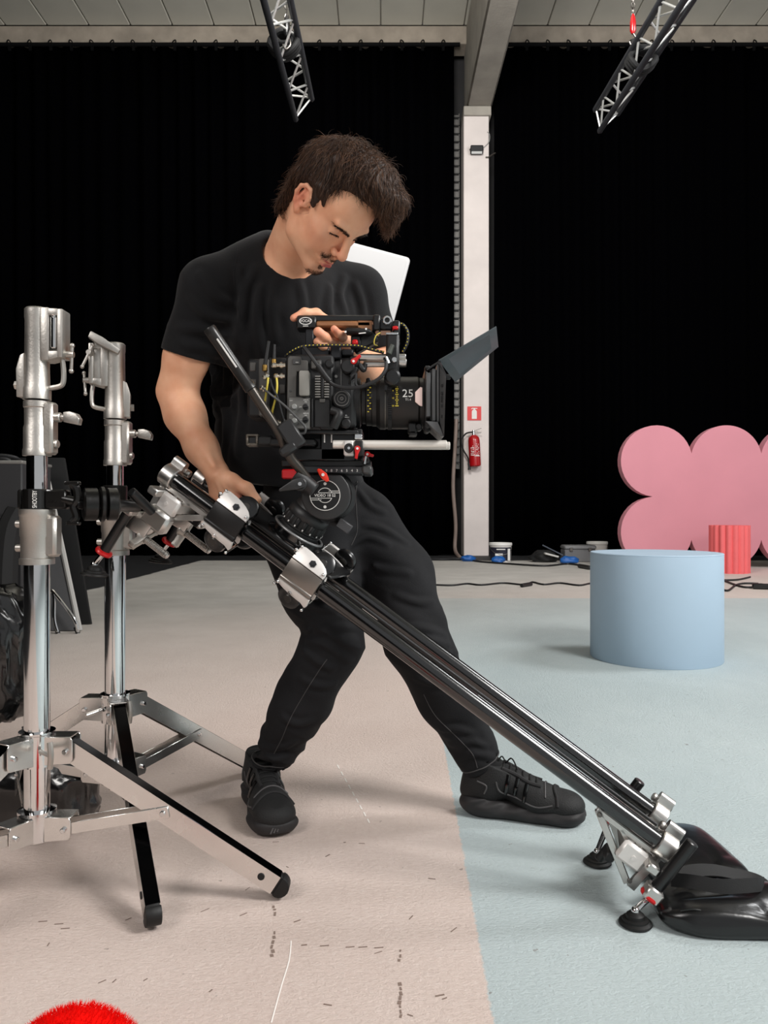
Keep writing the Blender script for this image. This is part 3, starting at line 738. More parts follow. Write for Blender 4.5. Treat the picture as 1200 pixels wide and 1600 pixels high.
# ================================================================== THE TWO STEEL STANDS
def stand(label, base, rot, top_ang, hand_ang, group, seed):
    B = Vector(base); t = thing('light_stand', label, 'light stand', B, group)
    M = Matrix.Translation(B) @ Matrix.Rotation(rot, 4, 'Z')
    MT = Matrix.Translation(B) @ Matrix.Rotation(top_ang, 4, 'Z')
    MH = Matrix.Translation(B) @ Matrix.Rotation(hand_ang, 4, 'Z')
    # tubes
    m = MB(M); m.lathe((0, 0, 0.125), (0, 0, 1), [(0.0255, 0), (0.0255, 0.60)], 32); m.build('lower_tube', CHROME, t)
    m = MB(M); m.lathe((0, 0, 0.70), (0, 0, 1), [(0.0205, 0), (0.0205, 0.25)], 32); m.build('upper_tube', CHROME, t)
    # locking collar of the lower tube
    m = MB(MH); m.lathe((0, 0, 0.692), (0, 0, 1), [(0.028, 0), (0.0345, 0), (0.0345, 0.012), (0.032, 0.014), (0.032, 0.055), (0.0335, 0.06), (0.0335, 0.098), (0.035, 0.10), (0.035, 0.113), (0.022, 0.115)], 36)
    m.box((0.034, 0, 0.75), (0.03, 0.03, 0.085), ch=0.006); c3 = m.build('lower_collar', CAST, t)
    for z in (0.725, 0.775):
        m = MB(MH); m.cyl((-0.03, 0.0, z), (-0.047, 0.0, z), 0.008, n=12, ch=0.002); m.build('bolt', CAST, c3)
    # locking collar of the upper tube
    m = MB(MH); m.lathe((0, 0, 0.916), (0, 0, 1), [(0.022, 0), (0.028, 0), (0.028, 0.012), (0.0265, 0.016), (0.0265, 0.058), (0.0245, 0.064), (0.0245, 0.098), (0.0265, 0.10), (0.0265, 0.112), (0.02, 0.113)], 36)
    m.box((0.030, 0.0, 0.972), (0.022, 0.028, 0.108), ch=0.005); c2 = m.build('upper_collar', CAST, t)
    m = MB(MH); m.cyl((0.038, 0, 0.995), (0.054, 0, 0.995), 0.010, n=14, ch=0.002); m.build('bolt', CAST, c2)
    m = MB(MH); m.cyl((0.038, 0, 0.940), (0.047, 0, 0.940), 0.009, n=14, ch=0.002); m.build('bolt', CAST, c2)
    m = MB(MH); m.cyl((0.054, 0, 0.995), (0.066, 0, 0.995), 0.006, n=12)
    m.prism([(0.062, -0.010), (0.070, -0.012), (0.094, -0.017), (0.097, -0.005), (0.090, 0.006), (0.076, 0.011), (0.062, 0.010)], -0.008, 0.008, Matrix.Translation((0, 0, 0.995)) @ Matrix.Rotation(math.pi / 2, 4, 'X')); m.build('wing_screw', CAST, c2, bevel=0.0015)
    # top receiver with side housing
    m = MB(MT); m.lathe((0, 0, 1.032), (0, 0, 1), [(0.021, 0), (0.0275, 0), (0.0275, 0.022), (0.0255, 0.028), (0.0245, 0.06), (0.0235, 0.165), (0.0245, 0.17), (0.0245, 0.186), (0.0215, 0.189), (0.0205, 0.186), (0.0205, 0.12), (0, 0.12)], 36); rc = m.build('receiver', CAST, t)
    # housing in the xz plane, +x side, with slot
    out = [(0.018, 0.082), (0.047, 0.080), (0.056, 0.086), (0.060, 0.095), (0.062, 0.178), (0.058, 0.184), (0.018, 0.187)]
    MX = MT @ Matrix.Translation((0, 0, 1.032)) @ Matrix.Rotation(math.pi / 2, 4, 'X')
    m = MB(MX)
    for (a, b_) in (((0.015, 0.078), (0.033, 0.187)), ((0.049, 0.084), (0.061, 0.184))):
        m.prism([(a[0], a[1]), (b_[0], a[1]), (b_[0], b_[1]), (a[0], b_[1])], -0.021, 0.021)
    m.prism([(0.030, 0.078), (0.052, 0.084), (0.052, 0.098), (0.030, 0.098)], -0.021, 0.021); m.prism([(0.030, 0.170), (0.052, 0.170), (0.052, 0.1845), (0.030, 0.1855)], -0.021, 0.021)
    m.prism([(0.030, 0.09), (0.052, 0.09), (0.052, 0.18), (0.030, 0.18)], -0.017, 0.003)
    m.build('housing', CAST, rc, bevel=0.003)
    m = MB(MT); m.cyl((0.041, -0.014, 1.135), (0.041, -0.014, 1.20), 0.007, n=14, ch=0.002); m.lathe((0.041, -0.014, 1.195), (0, 0, 1), [(0.007, 0), (0.0055, 0.003), (0.0055, 0.006), (0.007, 0.009), (0.004, 0.012)], 14); m.build('pin', CHROME, rc)
    # hook under the housing
    m = MB(MX); pts = [(0.052, 0.085), (0.055, 0.060), (0.054, 0.036), (0.046, 0.028), (0.024, 0.024)]
    m.tube([(x, y, 0) for x, y in pts], 0.0055, n=8, sub=5); m.build('hook', CAST, rc)
    # back lug and hex bolt
    m = MB(MX); m.prism([(-0.020, 0.004), (-0.036, 0.004), (-0.037, 0.062), (-0.029, 0.090), (-0.020, 0.095)], -0.016, 0.016); m.build('lug', CAST, rc, bevel=0.002)
    m = MB(MT); m.cyl((-0.036, 0, 1.062), (-0.045, 0, 1.062), 0.009, n=6); m.build('bolt', CAST, rc)
    # tommy bars
    def tommy(p, d, bar, par, L=0.052):
        p = Vector(p); d = Vector(d)
        m = MB(MT); m.cyl(p, p + d * 0.016, 0.007, n=12, ch=0.001); e = p + d * 0.012; bv = Vector(bar).normalized()
        m.cyl(e - bv * (L * 0.35), e + bv * (L * 0.65), 0.0036, n=10); m.ball(e + bv * (L * 0.65), 0.0052, 10, 8); m.ball(e - bv * (L * 0.35), 0.0052, 10, 8); m.build('tommy_bar', CAST, par)
    tommy((0.060, 0, 1.126), (1, 0, 0), (-0.08, 0.1, -1), rc)
    if seed == 2:
        tommy((0.052, 0.018, 1.19), (0.5, 1, 0), (0.45, 0, -1), rc, 0.06)
        m = MB(MT @ Matrix.Translation((0.014, 0.034, 1.208)) @ Matrix.Rotation(math.radians(-30), 4, 'Y')); m.prism([(-0.03, -0.006), (0.02, -0.010), (0.048, -0.008), (0.05, 0.008), (0.02, 0.010), (-0.03, 0.006)], -0.010, 0.010, Matrix.Rotation(math.pi / 2, 4, 'X')); m.build('clamp_lever', CAST, rc, bevel=0.002)
    # upper spider
    m = MB(M); m.lathe((0, 0, 0.278), (0, 0, 1), [(0.026, 0), (0.034, 0), (0.034, 0.064), (0.036, 0.066), (0.036, 0.070), (0.026, 0.072)], 32); sp = m.build('upper_hub', CHROME, t)
    m2 = MB(M); m2.lathe((0, 0, 0.118), (0, 0, 1), [(0.0, 0), (0.022, 0), (0.034, 0.008), (0.034, 0.06), (0.038, 0.062), (0.038, 0.068), (0.026, 0.070)], 32); sl_ = m2.build('lower_hub', CHROME, t)
    for k in range(3):
        a = 2 * math.pi * k / 3; Mk = M @ Matrix.Rotation(a, 4, 'Z')
        for hub, z0, z1, r1 in ((sp, 0.282, 0.340, 0.078), (sl_, 0.126, 0.176, 0.074)):
            m = MB(Mk)
            for sy in (-1, 1):
                m.prism([(0.018, z0), (r1, z0 + 0.004), (r1 + 0.004, z0 + 0.012), (r1 + 0.004, z1 - 0.006), (r1, z1), (0.018, z1)], sy * 0.0215 - 0.0015, sy * 0.0215 + 0.0015, Matrix.Rotation(math.pi / 2, 4, 'X'))
            m.box((0.045, 0, z1 - 0.001), (0.066, 0.044, 0.003)); m.build('bracket', SATIN, hub, bevel=0.0008, seg=1)
            m = MB(Mk); zc = (z0 + z1) / 2
            for sy in (-1, 1): m.cyl((r1 - 0.010, sy * 0.022, zc), (r1 - 0.010, sy * 0.030, zc), 0.0055, n=10, ch=0.0015)
            m.build('bolt', CHROME, hub)
        # leg: upside-down channel, dark glossy top, bright sides, rubber end
        p0 = Vector((0.060, 0, 0.317)); p1 = Vector((0.512, 0, 0.022)); d = (p1 - p0).normalized(); up = Vector((0, 1, 0)).cross(d) * -1
        if up.z < 0: up = -up
        ML = Mk @ frame(p0, d, (0, 1, 0)); L = (p1 - p0).length
        sz = 1 if (ML.to_3x3() @ Vector((0, 0, 1))).z > 0 else -1
        m = MB(ML)
        for sy in (-1, 1): m.box((L / 2 - 0.01, sy * 0.0135, 0), (L - 0.02, 0.0022, 0.040))
        leg = m.build('leg', SATIN, t)
        m = MB(ML); m.box((L / 2 - 0.01, 0, sz * 0.0195), (L - 0.02, 0.0285, 0.0026), ch=0.0008); m.build('leg_top', LEGTOP, leg)
        m = MB(ML @ Matrix.Rotation(math.pi / 2, 4, 'X')); m.prism([(L - 0.05, -0.0195), (L - 0.012, -0.0195)] + [(L - 0.012 + 0.0205 * math.cos(q), 0.0205 * math.sin(q)) for q in [math.radians(-80 + 20 * i) for i in range(9)]] + [(L - 0.05, 0.0205)], -0.0128, 0.0128)
        m.prism([(L - 0.016, -0.0205)] + [(L - 0.012 + 0.0215 * math.cos(q), 0.0215 * math.sin(q)) for q in [math.radians(-80 + 20 * i) for i in range(9)]] + [(L - 0.016, 0.0215)], -0.0152, 0.0152); m.build('rubber_foot', RUBBER, leg, bevel=0.002)
        m = MB(ML)
        for sy in (-1, 1): m.cyl((L - 0.055, sy * 0.013, 0.0), (L - 0.055, sy * 0.0165, 0.0), 0.0075, n=16, ch=0.001)
        m.build('rubber_plug', RUBBER, leg)
        # brace bars from the lower hub to the leg
        q0 = Vector((0.062, 0, 0.150)); q1 = p0 + d * 0.245
        MBr = Mk @ frame(q0, q1 - q0, (0, 1, 0)); LB = (q1 - q0).length
        for sy in (-1, 1):
            m = MB(MBr); m.box((LB / 2, sy * 0.0175, 0), (LB + 0.024, 0.0022, 0.024), ch=0.0008); m.build('brace', SATIN, leg)
        m = MB(MBr)
        for sy in (-1, 1): m.cyl((LB, sy * 0.018, 0), (LB, sy * 0.023, 0), 0.006, n=12, ch=0.0015)
        m.build('rivet', CHROME, leg)
    # levelling T-handles on the hubs
    m = MB(MH); m.cyl((0.03, -0.035, 0.316), (0.062, -0.055, 0.316), 0.005, n=10); m.tube([(0.062, -0.055, 0.29), (0.066, -0.058, 0.316), (0.062, -0.055, 0.342)], 0.006, n=8, sub=4); m.build('hub_knob', CAST, sp)
    m = MB(MH); m.cyl((-0.02, -0.03, 0.312), (-0.045, -0.062, 0.306), 0.0055, n=10, ch=0.001); m.build('hub_pin', CHROME, sp)
    return t
LEGTOP = pm('glossy_dark_leg_top', (20, 20, 22), 0.12, 0.9)
NX = P(58, 0, 1.59).x
stand('nearer chrome light stand at the left edge, its box-shaped top housing on the right side', (NX, 1.59, 0), 0.0, 0.0, math.radians(-8), 'heavy chrome light stands', 1)
FX = P(180, 0, 1.92).x
stand('farther chrome light stand beside the man, its top fitted with a tilted lever', (FX, 1.92, 0), math.radians(-63), math.radians(195), math.radians(-6), 'heavy chrome light stands', 2)

# ------------------------------------------------------------------ black grip head on the nearer stand
SB = pm('worn_black_enamel', (20, 19, 18), 0.3, 0.3, var=0.3, vscale=30, bump=0.08, bscale=60)
gz = 0.826; gb = Vector((NX, 1.59, gz - 0.02))
t = thing('grip_head', 'worn black steel grip head clamped on the nearer stand', 'clamp', gb)
mb = MB(); mb.ring((NX, 1.59, gz - 0.020), (0, 0, 1), 0.0285, 0.0212, 0.041, 32, 0.002)
mb.box((NX + 0.045, 1.585, gz), (0.045, 0.028, 0.040), ch=0.004); mb.box((NX - 0.030, 1.59, gz), (0.010, 0.03, 0.040), ch=0.003)
for dx in (0.03, 0.038, 0.046): mb.cyl((NX + dx, 1.572, gz - 0.004), (NX + dx, 1.570, gz - 0.004), 0.0024, n=8)
mb.build('clamp_body', SB, t)
lb = Vector((NX + 0.006, 1.59 - 0.0285, gz))
mb = MB(); n = 8; vs = []; fs = []
for i in range(n + 1):
    a = math.radians(-100 + 50 * i / n)
    for z in (-0.021, 0.021): vs.append((NX + 0.0292 * math.cos(a), 1.59 + 0.0292 * math.sin(a), gz + z))
for i in range(n): fs.append((2 * i, 2 * i + 2, 2 * i + 3, 2 * i + 1))
mb.add(vs, fs); lab = mb.build('sticker', pm('black_label', (10, 10, 10), 0.4), t, recalc=False)
aa = math.radians(-74); c = Vector((NX + 0.0296 * math.cos(aa), 1.59 + 0.0296 * math.sin(aa), gz))
M = frame(c, (0, 0, 1), (-math.cos(aa + math.pi / 2), -math.sin(aa + math.pi / 2), 0))
mb = text_mb('SHOOTBY', 0.0125, M, ext=0.0002, sx=0.62); mb.build('lettering', WHITEP, lab, smooth=False)
hx = P(118, 787, 1.575)
mb = MB(); mb.tube([(hx.x - 0.008, hx.y, hx.z + 0.040), (hx.x + 0.002, hx.y, hx.z + 0.030), (hx.x + 0.004, hx.y, hx.z + 0.008), (hx.x - 0.004, hx.y, hx.z - 0.006), (hx.x + 0.002, hx.y, hx.z - 0.026), (hx.x - 0.006, hx.y, hx.z - 0.038)], 0.0085, n=8, sub=5)
mb.box((hx.x - 0.006, hx.y, hx.z + 0.042), (0.030, 0.018, 0.008), ch=0.002); mb.box((hx.x - 0.004, hx.y, hx.z - 0.040), (0.026, 0.018, 0.008), ch=0.002)
mb.cyl((NX + 0.06, hx.y + 0.005, gz), (hx.x, hx.y, hx.z + 0.004), 0.010, n=14); mb.build('t_handle', SB, t)
dc = P(150, 788, 1.60)
mb = MB(); mb.cyl((hx.x, hx.y, hx.z), (dc.x - 0.012, dc.y, dc.z), 0.011, n=14); mb.build('spindle', BLACKM, t)
dv = Vector((1, 0.55, 0)).normalized()
for k, (o_, w, r) in enumerate(((-0.026, 0.030, 0.034), (0.006, 0.012, 0.037), (0.020, 0.024, 0.034))):
    mb = MB(); mb.lathe(dc + dv * o_, dv, [(r - 0.006, 0), (r, 0.003), (r, w - 0.003), (r - 0.004, w)], 32)
    for j in range(4):
        a = math.pi / 2 * j + 0.4; e = axis_frame(dc + dv * (o_ + w), dv); q = e @ Vector((0.02 * math.cos(a), 0.02 * math.sin(a), 0)); mb.cyl(q, q + dv * 0.002, 0.004, n=8)
    mb.build('disc', SB, t)
# arm from the head to the slider bracket
a0 = dc + dv * 0.035; a1 = P(214, 792, 1.78)
mb = MB(); mb.cyl(a0 - dv * 0.01, a1, 0.013, n=16, ch=0.002); mb.cyl(P(205, 768, 1.70), P(238, 800, 1.76), 0.011, n=14, ch=0.002); mb.build('arm', BLACKM, t)
mb = MB(); mb.cyl(dc + dv * 0.03 + Vector((0, 0.02, 0.02)), Vector((FX, 1.90, 0.845)), 0.012, n=14); mb.ring((FX, 1.92, 0.824), (0, 0, 1), 0.030, 0.0212, 0.042, 28, 0.002); mb.build('second_clamp', SB, t)
# ================================================================== SLIDER
SP1, SP2 = P(1050, 1330, 1.535), P(258, 738, 1.81)
SL = (SP1 - SP2).length
SV = Vector((-(SP1 - SP2).y, (SP1 - SP2).x, 0)).normalized()
SM = frame(SP2, SP1 - SP2, SV)          # x: down along the rails, y: across to the far rail, z: up off the rails
SW = (SM.to_3x3() @ Vector((0, 0, 1))).normalized()
GA = 0.16; TR = 0.019
def S(s, t, h): return SM @ Vector((s, t, h))
t = thing('camera_slider', 'long black twin-tube camera slider sloping from the stands down to the floor', 'camera slider', S(SL, GA / 2, -0.12))
SLID = t
for ty in (0, GA):
    mb = MB(SM); mb.cyl((0.006, ty, 0), (SL - 0.004, ty, 0), TR, n=36, ch=0.002); r_ = mb.build('rail', GLOSSB, t)
    mb = MB(SM); mb.cyl((SL - 0.008, ty, 0), (SL + 0.002, ty, 0), TR - 0.004, n=24, ch=0.002); mb.build('end_plug', BLACKP, r_)
mb = MB(SM); mb.cyl((0.02, 0.052, -0.004), (SL - 0.02, 0.052, -0.004), 0.004, n=10); mb.cyl((0.02, GA - 0.052, -0.004), (SL - 0.02, GA - 0.052, -0.004), 0.004, n=10); mb.build('belt', BLACKP, t)

def arc_pts(cx, cy, r, a0, a1, n):
    return [(cx + r * math.cos(math.radians(a0 + (a1 - a0) * i / n)), cy + r * math.sin(math.radians(a0 + (a1 - a0) * i / n))) for i in range(n + 1)]

def end_bracket(s0, sg, lower):
    """aluminium end bracket at s0; sg=+1 points inward along +s"""
    for ty in (0, GA):
        br = MB(SM)
        br.ring((s0 - (0.0 if sg > 0 else 0.034), ty, 0), (1, 0, 0), 0.0275, TR + 0.0004, 0.034, 32, 0.002)
        # lobed lug on top of the ring with a cross cylinder
        sx = s0 + sg * 0.017
        br.prism([(-0.012, 0.022), (0.012, 0.022), (0.010, 0.036)] + arc_pts(0, 0.038, 0.010, 0, 180, 6) + [(-0.010, 0.036)], -0.017, 0.017, Matrix.Translation((sx, ty + 0.010, 0)) @ Matrix(((0, 0, 1, 0), (1, 0, 0, 0), (0, 1, 0, 0), (0, 0, 0, 1))))
        br.cyl((sx - 0.022, ty + 0.032, 0.022), (sx + 0.026, ty + 0.032, 0.022), 0.0095, n=16, ch=0.002)
        br.build('end_clamp', ALU, SLID, bevel=0.0)
    # truss plates under each tube
    for ty in (0.0, GA):
        m = MB(SM); y0, y1 = ty - 0.006, ty + 0.006
        def bar(a, b, w, q0=y0, q1=y1):
            a = Vector((a[0], a[1])); b = Vector((b[0], b[1])); d = (b - a).normalized(); n_ = Vector((-d.y, d.x)) * w / 2
            po = [a + n_, a - n_, b - n_, b + n_]
            m.prism([(p.x, -p.y) for p in po], -q1, -q0, Matrix(((1, 0, 0, 0), (0, 0, -1, 0), (0, -1, 0, 0), (0, 0, 0, 1))))
        e = lambda k: s0 + sg * k
        bar((e(0.012), -0.024), (e(0.16), -0.024), 0.012); bar((e(0.158), -0.022), (e(0.030), -0.108), 0.014); bar((e(0.016), -0.020), (e(0.020), -0.112), 0.018)
        bar((e(0.10), -0.026), (e(0.022), -0.066), 0.009); bar((e(0.055), -0.026), (e(0.075), -0.078), 0.009)
        pl = m.build('truss_plate', ALU, SLID, bevel=0.0012, seg=1)
        m = MB(SM)
        for (k, h) in ((0.03, -0.10), (0.15, -0.028), (0.02, -0.03), (0.08, -0.07)):
            m.cyl((e(k), ty - 0.006, h), (e(k), ty - 0.0095, h), 0.005, n=10, ch=0.001)
        m.build('screw', STEEL, pl)
    # cross members and gusset
    m = MB(SM); m.box((s0 + sg * 0.022, GA / 2, -0.040), (0.026, GA + 0.10, 0.018), ch=0.003); m.box((s0 + sg * 0.050, GA / 2 - 0.02, -0.056), (0.050, GA - 0.05, 0.030), ch=0.004); m.build('cross_member', ALU, SLID)
    m = MB(SM); m.box((s0 + sg * 0.058, -0.016, -0.052), (0.056, 0.016, 0.044), ch=0.006); m.cyl((s0 + sg * 0.055, -0.024, -0.052), (s0 + sg * 0.055, -0.026, -0.052), 0.005, n=10); m.build('gusset', WHITE_PLATE, SLID)
    # two legs with red rings and rubber suction pads
    for ty, hk in ((-0.045, 0.0), (GA + 0.045, -0.022 if lower else 0.0)):
        sx = s0 - sg * 0.004 if ty < 0 else s0 + sg * (0.075 if lower else 0.01)
        htop = (0.052 if lower else -0.085) + hk; hbot = -0.088 if lower else (-0.232 if ty < 0 else -0.205)
        m = MB(SM); m.cyl((sx, ty, hbot), (sx, ty, htop), 0.0125, n=20, ch=0.002); lg = m.build('leg_rod', BLACKM, SLID)
        m = MB(SM); m.box((sx, ty, (-0.105 if not lower else -0.078)), (0.034, 0.036, 0.028), ch=0.004); m.build('leg_clamp', ALU, lg)
        m = MB(SM); m.lathe((sx, ty, hbot - 0.004), (0, 0, 1), [(0.012, 0), (0.0195, 0.002), (0.021, 0.006), (0.0195, 0.010), (0.012, 0.012)], 24); m.build('red_ring', REDA, lg)
        e0 = S(sx, ty, hbot - 0.004)
        dn = Vector((0, 0, -1)) if lower else (-SW * 0.75 + Vector((0, 0, -0.35))).normalized()
        zt = 0.034 if lower else None
        pc_ = Vector((e0.x - 0.030, e0.y - 0.014, 0.001)) if lower else e0 + dn * 0.055
        top = pc_ + Vector((0, 0, 0.026))
        m = MB(); m.cyl(e0, top, 0.0062, n=12); m.ball(top, 0.0085, 12, 8); m.build('ball_screw', CHROME, lg)
        ax_ = Vector((0, 0, 1)) if lower else Vector((0.12, 0, 1)).normalized()
        m = MB(); m.lathe(pc_, ax_, [(0.028, 0), (0.032, 0.002), (0.031, 0.005), (0.025, 0.008), (0.0245, 0.011), (0.018, 0.013), (0.017, 0.019), (0.011, 0.024), (0.005, 0.025)], 32); m.build('suction_pad', RUBBER, lg)
end_bracket(0.0, 1, False)
end_bracket(SL, -1, True)
mb = MB(SM); mb.box((SL - 0.085, 0.02, -0.088), (0.022, 0.05, 0.022), ch=0.005); mb.cyl((SL - 0.085, 0.05, -0.088), (SL - 0.085, 0.05, -0.125), 0.009, n=12, ch=0.002); mb.build('lock_knob', BLACKP, t)
M = frame(S(SL - 0.008, -0.018, -0.050), SM.to_3x3() @ Vector((0, 0, 1)), SM.to_3x3() @ Vector((0, 1, 0)))
mb = MB(); mb.box(P(1056, 1358, 1.60), (0.030, 0.004, 0.022), R=Matrix.Rotation(-0.15, 3, 'Y'), ch=0.001); lab = mb.build('yellow_label', pm('yellow_label', (226, 214, 60), 0.5), t)
mb = text_mb('10', 0.016, frame(P(1056, 1358, 1.5972), (1, 0, 0.15), (-0.15, 0, 1)), ext=0.0003); mb.build('label_print', pm('black_print', (12, 12, 12), 0.6), lab, smooth=False)
mb = MB(); mb.prism([(-0.016, -0.03), (0.016, -0.026), (0.022, 0.03), (-0.004, 0.034)], 0.0, 0.008, frame(P(1046, 1382, 1.62), (1, 0, 0), (0, 0, 1))); mb.build('end_plate', WHITE_PLATE, t, bevel=0.001)

# threaded bolts with wing nuts and a clamp block under the upper end
def threaded(s0, s1, ty, h, r, par):
    pr = []; n_ = int((s1 - s0) / 0.0042)
    for i in range(n_): pr += [(r, i * 0.0042), (r, (i + 0.35) * 0.0042), (r * 0.78, (i + 0.55) * 0.0042), (r * 0.78, (i + 0.8) * 0.0042)]
    pr += [(r * 0.9, (s1 - s0)), (r * 0.6, s1 - s0 + 0.002)]
    m = MB(SM); m.lathe((s0, ty, h), (1, 0, 0), pr, 16); return m.build('threaded_bolt', ALU, par, ang=20)
for (s0, s1, ty, h, k) in ((0.035, 0.125, -0.02, -0.152, 0), (0.052, 0.152, 0.12, -0.128, 1)):
    bt = threaded(s0, s1, ty, h, 0.0088, t)
    m = MB(SM); m.lathe((s0 + 0.004, ty, h), (1, 0, 0), [(0.016, 0), (0.016, 0.006), (0.013, 0.014), (0.013, 0.020)], 20)
    MW = Matrix.Translation((s0 + 0.014, ty, h)) @ Matrix(((0, 0, 1, 0), (1, 0, 0, 0), (0, 1, 0, 0), (0, 0, 0, 1))) @ Matrix.Rotation(0.5 + k * 0.9, 4, 'Z')
    m.prism([(0.0, -0.009), (0.03, -0.006), (0.040, -0.010), (0.044, 0.0), (0.040, 0.010), (0.03, 0.008), (0.0, 0.010), (-0.03, 0.006), (-0.040, 0.010), (-0.044, 0.0), (-0.040, -0.010), (-0.03, -0.008)], -0.006, 0.010, MW); m.build('wing_nut', CAST, bt, bevel=0.0015)
    m = MB(SM)
    m.prism([(-0.03, -0.02), (0.028, -0.014), (0.03, 0.022), (0.01, 0.04), (-0.02, 0.03)], -0.014, 0.014, Matrix.Translation((s0 - 0.006, ty, h + 0.018)) @ Matrix.Rotation(math.pi / 2, 4, 'X')); m.build('clamp_jaw', ALU, bt, bevel=0.003)
    m = MB(SM); m.box((s0 + 0.02, ty + 0.0, h + 0.056), (0.070, 0.034, 0.050), ch=0.008); m.build('clamp_block', ALU, bt)
mb = MB(SM); mb.box((0.072, 0.100, -0.078), (0.052, 0.004, 0.030), ch=0.001); pl = mb.build('name_plate', pm('dark_plate', (22, 22, 24), 0.4), t)
MTX = SM @ Matrix.Translation((0.072, 0.0975, -0.076)) @ Matrix.Rotation(math.pi / 2, 4, 'X')
mb = text_mb('matthews', 0.010, MTX, ext=0.0002, sx=0.95); mb.box(MTX @ Vector((0, -0.009, 0)), (0.02, 0.001, 0.004), R=SM.to_3x3()); mb.build('plate_print', pm('grey_print', (150, 150, 150), 0.5), pl, smooth=False)

# ================================================================== CARRIAGE
sA, sB = 0.203, 0.425; sM = (sA + sB) / 2
ct = thing('slider_carriage', 'wheeled carriage with white side plates riding on the slider tubes', 'slider carriage', S(sM, GA / 2, -0.02))
BRUSH = pm('brushed_dark_plate', (140, 134, 128), 0.36, 0.9, bump=0.02, bscale=200, stretch=(1, 8, 8))
DARKPL = pm('black_wheel_plate', (34, 33, 33), 0.42, 0.4)
def truck(sc_, ty, side, mat):
    """side=-1 near rail (faces the camera), +1 far rail"""
    o = side
    MX = SM @ Matrix.Translation((sc_, ty, 0)) @ Matrix(((1, 0, 0, 0), (0, 0, -1, 0), (0, 1, 0, 0), (0, 0, 0, 1)))   # x: s, y: h, z: -t
    z0, z1 = (0.026, 0.034) if side < 0 else (-0.034, -0.026)
    m = MB(MX); m.prism([(-0.043, -0.020), (-0.040, -0.024), (0.040, -0.024), (0.043, -0.020), (0.043, 0.026), (-0.043, 0.026)], z0, z1)
    m.cyl((-0.043, -0.0215, (z0 + z1) / 2), (0.043, -0.0215, (z0 + z1) / 2), 0.0065, n=14)
    hp = m.build('truck_plate', mat, ct, bevel=0.001)
    # white D-shaped side plates above and below, leaning inwards over the tube
    up = [(-0.043, 0.0), (0.043, 0.0), (0.043, 0.010)] + [(0.043 - 0.075 * (1 - math.cos(math.radians(a))), 0.010 + 0.026 * math.sin(math.radians(a))) for a in range(15, 91, 15)] + [(-0.040, 0.034), (-0.043, 0.026)]
    dn = [(-0.043, 0.0), (-0.043, -0.008)] + [(-0.043 + 0.07 * (1 - math.cos(math.radians(a))), -0.006 - 0.015 * math.sin(math.radians(a))) for a in range(15, 91, 15)] + [(0.040, -0.027), (0.043, -0.022), (0.043, 0.0)]
    tilt = math.radians(28)
    for poly, yy, sgn in ((up, 0.027, 1), (dn[::-1], -0.0275, -1)):
        MP = MX @ Matrix.Translation((0, yy, (z0 + z1) / 2)) @ Matrix.Rotation(-sgn * tilt * (-side), 4, 'X')
        m = MB(MP); m.prism(poly, -0.004, 0.004); sp_ = m.build('side_plate', WHITE_PLATE, hp, bevel=0.001)
        zz = -side
        m = MB(MP); m.cyl((0.004 * sgn, sgn * 0.014, zz * 0.004), (0.004 * sgn, sgn * 0.014, zz * 0.0065), 0.0085 if sgn > 0 else 0.005, n=6 if sgn > 0 else 12); m.cyl((0.004 * sgn, sgn * 0.014, zz * 0.0065), (0.004 * sgn, sgn * 0.014, zz * 0.0085), 0.004, n=10); m.build('hex_bolt', pm('dark_hex_steel', (60, 60, 62), 0.35, 0.8) if sgn > 0 else CHROME, hp)
        # wheel behind the plate
        wc = Vector((0.018 if sgn > 0 else -0.006, sgn * (0.030 if sgn > 0 else 0.040), -zz * 0.012))
        m = MB(MP); m.lathe(wc - Vector((0, 0, 0.010)), (0, 0, 1), [(0.010, 0), (0.022, 0.0), (0.028, 0.003), (0.030, 0.010), (0.028, 0.017), (0.022, 0.020), (0.010, 0.020)], 32); wh = m.build('wheel', pm('glossy_black_wheel', (22, 22, 23), 0.26, spec=0.6), hp)
        m = MB(MP); m.lathe(wc - Vector((0, 0, 0.0115)), (0, 0, 1), [(0.003, 0), (0.009, 0.0), (0.011, 0.002), (0.011, 0.021), (0.009, 0.023), (0.003, 0.023)], 20); m.build('wheel_hub', pm('dark_wheel_hub', (70, 68, 66), 0.35, 0.8), hp)
        # second cheek of the wheel and corner posts
        m = MB(MP); m.prism(poly, -zz * 0.032 - 0.002, -zz * 0.032 + 0.002); m.build('inner_cheek', WHITE_PLATE, hp, bevel=0.0008, seg=1)
        m = MB(MP)
        for cx_, cy_ in ((0.038, sgn * (0.008 if sgn > 0 else 0.034)), (-0.040, sgn * (0.031 if sgn > 0 else 0.007)), (-0.046, sgn * 0.018)):
            m.cyl((cx_, cy_, zz * 0.006), (cx_, cy_, -zz * 0.036), 0.003, n=8); m.ball((cx_, cy_, zz * 0.006), 0.0042, 8, 6)
        m.tube([(-0.040, sgn * 0.008, zz * 0.004), (-0.048, sgn * 0.014, zz * 0.0), (-0.050, sgn * 0.024, -zz * 0.004)], 0.002, n=6, sub=3)
        m.build('corner_post', CHROME, hp)
truck(sA, 0, -1, DARKPL); truck(sB, 0, -1, BRUSH); truck(sA, GA, 1, DARKPL); truck(sB, GA, 1, BRUSH)
mb = MB(SM); mb.box((sM, GA / 2, 0.030), (sB - sA + 0.10, GA - 0.01, 0.010), ch=0.003); mb.box((sM, GA / 2, 0.018), (sB - sA - 0.06, GA - 0.07, 0.018), ch=0.004); mb.build('deck', BLACKM, ct)
bc = Vector((sM + 0.016, GA / 2, 0))
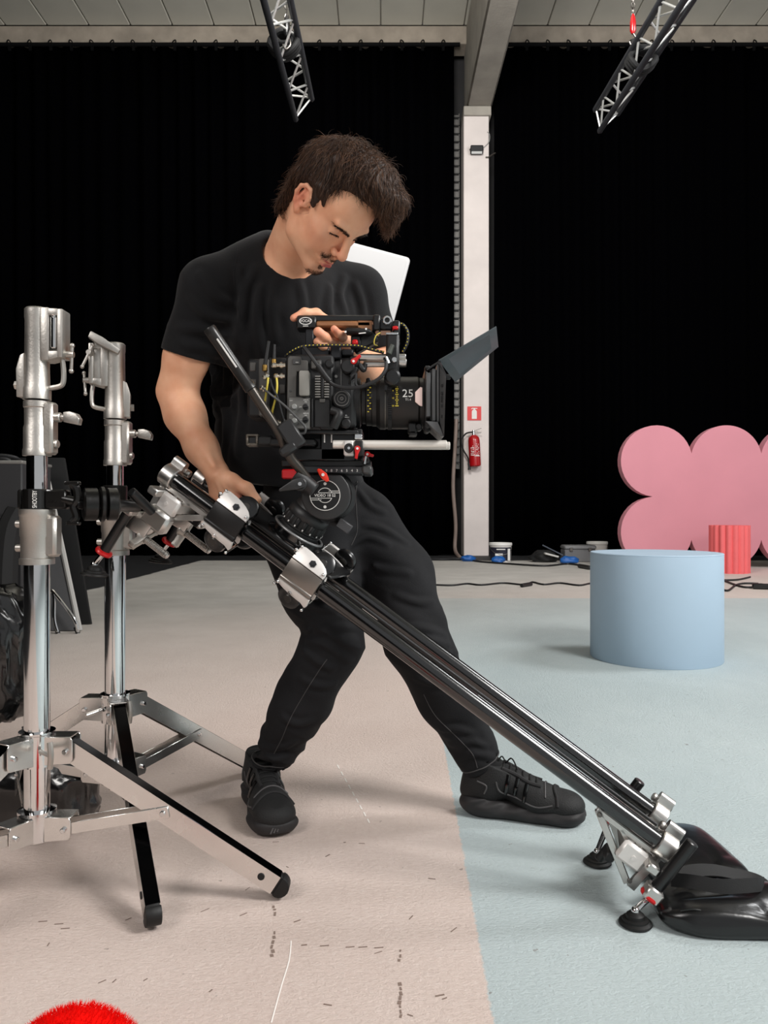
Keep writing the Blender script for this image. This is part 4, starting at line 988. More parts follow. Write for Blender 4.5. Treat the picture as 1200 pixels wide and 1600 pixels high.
mb = MB(SM); mb.lathe((bc.x, bc.y, 0.034), (0, 0, 1), [(0.070, 0), (0.070, 0.004), (0.060, 0.008), (0.060, 0.020), (0.063, 0.022)], 48); mb.build('bowl', GLOSSB, ct)
mb = MB(SM); mb.torus((bc.x, bc.y, 0.058), (0, 0, 1), 0.062, 0.0035, 48, 10); mb.build('bowl_rim', pm('grey_steel_rim', (150, 150, 150), 0.35, 0.7), ct)

# ================================================================== FLUID HEAD
HC = P(513, 775, 1.80)
hd = thing('fluid_head', 'black fluid head with a round logo disc and pan handle under the camera', 'tripod head', S(bc.x, bc.y, 0.056))
DG = pm('charcoal_head_casting', (34, 34, 35), 0.45, 0.0, bump=0.04, bscale=300)
mb = MB(SM); mb.lathe((bc.x, bc.y, 0.050), (0, 0, 1), [(0.05, 0), (0.05, 0.016), (0.046, 0.018), (0.046, 0.024)], 40); mb.build('base', DG, hd)
poly = []
for i in range(96):
    a = 2 * math.pi * i / 96; k = 0.5 + 0.5 * math.cos(a * 16); poly.append(((0.047 + 0.006 * (1 if k > 0.45 else 0)) * math.cos(a), (0.047 + 0.006 * (1 if k > 0.45 else 0)) * math.sin(a)))
mb = MB(SM @ Matrix.Translation((bc.x, bc.y, 0))); mb.prism(poly, 0.072, 0.094); dr = mb.build('drag_ring', BLACKP, hd, bevel=0.0008, seg=1)
mb = MB(SM @ Matrix.Translation((bc.x, bc.y, 0)))
for i in range(16):
    a = 2 * math.pi * i / 16; mb.box((0.0535 * math.cos(a), 0.0535 * math.sin(a), 0.075), (0.001, 0.003, 0.004), R=Matrix.Rotation(a, 3, 'Z'))
mb.build('index_marks', WHITEP, dr)
mb = MB(SM); mb.lathe((bc.x, bc.y, 0.092), (0, 0, 1), [(0.049, 0), (0.051, 0.003), (0.051, 0.016), (0.046, 0.024), (0.038, 0.03)], 40); mb.build('pan_housing', DG, hd)
# yoke from the base to the tilt drum
w0 = S(bc.x, bc.y, 0.105)
MY = frame(HC, (1, 0, 0), (0, 0, 1))        # x right, y up, z toward the camera
mb = MB(); mb.cyl(w0, HC, 0.046, 0.044, n=28); mb.build('yoke', DG, hd)
cover = [(0.0555 * math.cos(math.radians(a)), 0.0555 * math.sin(math.radians(a))) for a in range(130, 361, 6)] + [(0.0545, 0.012), (0.050, 0.026), (0.040, 0.040), (0.034, 0.046), (-0.034, 0.046)]
mb = MB(MY); mb.prism(cover, 0.052, 0.074); cv = mb.build('drum_cover', DG, hd, bevel=0.004, seg=3)
mb = MB(MY); mb.lathe((0.006, 0, -0.075), (0, 0, 1), [(0.050, 0), (0.056, 0.006), (0.056, 0.05), (0.052, 0.054), (0.052, 0.085), (0.060, 0.09), (0.060, 0.118), (0.052, 0.128)], 48); mb.build('tilt_drum', BLACKP, hd)
mb = MB(MY); mb.cyl((-0.002, 0.0, 0.074), (-0.002, 0.0, 0.0755), 0.0345, n=40); lg_ = mb.build('logo_disc', pm('logo_black', (9, 9, 10), 0.4), cv)
LZ = 0.0757
mb = MB(MY); mb.ring((-0.002, 0, LZ - 0.0004), (0, 0, 1), 0.0345, 0.0330, 0.0008, 48)
def arc_band(m, cx, cy, r, w, a0, a1, z, n=14):
    po = [(cx + (r + w / 2) * math.cos(math.radians(a0 + (a1 - a0) * i / n)), cy + (r + w / 2) * math.sin(math.radians(a0 + (a1 - a0) * i / n))) for i in range(n + 1)]
    po += [(cx + (r - w / 2) * math.cos(math.radians(a1 + (a0 - a1) * i / n)), cy + (r - w / 2) * math.sin(math.radians(a1 + (a0 - a1) * i / n))) for i in range(n + 1)]
    m.prism(po, z - 0.0004, z + 0.0004)
arc_band(mb, -0.002, 0.0, 0.0165, 0.0014, 22, 158, LZ); arc_band(mb, -0.002, 0.0, 0.0165, 0.0014, 202, 338, LZ)
for (x0, x1, y) in ((-0.016, 0.031, 0.0055), (0.006, 0.030, 0.0095), (-0.035, 0.012, -0.0065), (-0.034, -0.010, -0.0105)):
    mb.box(((x0 + x1) / 2, y, LZ), (x1 - x0, 0.0013, 0.0008))
for yy in (0.026, -0.026): mb.lathe((-0.002, yy, LZ - 0.0004), (0, 0, 1), [(0.0035, 0), (0.0035, 0.0008)], 12)
text_mb('VIDEO 18 S2', 0.0088, MY @ Matrix.Translation((-0.002, -0.0005, LZ)), mb=None).build('logo_text', WHITEP, lg_, smooth=False)
mb.build('logo_lines', pm('silver_print', (210, 208, 204), 0.5), lg_)
# brake lever box on the right of the base
bx_ = P(538, 822, 1.76); mb = MB(); mb.box(bx_, (0.034, 0.03, 0.022), R=Matrix.Rotation(math.radians(35), 3, 'Y'), ch=0.002); mb.cyl(bx_ + Vector((-0.03, 0.02, 0.008)), bx_, 0.008, n=10); mb.build('pan_brake', pm('grey_lever', (58, 58, 60), 0.5), hd)
# camera plate with numbers
def fb(m, x0, y0, x1, y1, d0, depth, ch=0.0, R=None):
    a = P(x0, y1, d0); b = P(x1, y0, d0)
    m.box(((a.x + b.x) / 2, d0 + depth / 2, (a.z + b.z) / 2), (b.x - a.x, depth, b.z - a.z), ch=ch, R=R); return m
def knob(m, px, py, d, rpx, dep, n=20, ch=0.0):
    c = P(px, py, d); r = rpx * d / FPX; m.cyl(c + Vector((0, dep, 0)), c, r, n=n, ch=ch); return m
mb = MB(); fb(mb, 467, 728, 567, 740, 1.735, 0.115, 0.003); sp = mb.build('slide_plate', pm('grey_slide_plate', (62, 62, 64), 0.42, 0.5), hd)
mb = MB(); fb(mb, 440, 719, 580, 729, 1.745, 0.09, 0.002); mb.build('top_plate', BLACKM, hd)
mb = MB(); fb(mb, 565, 726, 582, 741, 1.730, 0.125, 0.005); mb.build('plate_end', pm('grey_plate_end', (86, 86, 86), 0.4, 0.6), hd)
mb = MB()
for k, ch_ in enumerate('1098765432'[1:9]):
    text_mb(ch_, 0.0085, frame(P(502 + 8.0 * k, 735.5, 1.7344), (1, 0, 0), (0, 0, 1)), mb=mb, ext=0.0002)
mb.build('scale_numbers', WHITEP, sp, smooth=False)
mb = MB(); fb(mb, 440, 733, 466, 748, 1.74, 0.03, 0.003); mb.build('red_catch', REDP, hd)
c = P(505, 742, 1.715); M = frame(c, (0.65, 0, -0.76), (0.76, 0, 0.65))
mb = MB(M); mb.prism([(-0.017, -0.004), (-0.005, -0.007), (0.005, -0.008), (0.017, -0.005), (0.019, 0.001), (0.012, 0.005), (0.002, 0.008), (-0.012, 0.005), (-0.018, 0.001)], -0.006, 0.006); rl = mb.build('red_lever', pm('orange_red_lever', (226, 52, 30), 0.4), hd, bevel=0.0015)
mb = MB(); mb.cyl(c + Vector((0, 0.02, 0)), c + Vector((0, -0.0075, 0)), 0.0035, n=12); mb.build('lever_screw', WHITEP, rl)
# pan bar
rc_ = P(476, 748, 1.72)
mb = MB(); mb.cyl(P(462, 742, 1.70), P(492, 766, 1.70), 0.019, 0.017, n=20, ch=0.003); knob(mb, 468, 756, 1.675, 11, 0.06, 20, 0.003); mb.build('rosette', DG, hd)
M = frame(P(468, 756, 1.672), (-0.94, 0, -0.34), (0.34, 0, -0.94))
mb = MB(M); mb.prism([(-0.010, -0.012), (0.010, -0.013), (0.046, -0.004), (0.047, 0.001), (0.010, 0.010), (-0.010, 0.011)], -0.006, 0.006); lv = mb.build('rosette_lever', DG, hd, bevel=0.002)
mb = MB(); knob(mb, 468.5, 756, 1.664, 3, 0.006, 12); mb.build('lever_screw', CHROME, lv)
pb = [P(480, 748, 1.70), P(468, 732, 1.69), P(455, 716, 1.68), P(444, 694, 1.67), P(434, 672, 1.66), P(391, 606, 1.635)]
mb = MB(); mb.tube(pb, 0.0105, n=16, sub=8); mb.build('pan_bar', pm('dark_bronze_tube', (74, 70, 66), 0.3, 0.8), hd)
g0, g1 = P(391, 607, 1.635), P(325, 510, 1.61); gd_ = (g1 - g0).normalized(); gl = (g1 - g0).length
mb = MB(); mb.lathe(g0 - gd_ * 0.004, gd_, [(0.011, 0), (0.0135, 0.002), (0.0135, 0.012), (0.0125, 0.014), (0.0128, gl * 0.5), (0.0135, gl * 0.9), (0.014, gl - 0.004), (0.0125, gl), (0.0, gl + 0.001)], 24); mb.build('handle_grip', pm('dark_grey_foam_grip', (40, 39, 38), 0.32, 0.3), hd)
mb = MB(); side_ = Vector((-gd_.z, 0, gd_.x)) * -1
mb.tube([g0 + gd_ * 0.05 + Vector((0.002, -0.0128, 0)), g0 + gd_ * 0.12 + Vector((0.002, -0.0132, 0))], 0.002, n=6); mb.build('grip_stripe', pm('silver_print', (210, 208, 204), 0.5), hd)
M = frame(P(452, 682, 1.64), (0.55, 0, -0.83), (0.83, 0, 0.55))
mb = MB(M); mb.box((0.0, 0.006, 0), (0.062, 0.036, 0.034), ch=0.004); mb.box((0.022, -0.016, 0.0), (0.020, 0.040, 0.038), ch=0.005); mb.build('bar_clamp', DG, hd)
# ================================================================== CINEMA CAMERA RIG
DN = 1.70
cr = thing('cinema_camera', 'black cinema camera rig with a big lens and matte box', 'camera', P(510, 719, DN + 0.07))
mb = MB(); fb(mb, 447, 553, 522, 672, DN + 0.004, 0.135, 0.006); fb(mb, 515, 558, 556, 668, DN + 0.014, 0.12, 0.010); body = mb.build('body', pm('dark_camera_body', (27, 27, 28), 0.5, bump=0.05, bscale=500), cr)
# grey side panel with stepped outline
M = frame(P(447, 672, DN), (1, 0, 0), (0, 0, 1)); k = DN / FPX
def pp(pts): return [((x - 447) * k, (672 - y) * k) for x, y in pts]
mb = MB(M); mb.prism(pp([(448, 671), (450, 560), (453, 557), (470, 557), (471, 563), (481, 564), (482, 580), (464, 581), (463, 620), (485, 622), (485, 671)]), 0.0, 0.005); mb.build('side_panel', GREYP, body, bevel=0.0012, seg=1)
mb = MB(M); mb.prism(pp([(451, 670), (452, 622), (484, 622), (484, 670)]), 0.005, 0.008); ap = mb.build('audio_panel', pm('grey_audio_panel', (98, 97, 94), 0.55), body, bevel=0.001, seg=1)
for (x, y) in ((459.5, 635), (477, 635.5), (459.5, 657), (477, 655.5)):
    big = x > 470
    mb = MB(); knob(mb, x, y, DN - 0.016, 4.6 if big else 4.2, 0.012, 20, 0.001); 
    if big: mb.box(P(x, y, DN - 0.018), (0.010, 0.005, 0.003), R=Matrix.Rotation(-0.1, 3, 'Y'))
    mb.build('dial', BLACKP if big else pm('grey_dial', (150, 150, 147), 0.4, 0.4), ap)
mb = MB()
for (x, y, tx) in ((455, 626, 'CH1'), (478, 625, 'INPUT1'), (478, 628, 'MIC'), (470, 636, 'LINE'), (455, 648, 'CH2'), (478, 646, 'INPUT2'), (478, 649, 'MIC'), (470, 656, 'LINE'), (470, 660, '+48V')):
    text_mb(tx, 0.0035, frame(P(x, y, DN - 0.0086), (1, 0, 0), (0, 0, 1)), mb=mb, ext=0.0001)
mb.build('panel_print', WHITEP, ap, smooth=False)
mb = MB(M); mb.prism(pp([(468.5, 618), (468.5, 583), (470, 581), (483, 581), (484.5, 583), (484.5, 618), (483, 620), (470, 620)]), 0.0, 0.017); mb.build('side_grip', pm('grey_side_grip', (132, 130, 124), 0.5, bump=0.04, bscale=500), body, bevel=0.003)
mb = MB(M); mb.prism(pp([(458, 570), (458, 562), (470, 562), (470, 570)]), 0.005, 0.007); mb.prism(pp([(453, 613), (453, 610), (456, 610), (456, 613)]), 0.005, 0.006); mb.build('button', pm('grey_button', (60, 60, 60), 0.5), body, bevel=0.0005, seg=1)
for x0, x1 in ((492, 501), (506.5, 514)):
    for j in range(9):
        mb = MB(); fb(mb, x0, 587 + 4.0 * j, x1, 589 + 4.0 * j, DN - 0.003, 0.01, 0.0006); mb.build('vent_slat', pm('grey_vent', (126, 124, 120), 0.5), body)
mb = MB(); fb(mb, 501.5, 585, 506, 622, DN - 0.004, 0.012, 0.001); fb(mb, 486, 622, 489, 668, DN - 0.006, 0.012, 0.001); fb(mb, 491, 624, 516, 668, DN - 0.002, 0.01, 0.002); fb(mb, 484, 560, 503, 578, DN - 0.006, 0.03, 0.004); fb(mb, 500, 662, 520, 671, DN, 0.02, 0.002); mb.build('side_door', BLACKP, body)
mb = MB(); fb(mb, 486, 563, 501, 576, DN - 0.0075, 0.004, 0.002); fb(mb, 499, 623, 508, 629, DN - 0.004, 0.004, 0.001); mb.build('cover_plate', GREYP, body)
mb = MB(); knob(mb, 534, 623, DN - 0.012, 14.5, 0.03, 40, 0.003); dl = mb.build('rosette_mount', BLACKP, body)
mb = MB(); c = P(534, 623, DN - 0.0125); mb.ring(c, (0, -1, 0), 0.0165, 0.0150, 0.0012, 40); mb.ring(c, (0, -1, 0), 0.0098, 0.0086, 0.0012, 32); mb.lathe(c, (0, -1, 0), [(0.0040, 0), (0.0040, 0.003), (0.0022, 0.003), (0.0022, 0.0005)], 16); mb.build('rosette_rings', pm('grey_ring', (96, 94, 92), 0.4, 0.3), dl)
mb = MB(); mb.tube([P(518, 641, DN - 0.004), P(530, 646, DN - 0.008), P(527, 655, DN - 0.01), P(521, 668, DN - 0.006)], 0.010, n=10); mb.build('front_grip', BLACKP, body)
for (x, y, dd0, r0, dp) in ((540, 661, -0.004, 8, 0.02), (543, 572, -0.012, 11, 0.05), (514, 568, -0.006, 7, 0.02)):
    mb = MB(); knob(mb, x, y, DN + dd0, r0, dp, 24, 0.003); mb.build('body_knob', BLACKP, body)
mb = MB(); knob(mb, 525, 588, DN + 0.01, 2.4, 0.006, 12); fb(mb, 532.5, 562, 533.5, 610, DN + 0.012, 0.004); mb.build('body_trim', pm('grey_trim', (110, 110, 108), 0.45), body)
mb = MB(); text_mb('SEL', 0.0035, frame(P(541, 649, DN + 0.0132), (1, 0, 0), (0, 0, 1)), mb=mb, ext=0.0001); text_mb('MENU', 0.0035, frame(P(542, 652, DN + 0.0132), (1, 0, 0), (0, 0, 1)), mb=mb, ext=0.0001); text_mb('cine', 0.004, frame(P(464, 566, DN - 0.0072), (1, 0, 0), (0, 0, 1)), mb=mb, ext=0.0001); mb.build('body_print', WHITEP, body, smooth=False)
# battery side
mb = MB(); fb(mb, 386, 560, 412, 652, DN + 0.03, 0.10, 0.006); fb(mb, 418, 558, 449, 668, DN + 0.035, 0.10, 0.004); mb.build('battery', BLACKP, cr)
mb = MB(); fb(mb, 404, 560, 420, 650, DN + 0.016, 0.11, 0.003); fb(mb, 390, 566, 400, 580, DN + 0.028, 0.01, 0.002); fb(mb, 390, 592, 401, 606, DN + 0.028, 0.01, 0.002); fb(mb, 436, 600, 446, 615, DN + 0.03, 0.01, 0.002); mb.build('battery_plate', pm('grey_battery_plate', (80, 78, 75), 0.5, var=0.1), cr)
for (a, b_, d) in (((414, 573), (420, 533), DN + 0.01), ((428, 564), (428.5, 538), DN + 0.02)):
    mb = MB(); mb.cyl(P(*a, d), P(*b_, d), 0.0048, 0.0040, n=12, ch=0.001); an = mb.build('antenna', BLACKP, cr)
    mb = MB(); mb.cyl(P(*a, d) + Vector((0, 0, -0.010)), P(*a, d) + Vector((0, 0, 0.004)), 0.0062, n=10, ch=0.001); mb.build('antenna_base', pm('brass', (200, 160, 90), 0.3, 1.0), an)
BNC = pm('nickel_connector', (214, 206, 190), 0.25, 1.0)
for (x0, y0, x1, y1) in ((424, 571, 446, 571), (428, 588, 445, 588), (411, 591, 420, 586), (407, 604, 416, 610), (424, 661, 439, 661)):
    a, b_ = P(x0, y0, DN - 0.004), P(x1, y1, DN - 0.002); d = (b_ - a); 
    mb = MB(); mb.lathe(a, d, [(0.004, 0), (0.0065, 0.003), (0.0065, d.length * 0.35), (0.0045, d.length * 0.4), (0.0045, d.length * 0.6), (0.0075, d.length * 0.62), (0.0075, d.length * 0.8), (0.005, d.length * 0.82), (0.005, d.length)], 14); mb.build('connector', BNC, cr)
YC = pm('yellow_cable', (206, 186, 70), 0.5)
def wire(name, pts, r, mat, par=cr):
    m = MB(); m.tube(pts, r, n=8, sub=6); return m.build(name, mat, par)
wire('yellow_wire', [P(419, 590, DN - 0.005), P(418, 600, DN - 0.01), P(415, 620, DN - 0.008), P(412, 638, DN)], 0.0024, YC)
wire('yellow_wire', [P(432, 590, DN - 0.006), P(433, 604, DN - 0.012), P(430, 625, DN - 0.01), P(426, 640, DN - 0.006), P(425, 650, DN)], 0.0024, YC)
wire('black_wire', [P(422, 592, DN - 0.006), P(426, 606, DN - 0.014), P(434, 622, DN - 0.014), P(440, 645, DN - 0.012), P(446, 665, DN - 0.014)], 0.0026, CABLE)
wire('black_wire', [P(421, 600, DN - 0.004), P(420, 622, DN - 0.008), P(416, 648, DN)], 0.0026, CABLE)
wire('grey_wire', [P(411, 607, DN - 0.006), P(425, 618, DN - 0.018), P(445, 634, DN - 0.024), P(467, 656, DN - 0.026), P(477, 668, DN - 0.026), P(475, 677, DN - 0.024), P(464, 676.5, DN - 0.022), P(450, 668, DN - 0.018), P(443, 655, DN - 0.012)], 0.0026, pm('dark_grey_cable', (74, 74, 74), 0.4))
# top handle
mb = MB(); fb(mb, 463, 492, 592, 502, DN + 0.035, 0.034, 0.003); fb(mb, 463, 494, 494, 513, DN + 0.030, 0.044, 0.003); hn = mb.build('top_handle', BLACKM, cr)
mb = MB(); m0 = P(493, 501, DN + 0.034); fb(mb, 493, 501, 580, 511, DN + 0.032, 0.040, 0.004); mb.prism([((x - 540) * k, (500 - y) * k) for x, y in ((560, 511), (578, 518), (582, 518), (582, 501), (560, 501))], -0.036, 0.0, frame(P(540, 500, DN + 0.032), (1, 0, 0), (0, 0, 1))); mb.build('leather_grip', pm('brown_leather', (138, 92, 58), 0.5, bump=0.1, bscale=120, var=0.15, vscale=30), hn)
mb = MB(); fb(mb, 477, 512, 490, 550, DN + 0.036, 0.034, 0.002); fb(mb, 470, 541, 515, 556, DN + 0.03, 0.06, 0.003); fb(mb, 516, 540, 533, 560, DN + 0.008, 0.07, 0.003); fb(mb, 533, 545, 552, 556, DN + 0.02, 0.05, 0.003); mb.build('handle_post', pm('dark_grey_post', (32, 33, 36), 0.4, 0.3), hn)
mb = MB(); fb(mb, 583, 491, 594, 516, DN + 0.022, 0.06, 0.003); fb(mb, 592, 496, 613, 516, DN + 0.030, 0.05, 0.004); fb(mb, 614, 500, 625, 530, DN + 0.03, 0.05, 0.003); mb.build('handle_front', BLACKM, hn)
lgc = P(477.5, 501.5, DN + 0.0295); M = frame(lgc, (1, 0, 0), (0, 0, 1))
mb = MB(M); po = [(0.0145 * math.cos(2 * math.pi * i / 32), 0.0085 * math.sin(2 * math.pi * i / 32)) for i in range(32)]; pi_ = [(x * 0.88, y * 0.82) for x, y in po]
vs = [(x, y, 0.0003) for x, y in po] + [(x, y, 0.0003) for x, y in pi_]; mb.add(vs, [(i, (i + 1) % 32, 32 + (i + 1) % 32, 32 + i) for i in range(32)])
text_mb('VOCAS', 0.0088, M @ Matrix.Translation((0, 0, 0.0004)), mb=None, ext=0.0002, sx=0.85).build('logo_text', WHITEP, hn, smooth=False)
mb.box((0, -0.0115, 0.0003), (0.012, 0.0012, 0.0004)); mb.build('logo_ring', WHITEP, hn, recalc=False)
c = P(605, 500, DN + 0.02); mb = MB(); mb.ring(c, (0, 1, 0), 0.0100, 0.0058, 0.05, 28, 0.001); mb.build('rod_socket', CHROME, hn); mb = MB(); mb.cyl(c + Vector((0, 0.003, 0)), c + Vector((0, 0.05, 0)), 0.0058, n=20); mb.build('socket_bore', BLACKP, hn)
mb = MB(); fb(mb, 613, 509, 622, 515, DN + 0.026, 0.02, 0.002); fb(mb, 550, 530, 559, 539, DN + 0.016, 0.03, 0.003); mb.build('red_button', REDA, hn)
mb = MB(); mb.box(P(560, 519, DN + 0.03), (0.062, 0.03, 0.014), R=Matrix.Rotation(0.06, 3, 'Y'), ch=0.006); mb.box(P(570, 535, DN + 0.05), (0.060, 0.03, 0.030), R=Matrix.Rotation(-0.5, 3, 'Y'), ch=0.004); fb(mb, 548, 524, 564, 545, DN + 0.03, 0.04, 0.003); mb.build('viewfinder_mount', BLACKP, hn)
mb = MB(); mb.box(P(566, 520.5, DN + 0.0145), (0.016, 0.001, 0.0022), R=Matrix.Rotation(-0.1, 3, 'Y')); mb.box(P(572, 514, DN + 0.0145), (0.004, 0.002, 0.004)); mb.box(P(540, 518.5, DN + 0.0145), (0.004, 0.002, 0.004)); mb.build('mount_print', WHITEP, hn)
# focus motor
mb = MB(); fb(mb, 603, 519, 624, 602, DN - 0.012, 0.045, 0.006); mt_ = mb.build('focus_motor', BLACKP, cr)
mb = MB(); knob(mb, 613, 588, DN - 0.022, 13, 0.05, 28, 0.005); mb.box(P(603, 607, DN), (0.006, 0.02, 0.010)); mb.build('motor_cap', BLACKM, mt_)
mb = MB(); fb(mb, 603, 519.5, 622, 522.5, DN - 0.014, 0.004, 0.0005); knob(mb, 616, 561.5, DN - 0.020, 4.2, 0.012, 16, 0.001); mb.cyl(P(602, 558, DN - 0.022), P(606, 569, DN - 0.022), 0.0062, n=14, ch=0.001); mb.build('motor_fitting', CHROME, mt_)
mb = MB(); mb.cyl(P(607, 553, DN - 0.022), P(613, 539, DN - 0.020), 0.0065, 0.0055, n=14, ch=0.001); mb.build('cable_boot', pm('grey_green_boot', (60, 64, 58), 0.5), mt_)
# rods with red levers
for (x0, x1, y, r, d) in ((562, 634, 558.5, 0.0078, DN + 0.01), (568, 635, 569, 0.0068, DN + 0.02)):
    mb = MB(); mb.cyl(P(x0, y, d), P(x1, y, d), r, n=20, ch=0.001); mb.build('top_rod', ALU, cr)
mb = MB(); mb.cyl(P(623, 566.5, DN + 0.0), P(635, 566.5, DN + 0.0), 0.0085, n=20, ch=0.001); mb.build('rod_end', ALU, cr)
def red_lever(px, py, d, ang, par, L=0.020):
    c = P(px, py, d); M = frame(c, (math.cos(ang), 0, math.sin(ang)), (-math.sin(ang), 0, math.cos(ang)))
    m = MB(M); m.prism(arc_pts(0, 0, 0.0065, 70, 290, 8) + [(L * 0.5, -0.0035), (L, -0.003), (L + 0.001, 0.003), (L * 0.5, 0.0035)], -0.004, 0.004); o = m.build('red_lever', REDA, par, bevel=0.001)
    m = MB(); m.cyl(c + Vector((0, 0.02, 0)), c + Vector((0, -0.0055, 0)), 0.0028, n=10); m.build('lever_screw', WHITEP, o)
red_lever(552.5, 565, DN - 0.010, math.radians(42), cr)
mb = MB(); fb(mb, 546, 556, 562, 574, DN + 0.004, 0.05, 0.004); mb.tube([P(562, 570, DN), P(568, 578, DN - 0.002), P(570, 570, DN + 0.01)], 0.006, n=10); mb.box(P(553, 583, DN + 0.01), (0.010, 0.03, 0.026), R=Matrix.Rotation(0.5, 3, 'Y'), ch=0.002); mb.build('rod_clamp', BLACKP, cr)
# braided black and yellow cables
def braided(pts, r):
    m = MB(); m.tube(pts, r, n=10, sub=10); o = m.build('braided_cable', CABLE, cr)
    sp_ = spline(pts, 24); m = MB(); dist = 0; acc = 0
    for i in range(1, len(sp_) - 1):
        acc += (sp_[i] - sp_[i - 1]).length
        if acc > 0.0074:
            acc = 0; tg = (sp_[i + 1] - sp_[i - 1]).normalized()
            m.box(sp_[i] + Vector((0, -r * 0.95, 0.0008)), (0.0026, 0.0014, 0.0018), R=Matrix.Rotation(-math.atan2(tg.z, tg.x) - 0.5, 3, 'Y'))
    m.build('yellow_flecks', YELLOWP, o)
braided([P(446, 557, DN + 0.02), P(455, 550, DN + 0.01), P(472, 542, DN + 0.0), P(500, 540, DN - 0.002), P(535, 540, DN), P(560, 541, DN + 0.004), P(580, 546, DN), P(600, 551, DN + 0.002)], 0.0036)
braided([P(622, 506, DN + 0.05), P(630, 508, DN + 0.05), P(637, 520, DN + 0.05), P(636, 536, DN + 0.05), P(629, 550, DN + 0.05)], 0.0040)
wire('black_cable', [P(474, 541, DN - 0.004), P(484, 554, DN - 0.018), P(497, 572, DN - 0.024), P(507, 586, DN - 0.026), P(519, 600, DN - 0.026), P(540, 606, DN - 0.026), P(565, 604, DN - 0.028), P(590, 593, DN - 0.030), P(602, 579, DN - 0.028), P(604, 565, DN - 0.024)], 0.0042, CABLE)
mb = MB(); mb.tube([P(497, 572, DN - 0.025), P(507, 586, DN - 0.027), P(515, 596, DN - 0.027)], 0.0068, n=12, sub=6); mb.build('cable_joint', BLACKP, cr)
wire('yellow_wire', [P(590, 540, DN + 0.02), P(585, 538, DN + 0.016), P(585, 531, DN + 0.016), P(588, 524, DN + 0.018), P(594, 520, DN + 0.024)], 0.0012, YC)
wire('black_wire', [P(546, 600, DN), P(549, 590, DN - 0.01), P(556, 584, DN - 0.01), P(556, 600, DN - 0.012), P(562, 606, DN - 0.012)], 0.0030, CABLE)
# lens
LX = P(556, 630, DN + 0.075); kk = (DN + 0.02) / FPX
mb = MB(); mb.lathe(P(552, 630, DN + 0.075), (1, 0, 0), [(0.052, 0), (0.057, 0.004), (0.057, 0.016), (0.050, 0.018)], 48); lens = mb.build('lens_mount', BLACKP, cr)
def lx(px): return (px - 556) * (DN + 0.075) / FPX
pr = [(0.048, lx(566)), (0.048, lx(571)), (0.052, lx(573)), (0.052, lx(580)), (0.0535, lx(582)), (0.0535, lx(588)), (0.0585, lx(592)), (0.0605, lx(594)), (0.0605, lx(601)), (0.0595, lx(602)), (0.0595, lx(606))]
mb = MB(); mb.lathe(LX, (1, 0, 0), pr, 64); mb.lathe(LX, (1, 0, 0), [(0.0595, lx(612)), (0.0600, lx(613)), (0.0600, lx(652)), (0.0575, lx(655)), (0.0575, lx(662)), (0.050, lx(668))], 64); barrel = mb.build('lens_barrel', pm('lens_black', (26, 24, 23), 0.42, 0.1, bump=0.02, bscale=400), cr, ang=25)
mb = MB(); po = []
for i in range(180):
    a = 2 * math.pi * i / 180; po.append(((0.0618 if i % 2 else 0.0600) * math.cos(a), (0.0618 if i % 2 else 0.0600) * math.sin(a)))
mb.prism(po, 0, lx(612) - lx(606), frame(LX + Vector((lx(606), 0, 0)), (0, 1, 0), (0, 0, 1))); mb.build('gear_ring', BLACKP, barrel)
mb = MB(); mb.ring(LX + Vector((lx(562), 0, 0)), (1, 0, 0), 0.0525, 0.046, 0.003, 48); mb.ring(LX + Vector((lx(601.5), 0, 0)), (1, 0, 0), 0.0608, 0.058, 0.0012, 64); mb.build('steel_ring', pm('lens_steel_ring', (130, 128, 122), 0.35, 0.8), barrel)
# engraved figures laid on the barrel surface
def on_barrel(m, txt, size, px, py, mat_r=0.0603, sx=1.0):
    dz = (630 - py) * (DN + 0.022) / FPX; dz = max(-0.058, min(0.058, dz)); y = -math.sqrt(mat_r ** 2 - dz ** 2)
    nrm = Vector((0, y, dz)).normalized(); c = Vector((LX.x + lx(px), LX.y + y, LX.z + dz)); M = frame(c, (1, 0, 0), (0, -nrm.z, -nrm.y) if False else Vector((1, 0, 0)).cross(nrm) * -1)
    return text_mb(txt, size, M, mb=m, ext=0.0002, sx=sx)
mb = MB(); on_barrel(mb, '25', 0.026, 636, 621, sx=1.0); on_barrel(mb, 'T1.4', 0.0072, 636.5, 630.5); mb.build('lens_numerals', WHITEP, barrel, smooth=False)
mb = MB()
for j, (px, w, h) in enumerate([(618, 5, 1.3)] * 13):
    py = 604 + 3.0 * j; dz = (630 - py) * (DN + 0.022) / FPX; y = -math.sqrt(0.0603 ** 2 - dz ** 2)
    mb.box((LX.x + lx(619.5), LX.y + y, LX.z + dz), (0.0075 if j % 3 == 0 else 0.004, 0.001, 0.0014), R=Matrix.Rotation(math.asin(dz / 0.0603), 3, 'X'))
    if j % 4 == 0: on_barrel(mb, str((5, 8, 12, 20)[j // 4]), 0.0050, 613.5, py)
for j in range(11):
    py = 606 + 4.2 * j; dz = (630 - py) * (DN + 0.03) / FPX; y = -math.sqrt(0.0545 ** 2 - dz ** 2)
    mb.box((LX.x + lx(576 + (j % 2) * 3), LX.y + y - 0.0005, LX.z + dz), (0.004, 0.001, 0.0018))
mb.build('scale_marks', YELLOWP, barrel)
mb = MB(); c = P(655, 621, DN + 0.0); mb.prism([((x - 655) * k, (621 - y) * k) for x, y in ((649, 612), (657, 604), (660, 605), (660, 634), (656, 633), (649, 627))], -0.004, 0.002, frame(c + Vector((0, 0.008, 0)), (1, 0, 0), (0, 0, 1))); mb.build('pale_tag', pm('pale_pink_tape', (232, 204, 196), 0.5), barrel)
